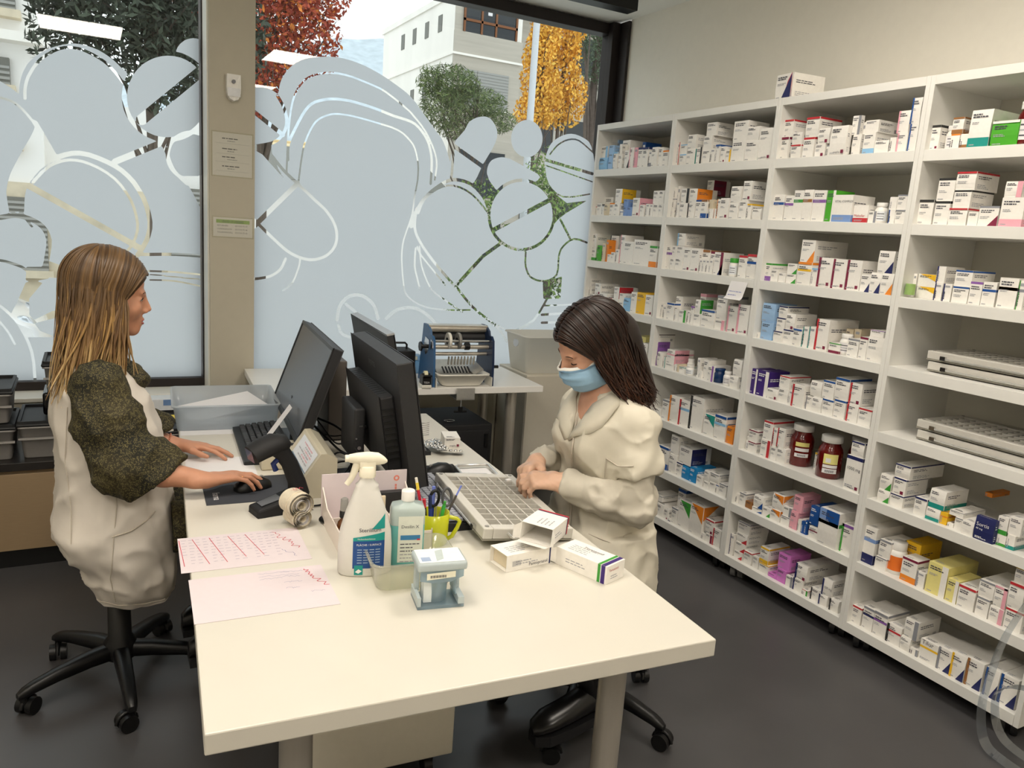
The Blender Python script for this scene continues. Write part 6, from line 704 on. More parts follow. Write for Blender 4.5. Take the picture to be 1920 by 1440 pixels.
# ---------------------------------------------------------------- swivel stools
def stool(label, x, y, deg, seat_z, r=.29, sr=1.0):
    t = thing('swivel_stool', label, 'stool', (x, y, 0), R_(deg), 'black swivel stools')
    for k in range(5):
        a = R_(72*k); c, s_ = math.cos(a), math.sin(a); rings = []
        for f, zc, hh, ww in ((.03, .115, .05, .032), (.10, .113, .045, .03), (.2, .10, .036, .026), (.27, .085, .03, .022), (r, .078, .028, .02), (r+.018, .07, .018, .014)):
            ring = []
            for u, v in ((-1, -.9), (-1, .3), (-.75, .85), (-.3, 1), (.3, 1), (.75, .85), (1, .3), (1, -.9)):
                ring.append((c*f-s_*ww*u*.8, s_*f+c*ww*u*.8, zc+hh*v*.5))
            rings.append(ring)
        arm = MB().loft(rings, 'black'); arm.build('base_arm', t)
        cm = MB(); cx, cy = c*r, s_*r; b = a+1.1+k*1.3; ux, uy = math.cos(b), math.sin(b); vx, vy = -uy, ux
        ox, oy = cx+ux*.016, cy+uy*.016
        for sgn in (-1, 1): cm.cyl((ox+vx*.007*sgn, oy+vy*.007*sgn, .027), (ox+vx*.026*sgn, oy+vy*.026*sgn, .027), .027, 'black', n=20)
        cm.tube([(ox+ux*.03*math.cos(q)+0, oy+uy*.03*math.cos(q), .027+.03*math.sin(q)) for q in [i*PI/7 for i in range(8)]], .006, 'black', 6, up=(vx, vy, 0))
        cm.cyl((cx, cy, .03), (cx, cy, .075), .011, 'black'); cm.build('castor', t)
    MB().lathe([(.045, .085), (.05, .1), (.05, .14), (.036, .16), (.034, .31), (.03, .312), (.03, seat_z-.09), (.05, seat_z-.085)], 'black', n=24).build('gas_column', t)
    MB().lathe([(.05, seat_z-.09), (.17*sr, seat_z-.075), (.21*sr, seat_z-.05), (.215*sr, seat_z-.02), (.19*sr, seat_z), (.001, seat_z+.004)], 'black_matt', n=32).build('seat', t)
    return t
stool('black swivel stool under the blonde woman in the white smock', -2.60, -1.33, 58, .52, sr=.72)
stool('black swivel stool under the woman wearing the face mask', -1.24, -2.06, 7, .50)

# ---------------------------------------------------------------- screens and desk machines (work table top at z = .74)
def basis(x, n):
    x = Vector(x).normalized(); n = Vector(n); n = (n-x*n.dot(x)).normalized(); return Matrix((x, n, x.cross(n))).transposed()
def monitor(label, nb, fb, nt, front, stand, thick=.03, silver=False, bulge=False, lip=.012):
    """nb, fb near/far bottom corners, nt near top corner of the front rim; front = +1 if the screen looks to +x"""
    nb, fb, nt = map(Vector, (nb, fb, nt)); ctr = (fb+nt)/2
    U = (fb-nb); w = U.length; U.normalize(); Vv = (nt-nb); Vv -= U*Vv.dot(U); h = Vv.length; Vv.normalize(); N = U.cross(Vv)
    if N.x*front < 0: N = -N
    t = thing('monitor', label, 'monitor', (stand[0], stand[1], .7405))
    O = Vector(t.location); q = lambda a, b, c: nb-O+U*a+Vv*b+N*c
    def slab(m, a0, a1, b0, b1, c0, c1, mat):
        p = [q(a, b, c) for c in (c0, c1) for a, b in ((a0, b0), (a1, b0), (a1, b1), (a0, b1))]
        m.add(p, [(0, 1, 2, 3), (4, 5, 6, 7), (0, 1, 5, 4), (1, 2, 6, 5), (2, 3, 7, 6), (3, 0, 4, 7)], mat)
    m = MB(); slab(m, 0, w, 0, h, -thick, 0, 'backcase'); m.build('housing', t, .003)
    m = MB()
    for a0, a1, b0, b1 in ((0, w, 0, lip*1.6), (0, w, h-lip, h), (0, lip, 0, h), (w-lip, w, 0, h)): slab(m, a0, a1, b0, b1, 0, .004, 'bezel')
    m.build('bezel', t, .001)
    m = MB(); slab(m, lip, w-lip, lip*1.6, h-lip, 0, .0012, 'screen'); m.build('screen', t)
    if silver: m = MB(); slab(m, 0, w, h-.003, h+.004, -thick, .004, 'silver'); m.build('top_edge', t)
    if bulge:
        m = MB(); slab(m, w*.12, w*.88, h*.12, h*.72, -thick-.045, -thick, 'backcase')
        b = m.build('rear_bulge', t, .006); m = MB()
        for i in range(9): slab(m, w*.115, w*.12, h*(.2+.05*i), h*(.22+.05*i), -thick-.04, -thick-.005, 'black')
        m.build('vent', b); m = MB()
        for i in range(14): slab(m, w*(.2+.045*i), w*(.22+.045*i), h*.717, h*.722, -thick-.04, -thick-.01, 'black')
        m.build('vent', b)
    m = MB(); c = q(w/2, h*.35, -thick-(.045 if bulge else 0)); base = Vector((0, 0, 0)); d = Vector((c.x, c.y, 0))
    m.tube([c, Vector((0, 0, c.z-.02)), Vector((0, 0, .01))], [.022, .026, .03], 'bezel', 10, flat=.6); m.rbox((0, 0, .006), (.15, .24, .012), 'bezel', .012, (0, 0, TR)); m.build('stand', t)
    if bulge: m = MB(); m.text('iiyama', q(w*.60, h*.84, -thick-.0006), -U, Vv, .035, P('emboss', '#4a4a4d', .4)); m.build('logo', t)
    return t
monitor('black monitor with grey screen facing the blonde woman', (-2.066, -1.485, .82), (-1.998, -.779, .82), (-1.949, -1.485, 1.144), -1, (-1.99, -1.13), .032)
monitor('big black monitor seen from behind with a mini computer on its back', (-1.808, -2.0, .82), (-1.756, -1.40, .82), (-1.868, -2.0, 1.187), 1, (-1.925, -1.68), .05, bulge=True)
monitor('black monitor with silver top edge behind the big monitor', (-1.575, -1.2, .83), (-1.52, -.552, .83), (-1.639, -1.2, 1.146), 1, (-1.64, -.93), .028, silver=True)
t = thing('mini_computer', 'small black computer mounted on the back of the big monitor', 'computer', (-1.925, -1.64, .84), TR)
MB().rbox((0, .0, .07), (.035, .19, .17), 'backcase', .008).build('body', t)
m = MB(); m.cyl((0, -.097, .03), (0, -.0945, .03), .006, 'chrome'); m.cyl((-.01, -.097, .06), (-.01, -.0945, .06), .003, 'chrome'); m.box((.004, -.0955, .1), (.012, .002, .006), 'chrome'); m.build('port', t)
t = thing('computer_tower', 'slim brown grey upright computer between the monitors', 'computer', (-1.842, -1.09, .7405), TR)
MB().rbox((0, 0, .155), (.066, .22, .30), 'slab', .004).build('body', t); MB().bb((-.045, -.1, 0), (.045, .1, .006), 'bezel').build('foot', t)

def keyboard(label, c, rz, w, d, mat_body, mat_key, key_ink=None):
    t = thing('keyboard', label, 'keyboard', (c[0], c[1], .7405), rz)
    m = MB(); m.loft([[(-w/2, -d/2, 0), (w/2, -d/2, 0), (w/2, d/2, 0), (-w/2, d/2, 0)], [(-w/2, -d/2, .012), (w/2, -d/2, .012), (w/2, d/2, .03), (-w/2, d/2, .03)]], mat_body, smooth=False); m.build('body', t, .006)
    k = MB(); rows = 6; kx = w*.94; x0 = -kx/2; kd = d*.80/rows; sl = .018/d
    for r in range(rows):
        y = -d/2+d*.13+kd*(r+.5); z = .013+(y+d/2)*sl
        xs = x0
        while xs < kx/2-.01:
            ww = .0185
            if r == 0 and -.12 < xs < -.02: ww = .105
            if abs(xs-.088) < .006 or abs(xs-.148) < .006: xs += .008
            ww = min(ww, kx/2-xs); k.box((xs+ww/2, y, z+.005), (ww-.0055, kd-.0055, .008), mat_key, taper=1.2); xs += ww
    ko = k.build('key_field', t, .0012)
    return t
keyboard('black keyboard in front of the blonde woman', (-2.125, -1.2), PI/2+TR, .46, .16, 'kb_black', 'kb_key') if False else keyboard('black keyboard in front of the blonde woman', (-2.122, -1.195), -PI/2+TR, .46, .165, 'kb_black', 'kb_key')
keyboard('black keyboard with pale keys in front of the big monitor', (-1.757, -1.93), PI/2+TR, .46, .17, 'kb_black', 'kb_keylight')
keyboard('small black number pad keyboard under the blister strips', (-1.63, -1.36), PI/2+TR, .2, .13, 'kb_black', 'kb_key')
def mouse(label, x, y, rz, z=.7405):
    t = thing('computer_mouse', label, 'mouse', (x, y, z), rz)
    rings = []
    for f, hw, hh in ((-.055, .012, .012), (-.05, .024, .022), (-.03, .031, .034), (0, .032, .038), (.03, .03, .031), (.05, .025, .02), (.058, .012, .012)):
        rings.append([(f, hw*math.cos(a), max(0, .004+hh*math.sin(a)) if math.sin(a) > -.05 else .0) for a in [2*PI*i/20 for i in range(20)]])
    MB().loft(rings, 'black').build('body', t)
    MB().cyl((.03, -.004, .031), (.03, .004, .031), .007, 'greyplastic').build('scroll_wheel', t)
mouse('black mouse under the hand of the blonde woman', -2.236, -1.655, R_(20))
mouse('black mouse behind the sorting tray', -1.635, -1.68, R_(185))
t = thing('mouse_pad', 'dark mouse pad with white lettering under the hand of the blonde woman', 'mouse pad', (-2.24, -1.655, .7405), R_(-3))
t.location.z = .7402
MB().rbox((0, 0, .001), (.27, .23, .002), 'padgrey', .0009).build('mat', t)
MB().text('hama', (-.112, -.015, .0022), (0, -1, 0), (1, 0, 0), .03, P('print_white', '#e8e8e8', .6)).build('lettering', t)
tag(MB().rbox((0, 0, .001), (.22, .2, .002), 'padblack', .0009).build('mouse_pad', loc=(-1.66, -1.68, .7402), rotz=TR), 'black mouse pad under the mouse behind the sorting tray', 'mouse pad')

# hand scanner in its cradle
t = thing('barcode_scanner', 'black hand scanner standing in its cradle beside the mouse pad', 'scanner', (-2.19, -1.855, .7405), R_(12))
base = [[(-.085, -.035, 0), (.075, -.045, 0), (.075, .045, 0), (-.085, .035, 0)], [(-.085, -.033, .02), (.06, -.04, .045), (.06, .04, .045), (-.085, .033, .02)], [(-.075, -.024, .024), (.045, -.03, .055), (.045, .03, .055), (-.075, .024, .024)]]
MB().loft(base, 'black_matt', smooth=False).build('cradle', t, .005)
m = MB(); m.add([(-.068, -.018, .0285), (-.01, -.022, .0425), (-.01, .022, .0425), (-.068, .018, .0285)], [(0, 1, 2, 3)], P('pad_grey', '#5f6064', .4)); m.build('indicator_panel', t)
m = MB(); m.tube([(.05, 0, .04), (.042, 0, .08), (.02, 0, .135), (-.004, 0, .172), (-.022, 0, .19)], [.036, .03, .028, .03, .034], 'black_matt', 14, flat=.8); m.build('grip', t)
m = MB(); m.tube([(.012, 0, .188), (.0, 0, .197), (-.03, 0, .198), (-.065, 0, .187), (-.09, 0, .174)], [.02, .034, .041, .041, .037], 'black_matt', 16, flat=.72, up=(0, 0, 1)); m.build('scan_head', t)
m = MB(); m.add([(-.0905, -.024, .156), (-.0905, .024, .156), (-.1, .024, .19), (-.1, -.024, .19)], [(0, 1, 2, 3)], P('scan_window', '#2c3a66', .1)); m.build('scan_window', t)
m = MB(); m.tube([(-.012, -.002, .155), (-.028, 0, .14), (-.02, 0, .12)], .008, P('trigger_blue', '#1c2f6a', .4), 8); m.build('trigger', t)

# card terminal with slanted display, and socket box
t = thing('card_terminal', 'beige card terminal with slanted display beside the scanner', 'terminal', (-2.065, -1.64, .7405), TR)
pr = [(-.05, 0), (.06, 0), (.06, .12), (.03, .135), (.012, .135), (-.05, .045)]
m = MB(); m.loft([[(x, -.15, z) for x, z in pr], [(x, .15, z) for x, z in pr]], 'term', smooth=False); m.build('body', t, .004)
sl = Vector((.062, 0, .09)).normalized(); nn = Vector((-.09, 0, .062)).normalized(); o = Vector((-.05, 0, .045))
def onslope(a, y, l): p = o+sl*a+nn*l; return (p.x, y, p.z)
m = MB(); m.add([onslope(.018, -.13, .001), onslope(.018, .11, .001), onslope(.1, .11, .001), onslope(.1, -.13, .001)], [(0, 1, 2, 3)], 'lcd'); d = m.build('display', t)
m = MB()
for y0, y1, a0, a1 in ((-.13, .11, .018, .022), (-.13, .11, .03, .034), (-.05, -.02, .022, .03), (.05, .09, .022, .03)): m.add([onslope(a0, y0, .0016), onslope(a0, y1, .0016), onslope(a1, y1, .0016), onslope(a1, y0, .0016)], [(0, 1, 2, 3)], P('lcd_bar', '#4a6a86', .3))
for i in range(6): m.dashes(onslope(.045+.008*i, -.1+.01*(i % 3), .0016), (0, 1, 0), sl, .16, .006, 1, P('pink_ink', '#d9a8b0', .5) if i % 2 else 'ink_soft', .7, i)
m.build('display_print', d)
t = thing('desk_socket', 'beige socket box with round holes below the left monitor', 'socket box', (-2.10, -1.44, .7405), TR)
MB().rbox((0, 0, .035), (.15, .11, .07), 'term', .006).build('body', t)
m = MB(); [m.cyl((-.03+.05*i, .0, .0702), (-.03+.05*i, .0, .0712), .017, 'black', n=20) for i in range(2)]; m.build('socket', t)
t = thing('paper_slip', 'printed paper slip stuck to the lower corner of the left monitor', 'note', (-2.075, -1.27, .80), TR)
m = MB(); sh = [(-.045+.014*i, .03*(i/6)**2*.5-.0, -.03+.018*i-.0) for i in range(7)]
m.loft([[(x, -.03+z*.2, z+.02) for x, y, z in sh], [(x, .03+z*.2, z+.02) for x, y, z in sh]], 'paperwhite', caps=False, closed=False); m.build('slip', t)
tag(t.children[0], t['label'], 'note') if False else None

# cables
def cable(label, pts, r=.0032, n=6, dens=8):
    P_ = [Vector(p) for p in pts]; out = []
    for i in range(len(P_)-1):
        a, b, c, d = P_[max(i-1, 0)], P_[i], P_[i+1], P_[min(i+2, len(P_)-1)]
        for k in range(dens):
            u = k/dens; out.append(.5*((2*b)+(c-a)*u+(2*a-5*b+4*c-d)*u*u+(3*b-a-3*c+d)*u**3))
    out.append(P_[-1]); o = MB().tube(out, r, 'black', n).build('cable'); tag(o, label, 'cable', 'black cables between the monitors'); return o
T_ = .745
cable('black cable looping from the left monitor towards the tower', [(-1.96, -1.25, .83), (-1.93, -1.35, .80), (-1.9, -1.42, .77), (-1.86, -1.48, T_+.01), (-1.85, -1.6, T_), (-1.83, -1.72, T_)], .004)
cable('thick black cable arching behind the card terminal', [(-1.95, -1.3, .86), (-1.9, -1.4, .845), (-1.86, -1.5, .80), (-1.88, -1.62, .76), (-1.93, -1.72, T_)], .0045)
cable('black cable hanging from the mini computer', [(-1.945, -1.735, .87), (-1.93, -1.79, .84), (-1.9, -1.8, .79), (-1.89, -1.76, T_), (-1.95, -1.66, T_)], .003)
cable('black cable lying in loops behind the card terminal', [(-2.0, -1.8, T_), (-1.97, -1.72, T_+.004), (-1.92, -1.66, T_+.02), (-1.9, -1.58, T_+.03), (-1.94, -1.52, T_+.012), (-1.98, -1.6, T_), (-1.96, -1.7, T_+.01)], .003)
cable('black cable from the terminal to the scanner cradle', [(-2.02, -1.78, .76), (-2.03, -1.83, .748), (-2.08, -1.86, T_), (-2.12, -1.86, T_)], .003)
cable('black cable hanging off the big monitor stand', [(-1.86, -1.62, .90), (-1.88, -1.55, .84), (-1.87, -1.48, .78), (-1.85, -1.42, T_)], .0035)

cable('black cable crossing in front of the upright computer', [(-1.96, -1.22, .80), (-1.9, -1.3, .79), (-1.87, -1.38, .81), (-1.84, -1.45, .80), (-1.845, -1.52, .76), (-1.90, -1.56, T_)], .003)
cable('black cable curling on the table under the mini computer', [(-1.99, -1.55, T_), (-1.95, -1.48, .765), (-1.91, -1.46, .775), (-1.89, -1.53, .765), (-1.93, -1.6, .752), (-1.97, -1.66, T_), (-1.96, -1.75, T_)], .0035)
cable('black cable hanging in a loop left of the upright computer', [(-1.95, -1.2, .86), (-1.925, -1.28, .82), (-1.905, -1.36, .785), (-1.9, -1.44, .80), (-1.905, -1.5, .83)], .003)
# translucent file tray with papers at the far end
t = thing('file_tray', 'translucent plastic tray with papers at the far end of the table', 'tray', (-2.19, -.785, .7405), TR)
tub(MB(), .385, .36, .1, 'milky', taper=.93, r=.02, wall=.003, lip=.006).build('tub', t)
tag(MB().box((0, 0, .012), (.3, .22, .02), 'paperwhite', (.0, .05, .08)).build('paper_pile', loc=(-2.19, -.80, .75), rotz=TR), 'pile of white papers inside the translucent tray', 'paper')
tag(MB().box((0, 0, .0), (.3, .21, .001), 'paperwhite', (.07, -.13, .3)).build('paper_sheet', loc=(-2.20, -.78, .795), rotz=TR), 'loose pink tinted sheet lying over the paper pile in the tray', 'paper')
tag(MB().bb((0, 0, 0), (.3, .21, .0008), 'paperwhite').build('paper_sheet', loc=(-2.375, -1.0, .7403), rotz=TR), 'white sheet at the table edge by the file tray', 'paper')
tag(MB().bb((0, 0, 0), (.21, .3, .0008), 'paperwhite').build('paper_sheet', loc=(-2.413, -1.6, .7403), rotz=TR), 'white sheet under the forearms of the blonde woman', 'paper')

# ---------------------------------------------------------------- things on the work table
Z0 = .7404
def scribble(m, o, x, y, w, h, mat, seed, n=14, th=.0012):
    rd = random.Random(seed); x = Vector(x); y = Vector(y); o = Vector(o); pts = [o+x*(w*i/n)+y*(rd.uniform(0, h)) for i in range(n+1)]
    for a, b in zip(pts, pts[1:]):
        d = (b-a).normalized(); p = d.cross(x.cross(y)).normalized()*th/2; m.quad(a-p, b-p, b+p, a+p, mat)
def sheet(label, c, rz, w=.297, d=.21): return thing('paper_sheet', label, 'paper', (c[0], c[1], Z0), rz, 'handwritten sheets')
t = sheet('handwritten list with red column lines, the farther of the two sheets', (-2.335, -2.095), R_(-3)); 
MB().bb((-.148, -.105, 0), (.148, .105, .0006), 'paper_pink').build('sheet', t)
m = MB()
for i in range(14):
    x = -.14+.0165*i
    for r in range(9 if i % 3 else 6): m.dashes((x, .085-.018*r, .0009), (1, 0, 0), (0, 1, 0), .012, .005, 1, 'pale_ink', .5, i*20+r)
for i, x in enumerate((-.146, -.115, -.075, -.03, .012)):
    a, b = Vector((x, .09, .001)), Vector((x+.03 if i else x+.006, -.07+.02*(i > 2), .001)); m.quad(a, a+Vector((.0016, 0, 0)), b+Vector((.0016, 0, 0)), b, 'red_ink')
scribble(m, (.075, .085, .001), (.35, -1, 0), (1, .35, 0), .12, .022, 'red_ink', 3, 18, .0014); scribble(m, (.085, -.03, .001), (.5, -1, 0), (1, .5, 0), .05, .012, 'blue_ink2', 4, 10, .001)
m.build('handwriting', t)
t = sheet('blank sheet with red handwritten heading, the nearer of the two sheets', (-2.335, -2.345), R_(-3))
MB().bb((-.148, -.105, 0), (.148, .105, .0006), 'paper_pink').build('sheet', t)
m = MB(); scribble(m, (.1, .09, .001), (.28, -1, 0), (1, .28, 0), .1, .018, 'red_ink', 7, 20, .0018)
for k, (x, y, l) in enumerate(((.0, .09, .07), (.0, .075, .09), (.0, .06, .05), (.05, .085, .05), (.05, .06, .04), (.05, .03, .04), (.05, .0, .03), (.1, -.03, .03))): scribble(m, (x, y, .001), (1, -.1, 0), (.1, 1, 0), l, .007, 'blue_ink2', 30+k, 12, .0007)
m.build('handwriting', t)

# organiser with a high back
t = thing('desk_organiser', 'pale plastic organiser with high back panel behind the spray bottle', 'organiser', (-2.0, -2.11, Z0), R_(-4))
m = MB(); m.bb((-.118, -.125, 0), (.118, .125, .004), 'organiser')
for x in (-.118, .115): m.prism([(x, -.125, .004), (x, .125, .004), (x, .125, .10), (x, .06, .06), (x, -.125, .055)], (.003, 0, 0), 'organiser')
m.bb((-.118, -.125, .004), (.118, -.122, .05), 'organiser'); m.bb((-.118, -.01, .004), (.118, -.007, .06), 'organiser'); m.bb((.03, -.12, .004), (.033, .12, .06), 'organiser'); m.build('body', t)
m = MB(); m.bb((-.12, .125, 0), (.12, .129, .135), 'paper_pink'); b = m.build('back_panel', t)
m = MB(); m.lathe([(.009, 0), (.006, .0)], 'red_ink', n=20, caps=False); m.add([(.075+.008*math.cos(a/10*PI), .1245, .112+.008*math.sin(a/10*PI)) for a in range(20)], [tuple(range(20))], P('logo_red', '#e58a7a', .6)) if False else None
m = MB(); m.add([(.09+.0085*math.cos(a/10*PI), .1246, .112+.0085*math.sin(a/10*PI)) for a in range(20)], [tuple(range(20))], P('logo_red', '#e58a7a', .6)); m.add([(.09+.004*math.cos(a/10*PI), .1244, .112+.004*math.sin(a/10*PI)) for a in range(20)], [tuple(range(20))], 'paper_pink'); m.dashes((.086, .1246, .06), (0, 0, 1), (1, 0, 0), .035, .008, 1, 'logo_red', .7, 2); m.build('logo', b)
for k, (x, y, mt, h, l) in enumerate(((.0, .05, 'card_o', .085, 'tan card standing in the rear slot of the organiser'), (-.02, .035, 'paperwhite', .07, 'cream card in front of the tan card'), (.06, .08, 'backcase', .085, 'black card case at the right of the organiser'))):
    o = MB().rbox((0, 0, h/2), (.085, .008 if k < 2 else .02, h), mt, .002).build('card', loc=(-2.0+x, -2.11+y, Z0+.0045), rotz=R_(-4)); tag(o, l, 'card')
t = thing('spray_flask', 'small amber spray bottle with grey cap in the organiser', 'bottle', (-2.098, -2.15, Z0+.0045))
MB().lathe([(.016, 0), (.018, .003), (.018, .05), (.0155, .06), (.009, .067), (.009, .072)], 'amber', n=24).build('body', t)
MB().lathe([(.0115, .072), (.0115, .088), (.009, .09)], 'black', n=20).build('collar', t); MB().lathe([(.0105, .09), (.0095, .12), (.006, .123), (.001, .123)], 'greyplastic', n=20).build('cap', t)
MB().text('a.', (-.004, -.0188, .022), (1, 0, 0), (0, 0, 1), .018, 'print_white').build('logo', t)

# big spray bottle
t = thing('spray_bottle', 'white trigger spray bottle with blue and teal label', 'bottle', (-2.095, -2.315, Z0), R_(-14))
secs = [(.058, .030, 0), (.063, .034, .006), (.063, .034, .07), (.06, .033, .105), (.048, .03, .15), (.036, .026, .185), (.029, .022, .205), (.026, .02, .212), (.027, .02, .218), (.020, .017, .224), (.016, .016, .232), (.016, .016, .25)]
def oval(a, b, z, n=32, p=2.6): return [(a*math.copysign(abs(math.cos(q))**(2/p), math.cos(q)), b*math.copysign(abs(math.sin(q))**(2/p), math.sin(q)), z) for q in [2*PI*i/n for i in range(n)]]
MB().loft([oval(*s_) for s_ in secs], 'hdpe').build('body', t)
MB().lathe([(.0195, .238), (.0195, .262), (.017, .264)], 'trigger_cream', n=24).build('collar', t)
m = MB(); prof = [(-.046, .008), (-.042, .0105), (-.026, .014), (0, .017), (.024, .0155), (.038, .0095), (.045, .003)]
m.loft([[(x, .8*r*math.cos(q), .281-.004*(x > .02)*(x-.02)/.03*2+r*.95*math.sin(q)) for q in [2*PI*i/16 for i in range(16)]] for x, r in prof], 'trigger_cream'); m.bb((-.018, -.012, .262), (.018, .012, .275), 'trigger_cream'); m.cyl((-.052, 0, .281), (-.044, 0, .281), .0085, 'trigger_cream', n=16); h = m.build('spray_head', t, .001)
MB().tube([(-.024, 0, .27), (-.03, 0, .25), (-.037, 0, .232), (-.047, 0, .218)], [.007, .0065, .0055, .005], 'trigger_cream', 10, flat=1.3).build('trigger', h)
m = MB()
def onb(x, z):
    for (a0, b0, z0), (a1, b1, z1) in zip(secs, secs[1:]):
        if z0 <= z <= z1+1e-9:
            f = (z-z0)/max(z1-z0, 1e-6); a = a0+(a1-a0)*f; b = b0+(b1-b0)*f; c = min(abs(x)/a, .999); return Vector((x, -b*(1-c**2.6)**(1/2.6)-.0008, z))
def patch(x0, x1, z0, z1, mat, top=None, n=10, k=6):
    g = [[onb(x0+(x1-x0)*i/n, z0+((top(x0+(x1-x0)*i/n) if top else z1)-z0)*j/k) for i in range(n+1)] for j in range(k+1)]
    m.loft(g, mat, False, True, False)
patch(-.03, .043, .022, .09, 'lab_blue'); patch(-.03, .043, .09, .1, 'lab_teal', lambda x: .098+(x+.03)*.16); patch(-.026, -.006, .006, .03, 'lab_teal'); patch(.012, .043, .118, .145, 'lab_teal', lambda x: .118+.034*max(0, (x-.012)/.031))
def btext(s_, x, z, size, mat):
    vs, fs = glyphs(s_); k = len(m.v); m.add([onb(x+v[0]*size, z+v[1]*size)+Vector((0, -.0006, 0)) for v in vs], fs, mat)
btext('Sterillium', -.017, .112, .0135, 'ink'); btext('FLÄCHE / SURFACE', -.022, .0785, .0068, 'print_white'); btext('Flächendesinfektion', -.02, .0935, .0052, 'print_white')
for i in range(6):
    for j in range(4): x = -.02+.014*j; z = .068-.0065*i; m.quad(onb(x, z)+Vector((0, -.0006, 0)), onb(x+.011, z)+Vector((0, -.0006, 0)), onb(x+.011, z+.002)+Vector((0, -.0006, 0)), onb(x, z+.002)+Vector((0, -.0006, 0)), P('lab_pale', '#9fb4cf', .5))
m.poly([onb(-.024, .014)+Vector((0, -.001, 0)), onb(-.016, .010)+Vector((0, -.001, 0)), onb(-.008, .016)+Vector((0, -.001, 0)), onb(-.016, .021)+Vector((0, -.001, 0))], 'print_white'); m.build('label', t)

# teal disinfectant bottle
t = thing('disinfectant_bottle', 'square bottle half full of teal liquid with white cap', 'bottle', (-1.985, -2.30, Z0), R_(-14))
MB().loft([oval(a, b, z, 32, 5) for a, b, z in ((.038, .024, 0), (.042, .027, .005), (.042, .027, .105))], 'teal_liquid').build('liquid', t)
MB().loft([oval(a, b, z, 32, 5) for a, b, z in ((.042, .027, .1055), (.042, .027, .14), (.038, .025, .152), (.016, .016, .158), (.013, .013, .162), (.013, .013, .17))], 'bottle_clear').build('body', t)
MB().lathe([(.0165, .163), (.0165, .186), (.015, .188), (.001, .188)], 'cap_white', n=24).build('cap', t)
m = MB(); y = -.0279; m.quad((-.024, y, .012), (.036, y, .012), (.036, y, .13), (-.024, y, .13), P('lab_cream', '#dfe3d8', .5)); y -= .0005; m.text('Desilin X', (-.017, y, .1), (1, 0, 0), (0, 0, 1), .0115, 'ink'); m.quad((-.018, y, .07), (.030, y, .07), (.030, y, .082), (-.018, y, .082), P('lab_mid', '#3e7fb0', .5)); m.quad((.022, y-.0003, .069), (.030, y-.0003, .069), (.030, y-.0003, .073), (.022, y-.0003, .073), 'red_ink')
for i in range(6): m.dashes((-.018, y, .058-.009*i), (1, 0, 0), (0, 0, 1), .05, .005, 1, 'ink_soft' if i > 2 else 'ink', .5, i)
m.lathe([(.004, 0), (.003, 0)], 'ink', (.002, 0, 0), caps=False) if False else None
m.build('label', t)

# green mug with pens and scissors
t = thing('pen_mug', 'lime green mug with angular handle holding pens', 'mug', (-1.873, -2.205, Z0), R_(-30))
MB().lathe([(.037, 0), (.039, .004), (.041, .085), (.0395, .0855), (.037, .084), (.035, .01), (.001, .01)], 'mug', n=36, caps=False).build('cup', t)
MB().tube([(.039, 0, .074), (.062, 0, .07), (.069, 0, .064), (.063, 0, .045), (.05, 0, .02), (.038, 0, .012)], .0055, 'mug', 8).build('handle', t)
def pen(label, bx, by, tx, ty, L, r, cols, kind='pen'):
    b = Vector((-1.873+bx, -2.205+by, Z0+.0115)); d = Vector((tx-bx, ty-by, .085)).normalized(); t = thing(kind, label, kind, tuple(b), 0, 'pens in the green mug')
    s_ = 0
    for nm, l, mat, rr in cols: m = MB(); m.cyl(d*s_, d*(s_+l*L), r*rr, mat, n=10); m.build(nm, t); s_ += l*L
pen('red and yellow pencil, the tallest in the green mug', -.015, .01, -.03, .02, .165, .0042, (('barrel', .8, 'pen_red', 1), ('ring', .12, 'pen_yellow', 1), ('tip', .08, 'plastic_white', .9)))
pen('blue pen with pink clip in the green mug', .0, .012, .004, .02, .135, .0045, (('barrel', .6, 'pen_blue', 1), ('cap', .4, 'pen_lblue', 1.1)))
pen('short dark blue pen in the green mug', -.008, .0, -.012, .0, .12, .0045, (('barrel', .7, 'pen_blue', 1), ('cap', .3, 'navy', 1.1)))
pen('green marker leaning to the front of the mug', .006, -.012, .012, -.03, .115, .0048, (('barrel', .9, 'pen_green', 1), ('tip', .1, 'card_G', .7)))
pen('black pen with red end in the green mug', -.02, -.006, -.032, -.012, .118, .0048, (('barrel', .8, 'black', 1), ('end', .2, 'pen_red', 1)))
pen('thin grey blue pen leaning far right out of the mug', .012, .008, .062, .02, .15, .003, (('barrel', .8, 'slab', 1), ('tip', .2, 'pen_lblue', .8)))
t = thing('scissors', 'scissors with grey and black ring handles in the green mug', 'scissors', (-1.86, -2.2, Z0+.0115))
for sgn in (-1, 1):
    m = MB(); m.tube([(0, 0, 0), (.006*sgn, 0, .06), (.01*sgn+.004, 0, .085)], .0028, 'steel', 6); b = m.build('blade', t)
    m = MB(); c = Vector((.018*sgn+.006, 0, .108)); m.tube([c+Vector((.013*math.cos(a), .004*math.sin(a)*sgn, .023*math.sin(a))) for a in [2*PI*i/20 for i in range(21)]], .0042, 'grip_grey' if sgn > 0 else 'black', 8, caps=False); m.build('handle', t)

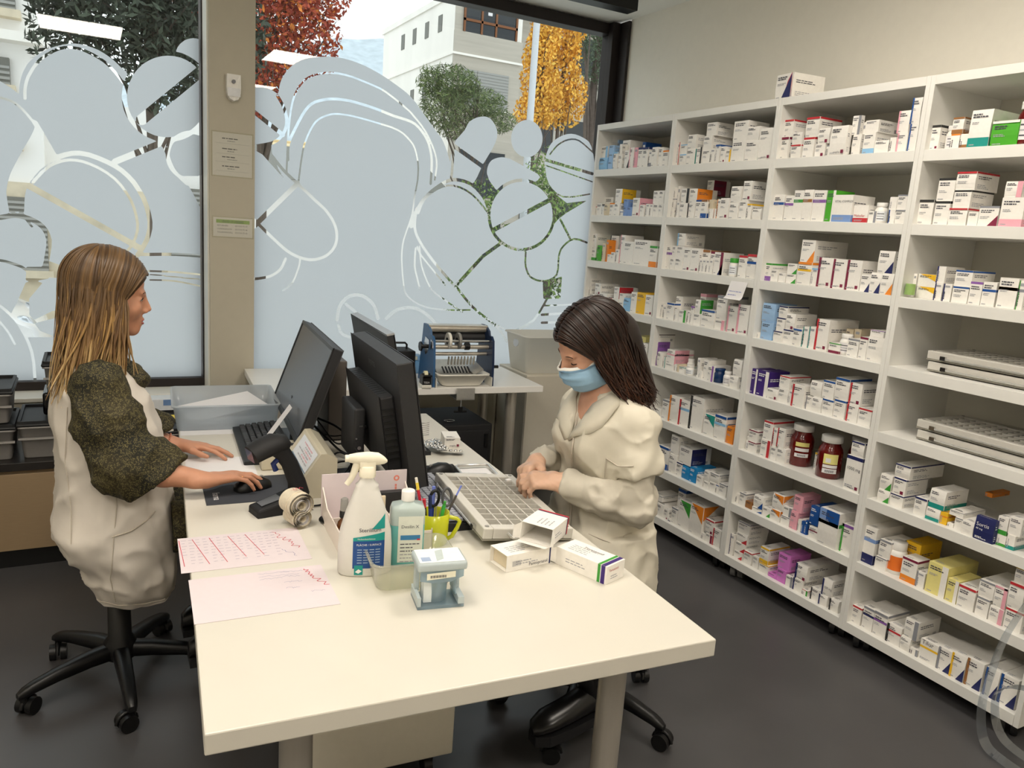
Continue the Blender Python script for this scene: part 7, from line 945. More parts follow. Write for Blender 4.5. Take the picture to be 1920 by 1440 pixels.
# clear tray, tablet cutter
t = thing('plastic_tub', 'empty translucent plastic tub in front of the spray bottle', 'tub', (-2.005, -2.375, Z0), R_(-8))
tub(MB(), .20, .165, .068, 'clear_pp', taper=.86, r=.025, wall=.002, lip=.004).build('tub', t)
t = thing('tablet_cutter', 'pale blue tablet cutter with barcode label', 'tablet cutter', (-1.99, -2.515, Z0), R_(-10)); w_, d_ = .105, .075
m = MB(); m.bb((-w_/2, -d_/2, 0), (w_/2, d_/2, .007), 'blue_clear'); m.bb((-w_/2, -d_/2, .007), (-w_/2+.008, d_/2, .028), 'cutter_grey'); m.bb((w_/2-.014, -d_/2, .007), (w_/2, d_/2, .024), 'cutter_grey'); m.build('base', t, .001)
m = MB(); m.bb((w_/2-.012, d_/2-.03, .024), (w_/2-.001, d_/2-.012, .085), 'cutter_grey'); m.bb((-w_/2+.002, d_/2-.03, .024), (-w_/2+.012, d_/2-.012, .085), 'cutter_grey'); m.build('post', t, .001)
m = MB(); m.rbox((0, 0, .098), (w_+.006, d_+.006, .02), 'cutter_grey', .006); m.bb((-.05, -.036, .1082), (.05, .036, .109), 'cutter_white'); m.bb((-.044, -.028, .109), (-.024, -.008, .1095), P('cutter_badge', '#9fb0cc', .4)); m.prism([(-.012, -.03, .1092), (.005, -.02, .1092), (.012, .03, .1092), (-.006, .022, .1092)], (0, 0, .0004), P('cutter_mark', '#b7c2c0', .4)); m.build('lid', t)
m = MB(); m.prism([(-w_/2+.004, -d_/2+.002, .09), (w_/2-.004, -d_/2+.002, .09), (w_/2-.004, -d_/2+.002, .072), (.02, -d_/2+.002, .061), (-.02, -d_/2+.002, .06), (-w_/2+.004, -d_/2+.002, .066)], (0, .002, 0), 'blue_clear'); m.build('front_shield', t)
m = MB(); m.quad((-.034, -d_/2+.001, .068), (.03, -d_/2+.001, .072), (.03, -d_/2+.001, .086), (-.034, -d_/2+.001, .083), P('lab_white', '#e9e6d2', .6))
for i in range(16): m.quad((-.026+.0022*i, -d_/2+.0004, .0725), (-.026+.0022*i+(.001 if i % 3 else .0016), -d_/2+.0004, .0725), (-.026+.0022*i+(.001 if i % 3 else .0016), -d_/2+.0004, .0785), (-.026+.0022*i, -d_/2+.0004, .0785), 'ink')
m.build('barcode_label', t)
m = MB(); m.lathe([(.026, .008), (.028, .06)], 'blue_clear', (-.006, .004, 0), n=28, caps=False); m.bb((-.036, -.02, .008), (-.018, .016, .06), 'cutter_white'); m.build('tablet_well', t)
m = MB(); m.box((.0, -.005, .03), (.008, .004, .03), 'cutter_white', (0, .25, .2)); m.box((.035, 0, .05), (.002, .05, .05), 'blue_clear'); m.build('blade', t)

# cartons
def open_box(label, c, rz, w, d, h, stripes, seed, flap=True, tilt=(0, 0)):
    """carton lying with its opening at -x, long axis along x"""
    t = thing('medicine_carton', label, 'carton', c, rz, 'opened cartons on the work table'); t.rotation_euler.y = tilt[0]; t.rotation_euler.x = tilt[1]
    m = MB(); th = .001; a = 'card_w'
    m.bb((-w/2, -d/2, 0), (w/2, d/2, th), a); m.bb((-w/2, -d/2, h-th), (w/2, d/2, h), a); m.bb((-w/2, -d/2, th), (w/2, -d/2+th, h-th), a); m.bb((-w/2, d/2-th, th), (w/2, d/2, h-th), a); m.bb((w/2-th, -d/2+th, th), (w/2, d/2-th, h-th), a)
    m.bb((-w/2+.01, -d/2+.002, .002), (-w/2+.012, d/2-.002, h-.002), 'card_o') if not flap else None
    e = .0005
    for x0, x1, mt in stripes:
        m.quad((x0, -d/2, h+e), (x1, -d/2, h+e), (x1, d/2, h+e), (x0, d/2, h+e), mt); m.quad((x0, -d/2-e, 0), (x1, -d/2-e, 0), (x1, -d/2-e, h), (x0, -d/2-e, h), mt)
    m.dashes((-w*.3, -d/2-e, h*.35), (1, 0, 0), (0, 0, 1), w*.5, h*.3, 2, 'ink_soft', .35, seed); m.dashes((-w*.35, -d*.3, h+e), (1, 0, 0), (0, 1, 0), w*.5, d*.5, 4, 'ink_soft', .3, seed+1)
    m.build('box', t)
    if flap:
        f = MB(); f.add([(-w/2, -d/2, 0), (-w/2, d/2, 0), (-w/2-h*.75, d/2-.004, -.0+.006), (-w/2-h*.75, -d/2+.004, .006)], [(0, 1, 2, 3)], 'card_w'); f.add([(-w/2, d/2, .002), (-w/2, d/2, h-.002), (-w/2-.022, d/2+.012, h-.008), (-w/2-.022, d/2+.012, .008)], [(0, 1, 2, 3)], 'card_w')
        f.add([(-w/2, -d/2, .002), (-w/2, -d/2, h-.002), (-w/2-.016, -d/2-.012, h-.008), (-w/2-.016, -d/2-.012, .008)], [(0, 1, 2, 3)], 'card_w'); f.build('flap', t)
    return t
b = open_box('closed white carton with navy print lying under the open carton', (-1.712, -2.395, Z0), R_(6), .135, .075, .043, ((.063, .067, 'card_N'),), 71, False)
m = MB(); m.text('Pantoprazol', (-.0, -.0382, .006), (1, 0, 0), (0, 0, 1), .012, 'ink'); [m.quad((-.05+.003*i, -.0382, .012), (-.0485+.003*i, -.0382, .012), (-.0485+.003*i, -.0382, .026), (-.05+.003*i, -.0382, .026), 'ink_soft') for i in range(9)]; m.build('print', b)
b = open_box('open white carton with red stripes resting on another carton', (-1.635, -2.375, Z0+.052), R_(38), .12, .085, .047, ((.048, .052, 'card_N'), (.053, .0595, 'card_R')), 72, True, (R_(2), R_(3)))
b = open_box('white carton with green and purple stripes at the table edge', (-1.568, -2.495, Z0), R_(-71), .158, .075, .046, ((.052, .06, 'card_G'), (.0625, .074, 'card_p')), 73, True)
m = MB(); m.text('Torasemid', (.0795, -.028, .03), (0, 1, 0), (0, 0, 1), .009, 'ink_red'); m.dashes((.0795, -.02, .01), (0, 1, 0), (0, 0, 1), .03, .012, 2, 'ink_soft', .4, 5); m.text('Torasemid', (-.03, .01, .0468), (1, 0, 0), (0, 1, 0), .014, 'ink'); m.build('print', b)

# sorting tray leaning on the keyboard, second tray behind it
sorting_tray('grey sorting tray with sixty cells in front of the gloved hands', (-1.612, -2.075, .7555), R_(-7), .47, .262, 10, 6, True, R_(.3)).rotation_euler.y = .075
t = thing('tray_frame', 'chrome handle frame of a second tray behind the sorting tray', 'tray', (-1.5, -1.66, Z0), R_(-7))
m = MB(); m.tube([(-.06, -.1, .006), (-.06, .0, .012), (-.05, .012, .012), (.05, .012, .012), (.06, 0, .012), (.06, -.1, .006)], .005, 'tray_rail', 8); m.build('handle', t)
MB().bb((-.05, -.1, .0), (.05, -.005, .004), 'paperwhite').build('card', t)
# roll of labels in a rubber band
t = thing('label_roll', 'rolled strip of labels held by a rubber band beside the scanner', 'roll', (-2.178, -1.985, Z0+.0), R_(15))
for zc, rr, xo in ((.028, .027, 0), (.066, .036, -.003)):
    m = MB()
    for k in range(7):
        r2 = rr*(1-.11*k); pts = [(xo+r2*math.cos(a)*(1+.05*math.sin(k)), r2*math.sin(a)*.92) for a in [2*PI*i/28 for i in range(28)]]
        m.loft([[(x, -.03+.003*math.sin(k*2), zc+z) for x, z in pts], [(x, .03, zc+z) for x, z in pts]], 'labelroll' if k % 2 == 0 else 'paperwhite', False, True)
    m.build('coil', t)
m = MB(); m.tube([(-.003+.038*math.cos(a), -.012, .058+.042*math.sin(a)) for a in [2*PI*i/24 for i in range(25)]], .001, 'card_o', 5, caps=False); m.build('rubber_band', t)
m = MB(); scribble(m, (-.02, -.01, .1045), (1, .2, 0), (0, 1, 0), .035, .02, 'red_ink', 9, 10, .0012); m.build('red_marking', t)
m = MB(); m.tube([(0, 0, .009), (.02, -.085, .009)], [.009, .0085], 'black', 12); tag(m.build('marker_pen', loc=(-2.11, -1.98, Z0)), 'black marker lying behind the label roll', 'pen')
# blisters
def blister(label, c, rz, tilt, n=5):
    t = thing('blister_strip', label, 'blister', c, rz, 'empty silver blister strips'); t.rotation_euler.x = tilt
    m = MB(); pts = [(-.048+.016*i, .004*math.sin(i*1.1)) for i in range(7)]; m.loft([[(x, -.019, z) for x, z in pts], [(x, .019, z) for x, z in pts]], 'foil', False, True, False); m.build('card', t)
    b = MB()
    for i in range(n):
        for y in (-.009, .009): b.lathe([(.0062, .001), (.0055, .004), (.003, .0055), (.001, .0056)], 'foil', (-.038+.019*i, y, .002), 10)
    b.build('pocket', t)
for k, (x, y, z, r, tl) in enumerate(((-1.555, -1.40, .768, 20, .2), (-1.50, -1.47, .75, -25, -.2), (-1.60, -1.30, .776, 60, .1), (-1.52, -1.39, .757, 100, .3), (-1.545, -1.45, .763, -60, -.1))):
    blister(['silver blister strip on top of the number pad', 'silver blister strip nearest the tray in the pile', 'silver blister strip at the back of the pile', 'silver blister strip beside the small white box', 'silver blister strip crossing the pile'][k], (x, y, z), R_(r), tl)
m = MB()
for k in range(14): m.loft([[(.03*math.cos(a)*.9-.0, .028*math.sin(a)-.01, .004*k+zz) for a in [R_(200+14*i) for i in range(11)]] for zz in (0, .0028)], 'foil' if k % 2 else 'paperwhite', False, True, False)
tag(m.build('leaflet_stack', loc=(-1.50, -1.18, Z0+.0)), 'curved stack of silver strips behind the big monitor', 'stack')
o = carton(.06, .035, .1, 'w,q', 333).build('medicine_carton', loc=(-1.455, -1.385, Z0), rotz=R_(75)); tag(o, 'small white carton lying by the blister strips', 'carton')

# ---------------------------------------------------------------- things on the side table and the wall
t = thing('deblister_machine', 'blue hand cranked machine with steel rollers on the side table', 'machine', (-.925, -.215, .7405), -R_(4)); W2 = .165
side = [(-.135, 0), (-.13, .13), (-.115, .24), (-.09, .262), (-.06, .262), (-.05, .285), (.0, .31), (.06, .31), (.12, .0)]
for s_, mt in ((-1, 'machine_blue'), (1, 'machine_navy')):
    m = MB(); pts = side if s_ > 0 else [(-.135, 0), (-.13, .13), (-.115, .24), (-.09, .262), (-.06, .262), (-.05, .285), (.0, .31), (.06, .31), (.12, .0), (-.02, 0), (-.03, .065), (-.085, .055), (-.09, 0)]
    m.prism([(s_*W2-.006, y, z) for y, z in side], (.012, 0, 0), mt); pl = m.build('side_plate', t, .001)
    if s_ < 0:
        m = MB(); m.prism([(-W2-.0065, .0, .15), (-W2-.0065, -.03, .165), (-W2-.0065, -.055, .20), (-W2-.0065, -.05, .235), (-W2-.0065, .01, .245), (-W2-.0065, .03, .2)], (-.003, 0, 0), 'chrome'); m.prism([(-W2-.0065, -.085, .19), (-W2-.0065, -.11, .2), (-W2-.0065, -.1, .235), (-W2-.0065, -.08, .245)], (-.003, 0, 0), 'chrome'); m.build('steel_plate', pl)
        m = MB(); m.cyl((-W2-.01, -.01, .195), (-W2-.035, -.01, .195), .011, 'black'); m.cyl((-W2-.035, -.01, .195), (-W2-.045, -.01, .195), .026, 'black', n=7); m.build('knob', pl)
        m = MB(); m.prism([(-W2-.0068, -.02, .0), (-W2-.0068, -.09, .0), (-W2-.0068, -.085, .055), (-W2-.0068, -.035, .072)], (-.0006, 0, 0), 'black'); m.build('foot_notch', pl)
for y, z, r, mt in ((-.085, .235, .006, 'chrome'), (-.06, .2, .012, 'steel'), (.0, .29, .02, 'steel'), (-.04, .16, .01, 'steel'), (.02, .24, .03, 'backcase')):
    MB().cyl((-W2, y, z), (W2, y, z), r, mt, n=20).build('roller', t)
m = MB(); m.bb((-W2, -.02, .3), (W2, .06, .308), 'steel'); m.build('top_plate', t)
for x in (-.075, -.02):
    m = MB(); m.lathe([(.042, 0), (.044, .003), (.044, .012), (.042, .015)], 'plastic_white' if x < -.05 else 'greyplastic', n=28); m.lathe([(.018, -.001), (.018, .016)], 'black', n=20); o = m.build('disc', t); o.rotation_euler = (0, PI/2, 0); o.location = (x, -.055, .232)
m = MB(); m.cyl((.02, -.07, .205), (.045, -.07, .205), .02, 'black', n=8); m.build('clamp', t)
m = MB()
for i in range(9): m.box((-.06+.018*i, -.05, .125), (.006, .012, .045), 'steel', (.2, 0, 0))
m.build('finger_row', t)
m = MB(); m.box((-.02, -.02, .075), (.2, .16, .004), 'steel', (.5, 0, 0)); [m.box((-.09+.018*i, -.06, .078), (.007, .05, .006), 'backcase', (.5, 0, 0)) for i in range(9)]; m.box((.09, -.03, .09), (.06, .13, .004), 'alu', (.4, -.5, 0)); m.build('chute', t)
m = MB(); m.bb((W2+.006, -.03, .07), (W2+.026, .02, .2), 'machine_navy'); m.cyl((W2+.016, -.0, .08), (W2+.085, -.0, .08), .009, 'black'); m.build('crank', t)
m = MB(); m.bb((-.05, -.178, -.06), (.05, -.171, .0), 'alu'); m.bb((-.05, -.178, -.062), (.05, -.06, -.056), 'alu'); m.cyl((-.0, -.11, -.062), (0, -.11, -.115), .005, 'chrome'); m.cyl((0, -.11, -.115), (0, -.11, -.14), .013, 'black'); m.cyl((-.035, -.11, -.14), (.035, -.11, -.14), .006, 'black'); m.build('table_clamp', t)
[MB().bb((s_*.155-.002, -.15, .0), (s_*.155+.002, -.05, .05), 'plastic_white').build('tub_bracket', t) for s_ in (-1, 1)]
t = thing('catch_tub', 'cream plastic tub catching tablets under the blue machine', 'tub', (-.932, -.29, .744), -R_(4)); tub(MB(), .28, .15, .065, 'plastic_white', taper=.78, r=.03).build('tub', t)
t = thing('tape_dispenser', 'small black and white tape dispenser left of the blue machine', 'tape dispenser', (-1.142, -.325, .7405), R_(-8))
MB().rbox((0, 0, .009), (.052, .075, .018), 'plastic_white', .004).build('base', t); m = MB(); m.loft([[(x, -.035, .018), (x, .035, .018), (x, .03, .06), (x, -.01, .075), (x, -.035, .055)] for x in (-.022, .022)], 'black', smooth=False); m.text('TESA', (-.016, -.0356, .026), (1, 0, 0), (0, 0, 1), .014, 'print_white'); m.build('body', t)
m = MB(); m.cyl((-.009, -.002, .066), (.009, -.002, .066), .02, P('tape', '#e7e0b8', .3), n=20); m.build('tape_roll', t); m = MB(); m.box((.0, -.038, .066), (.046, .02, .008), 'black'); m.build('cutter', t)
t = thing('tablet_cutter', 'pale blue clear tablet cutter behind the blue machine on the side table', 'tablet cutter', (-1.06, .06, .7405), -R_(4))
MB().rbox((0, 0, .035), (.07, .06, .07), 'pale_blue_clear', .006).build('base', t); MB().rbox((0, 0, .088), (.085, .075, .03), 'pale_blue_clear', .006).build('lid', t); MB().bb((-.03, -.039, .08), (.01, -.038, .1), 'lab_white').build('label', t)
t = thing('carry_case', 'black box with looped handle behind the big monitor', 'case', (-1.13, .10, .7405), -R_(4)); MB().rbox((0, 0, .065), (.14, .16, .13), 'black_matt', .006).build('body', t); MB().tube([(-.05, 0, .13), (-.05, 0, .155), (-.04, 0, .165), (.03, 0, .165), (.04, 0, .155), (.04, 0, .13)], .006, 'black', 8).build('handle', t)
# pillar fittings
t = thing('motion_sensor', 'white motion sensor with dark lens high on the pillar', 'sensor', (-1.992, YW-.004, 2.165))
m = MB(); m.loft([oval(a, 1, z, 24, 6) for a, z in ((.01, 0), (.01, 1))], 'sensor') if False else None
rings = [[(x, -.001, z) for x, z in ((-.034, .062), (.034, .062), (.036, .0), (.034, -.03), (.022, -.058), (0, -.068), (-.022, -.058), (-.034, -.03), (-.036, 0))], [(x*.95, -.03-.008*(abs(x) < .03), z*.97) for x, z in ((-.034, .062), (.034, .062), (.036, .0), (.034, -.03), (.022, -.058), (0, -.068), (-.022, -.058), (-.034, -.03), (-.036, 0))]]
MB().loft(rings, 'sensor', smooth=False).build('housing', t, .003)
m = MB(); m.cyl((-.002, -.033, .025), (-.002, -.0385, .025), .0095, 'black_gloss', n=20); m.build('lens', t); m = MB(); m.loft([[(x, -.0355-.004*math.sin(PI*(x+.03)/.06), z) for x in [-.03+.006*i for i in range(11)]] for z in (-.045, -.005)], P('dome', '#dfe0e2', .2), False, True, False); m.build('detector_window', t)
def notice(label, x0, x1, z0, z1, rows, bar=None):
    t = thing('wall_notice', label, 'notice', ((x0+x1)/2, YW-.004, (z0+z1)/2), 0, 'notices in clear sleeves'); w, h = x1-x0, z1-z0
    MB().bb((-w/2+.006, -.0012, -h/2+.006), (w/2-.006, -.0004, h/2-.006), 'paperwhite').build('sheet', t); m = MB(); y = -.0016
    if bar: m.quad((-w/2+.02, y, h/2-.034), (w/2-.02, y, h/2-.034), (w/2-.02, y, h/2-.016), (-w/2+.02, y, h/2-.016), P('bar_green', '#8fb35a', .6)); m.text(bar, (0, y-.0003, h/2-.031), (1, 0, 0), (0, 0, 1), .015, 'ink', .5)
    for kind, zz, a, b in rows:
        if kind == 't': m.text(a, (-w/2+.025, y, zz), (1, 0, 0), (0, 0, 1), .0105, 'ink'); m.text(b, (.01, y, zz), (1, 0, 0), (0, 0, 1), .0105, 'ink')
        if kind == 'l': m.quad((-w/2+.02, y, zz), (w/2-.02, y, zz), (w/2-.02, y, zz+.001), (-w/2+.02, y, zz+.001), 'ink_soft')
        if kind == 'd': m.dashes((-a/2, y, zz), (1, 0, 0), (0, 0, 1), a, .007, 1, b, .7, int(zz*1000) % 97)
    m.build('print', t); MB().bb((-w/2, -.0028, -h/2), (w/2, -.0024, h/2), 'sleeve').build('sleeve', t)
notice('upper notice in a clear sleeve with four ruled paragraphs on the pillar', -2.096, -1.893, 1.73, 1.952, [(k, z, a, b) for i, z in enumerate((.075, .025, -.015, -.06)) for k, z, a, b in (('d', z, .1, 'ink'), ('d', z-.012, .05, 'ink_soft'), ('l', z-.022, 0, 0))])
notice('lower notice with a green heading bar on the pillar', -2.094, -1.890, 1.426, 1.534, [('t', .004, 'RETURNEN', '027/324 75 47'), ('t', -.013, 'CORDELKLISTE', '027/324 75 46'), ('t', -.03, 'THURMMODELL', '027/324 75 45')], 'DUO ST-PIERRE')
# clear bent acrylic at the right edge
t = thing('acrylic_stand', 'clear curved acrylic loops in front of the lowest shelves at the right edge', 'stand', (-.12, -2.9, 0))
def ribbon(pts, w, name):
    P_ = [Vector(p) for p in pts]; out = []
    for i in range(len(P_)-1):
        a, b, c, d = P_[max(i-1, 0)], P_[i], P_[i+1], P_[min(i+2, len(P_)-1)]
        for k in range(6): u = k/6; out.append(.5*((2*b)+(c-a)*u+(2*a-5*b+4*c-d)*u*u+(3*b-a-3*c+d)*u**3))
    out.append(P_[-1]); m = MB(); m.loft([[p+Vector((-w/2, 0, 0)), p+Vector((w/2, 0, 0)), p+Vector((w/2, .002, .002)), p+Vector((-w/2, .002, .002))] for p in out], 'acrylic', True, False); m.build(name, t)
ribbon([(0, -.02, .75), (0, .06, .62), (0, .13, .42), (0, .155, .25), (0, .16, .13), (0, .13, .03), (0, .06, .005), (0, -.06, .005), (0, -.25, .02)], .05, 'outer_loop')
ribbon([(.0, -.2, .36), (0, .0, .29), (0, .09, .255), (0, .125, .2), (0, .10, .1), (0, .02, .06), (0, -.2, .06)], .045, 'inner_loop')

# ---------------------------------------------------------------- solid modelling helper: smooth blends of tapered capsules, meshed on a grid
class Vol:
    def __init__(s, lo, hi, h):
        s.lo = np.array(lo, float); s.h = h; s.n = np.ceil((np.array(hi)-s.lo)/h).astype(int)+1; s.F = np.full(tuple(s.n), .05, np.float32)
    def _box(s, pts, m):
        pts = np.array(pts); a = np.floor((pts.min(0)-m-s.lo)/s.h).astype(int); b = np.ceil((pts.max(0)+m-s.lo)/s.h).astype(int)+1
        a = np.clip(a, 0, s.n); b = np.clip(b, 0, s.n)
        if np.any(b <= a): return None
        sl = tuple(slice(int(i), int(j)) for i, j in zip(a, b))
        ax = [s.lo[k]+s.h*np.arange(a[k], b[k]) for k in range(3)]
        return sl, np.stack(np.meshgrid(*ax, indexing='ij'), -1).astype(np.float32)
    def _mix(s, sl, d, k, op):
        f = s.F[sl]
        if op < 0: f, d = -f, d; 
        if k > 0:
            t = np.clip(.5+.5*(f-d)/k, 0, 1); r = f*(1-t)+d*t-k*t*(1-t)
        else: r = np.minimum(f, d)
        s.F[sl] = -r if op < 0 else r
    def cap(s, a, b, ra, rb=None, k=.01, op=1, sq=None):
        """tapered capsule; sq=(direction, factor) flattens it along that direction"""
        rb = ra if rb is None else rb; a = np.array(a, float); b = np.array(b, float); q = s._box([a, b], max(ra, rb)+k+.012)
        if q is None: return s
        sl, P_ = q; v = P_-a; d = b-a; L2 = max(d@d, 1e-9); t = np.clip(v@d/L2, 0, 1); w = v-t[..., None]*d
        if sq is not None:
            u = np.array(sq[0], float); u /= np.linalg.norm(u); c = w@u; w = w+(c*(1/sq[1]-1))[..., None]*u
        s._mix(sl, np.linalg.norm(w, axis=-1)-(ra+(rb-ra)*t), k, op); return s
    def ell(s, c, r, R=None, k=.01, op=1):
        c = np.array(c, float); r = np.array(r, float); q = s._box([c-r.max(), c+r.max()], k+.012)
        if q is None: return s
        sl, P_ = q; v = P_-c
        if R is not None: v = v@np.array(R, float)
        e = np.linalg.norm(v/r, axis=-1); g = np.linalg.norm(v/(r*r), axis=-1)+1e-9
        s._mix(sl, e*(e-1)/g, k, op); return s
    def half(s, p, n, op=-1):
        """cut away the side the normal points to"""
        n = np.array(n, float); n /= np.linalg.norm(n); p = np.array(p, float)
        ax = [s.lo[k]+s.h*np.arange(s.n[k]) for k in range(3)]
        d = (ax[0][:, None, None]-p[0])*n[0]+(ax[1][None, :, None]-p[1])*n[1]+(ax[2][None, None, :]-p[2])*n[2]
        s.F = np.maximum(s.F, d.astype(np.float32)); return s
    def mesh(s, smooth=2):
        F = s.F; I = F < 0; n = np.array(F.shape)
        acc = np.zeros(tuple(n-1)+(3,), np.float32); cnt = np.zeros(tuple(n-1), np.float32); edges = []
        N3 = (n-1)
        for ax in range(3):
            sa = [slice(None)]*3; sb = [slice(None)]*3; sa[ax] = slice(0, -1); sb[ax] = slice(1, None)
            c = I[tuple(sa)] != I[tuple(sb)]; ijk = np.argwhere(c)
            f0 = F[tuple(ijk.T)]; j2 = ijk.copy(); j2[:, ax] += 1; f1 = F[tuple(j2.T)]; t = f0/(f0-f1)
            p = ijk.astype(np.float32); p[:, ax] += t; o1, o2 = [(1, 2), (2, 0), (0, 1)][ax]
            for d1 in (0, 1):
                for d2 in (0, 1):
                    q = ijk.copy(); q[:, o1] -= d1; q[:, o2] -= d2; ok = np.all((q >= 0) & (q < N3), 1)
                    np.add.at(acc, tuple(q[ok].T), p[ok]); np.add.at(cnt, tuple(q[ok].T), 1)
            edges.append((ijk, f0 < 0, ax, o1, o2))
        cells = np.argwhere(cnt > 0); vid = -np.ones(tuple(N3), int); vid[tuple(cells.T)] = np.arange(len(cells))
        V = acc[tuple(cells.T)]/cnt[tuple(cells.T)][:, None]; FA = []
        for ijk, ins, ax, o1, o2 in edges:
            ok = (ijk[:, o1] > 0) & (ijk[:, o2] > 0) & (ijk[:, o1] < N3[o1]) & (ijk[:, o2] < N3[o2]); ijk = ijk[ok]; ins = ins[ok]
            q = []
            for d1, d2 in ((0, 0), (1, 0), (1, 1), (0, 1)): r = ijk.copy(); r[:, o1] -= d1; r[:, o2] -= d2; q.append(vid[tuple(r.T)])
            q = np.stack(q, 1); q[~ins] = q[~ins][:, ::-1]; FA.append(q)
        FA = np.concatenate(FA); FA = FA[np.all(FA >= 0, 1)]
        for _ in range(smooth):
            A = np.zeros_like(V); C = np.zeros(len(V), np.float32)
            for i in range(4):
                a, b = FA[:, i], FA[:, (i+1) % 4]; np.add.at(A, a, V[b]); np.add.at(C, a, 1); np.add.at(A, b, V[a]); np.add.at(C, b, 1)
            V = V*.5+.5*A/np.maximum(C, 1)[:, None]
        return V*s.h+s.lo, FA
def volobj(name, vol, mats, parent, smooth=2, off=None, mi=None):
    V, FA = vol.mesh(smooth); o = np.array(parent.location) if parent is not None else np.zeros(3)
    me = bpy.data.meshes.new(name); me.vertices.add(len(V)); me.vertices.foreach_set('co', (V-o).astype(np.float32).ravel())
    me.loops.add(FA.size); me.loops.foreach_set('vertex_index', FA.astype(np.int32).ravel()); me.polygons.add(len(FA)); me.polygons.foreach_set('loop_start', np.arange(0, FA.size, 4, dtype=np.int32))
    for m in mats: me.materials.append(MATS[m])
    me.update(calc_edges=True); me.validate(); me.polygons.foreach_set('use_smooth', [True]*len(me.polygons)); 
    if mi is not None: me.polygons.foreach_set('material_index', mi(V[FA].mean(1)).astype(np.int32))
    ob = bpy.data.objects.new(name, me); COL.objects.link(ob)
    if parent is not None: ob.parent = parent
    return ob
class Fr:
    """frame with origin, forward, left, up"""
    def __init__(s, o, yaw, pitch=0, roll=0, S=1.0):
        cy, sy, cp, sp = math.cos(yaw), math.sin(yaw), math.cos(pitch), math.sin(pitch)
        F = np.array([cy*cp, sy*cp, -sp]); L = np.array([-sy, cy, 0]); U = np.cross(F, L); L2 = L*math.cos(roll)+U*math.sin(roll)
        s.o = np.array(o, float); s.R = np.stack([F, L2, np.cross(F, L2)], 1); s.S = S
    def __call__(s, a, b, c): return s.o+s.R@np.array([a, b, c])*s.S
    def vec(s, a, b, c): return s.R@np.array([a, b, c])
def head(v, f):
    S = f.S; R = f.R
    v.ell(f(-.018, 0, .03), np.array([.096, .075, .086])*S, R, .02); v.ell(f(.028, 0, -.028), np.array([.062, .059, .08])*S, R, .02)
    v.ell(f(.03, 0, .045), np.array([.058, .062, .05])*S, R, .02)
    for s_ in (-1, 1):
        v.cap(f(-.012, .05*s_, -.055), f(.066, .011*s_, -.097), .017*S, .014*S, .02); v.ell(f(.058, .034*s_, -.028), np.array([.026, .024, .026])*S, R, .018)
        v.cap(f(.080, .036*s_, .018), f(.087, .010*s_, .015), .0085*S, .009*S, .01)
    v.ell(f(.074, 0, -.098), np.array([.017, .017, .015])*S, R, .014)
    v.cap(f(.07, 0, -.06), f(.076, 0, -.08), .024*S, .018*S, .012)
    for s_ in (-1, 1): v.ell(f(.096, .033*s_, -.002), np.array([.012, .0155, .008])*S, R, .007, -1)
    for s_ in (-1, 1): v.ell(f(.0715, .031*s_, -.002), np.array([.0145, .016, .0125])*S, R, .003)
    v.cap(f(.0855, 0, .016), f(.1095, 0, -.030), .0072*S, .0088*S, .011); v.cap(f(.083, 0, .0), f(.09, 0, -.035), .012*S, .013*S, .01)
    for s_ in (-1, 1): v.ell(f(.100, .0105*s_, -.037), np.array([.009, .006, .0065])*S, R, .005)
    for s_ in (-1, 1): v.cap(f(.086, .017*s_, -.0655), f(.0955, .003*s_, -.0615), .0042*S, .0055*S, .004)
    v.cap(f(.087, -.014, -.0755), f(.0928, 0, -.0755), .0055*S, .0062*S, .004); v.cap(f(.087, .014, -.0755), f(.0928, 0, -.0755), .0055*S, .0062*S, .004)
    v.cap(f(.094, -.02, -.0695), f(.1025, 0, -.069), .0016*S, .0018*S, .002, -1); v.cap(f(.094, .02, -.0695), f(.1025, 0, -.069), .0016*S, .0018*S, .002, -1)
    for s_ in (-1, 1): v.ell(f(-.008, .078*s_, -.008), np.array([.018, .0075, .031])*S, R, .006)
def face_parts(f, parent, lids, iris='iris_brown', brow='brow_brown', lip='lip'):
    o = np.array(parent.location)
    for s_ in (-1, 1):
        e = parent
        m = MB(); c = Vector(f(.0718 if not lids else .069, .031*s_, -.002)-o); X, Y, Z = (Vector(f.R[:, i]) for i in range(3)); n = 10; r = .0138*f.S
        rings = [[c+X*(r*math.cos(a))+(Y*math.cos(b)*1.12+Z*math.sin(b)*(.35 if lids else .5))*(r*math.sin(a)) for b in [2*PI*i/16 for i in range(16)]] for a in [PI*(.02+.38*j/n) for j in range(n+1)]]
        m.loft(rings, 'eye_white' if not lids else 'skin_pale'); e = m.build('eye' if not lids else 'eyelid', parent)
        if not lids:
          m = MB(); c2 = c+X*(r*.965)-Z*(.002 if lids else 0); m.loft([[c2+X*(.0014-.0003*j)+(Y*math.cos(b)+Z*math.sin(b)*(.5 if lids else .8))*(.0055*f.S*j/3+.0001) for b in [2*PI*i/14 for i in range(14)]] for j in range(4)], iris, False); m.build('iris', e)
        m = MB(); m.tube([Vector(f(.0865-.06*abs(t)**2.2*.08-abs(t)*.004, (.031+.0165*t)*s_, -.002+(.0052 if not lids else -.0055)*(1-t*t)-.0015*t)-o) for t in [-1+.2*i for i in range(11)]], [.0008+.0009*math.sin(PI*i/10) for i in range(11)], 'lash', 6); m.build('eyelash', e)
        m = MB(); m.tube([Vector(f(.0955-.009*((t+1)/2)**1.6-.0035, (.012+.017*(t+1))*s_, .0155+.0055*math.sin((t+1)/2*PI*.8))-o) for t in [-1+.2*i for i in range(11)]], [.0012+.0015*math.sin(PI*(i+2)/13) for i in range(11)], brow, 6, flat=.6); m.build('eyebrow', parent)
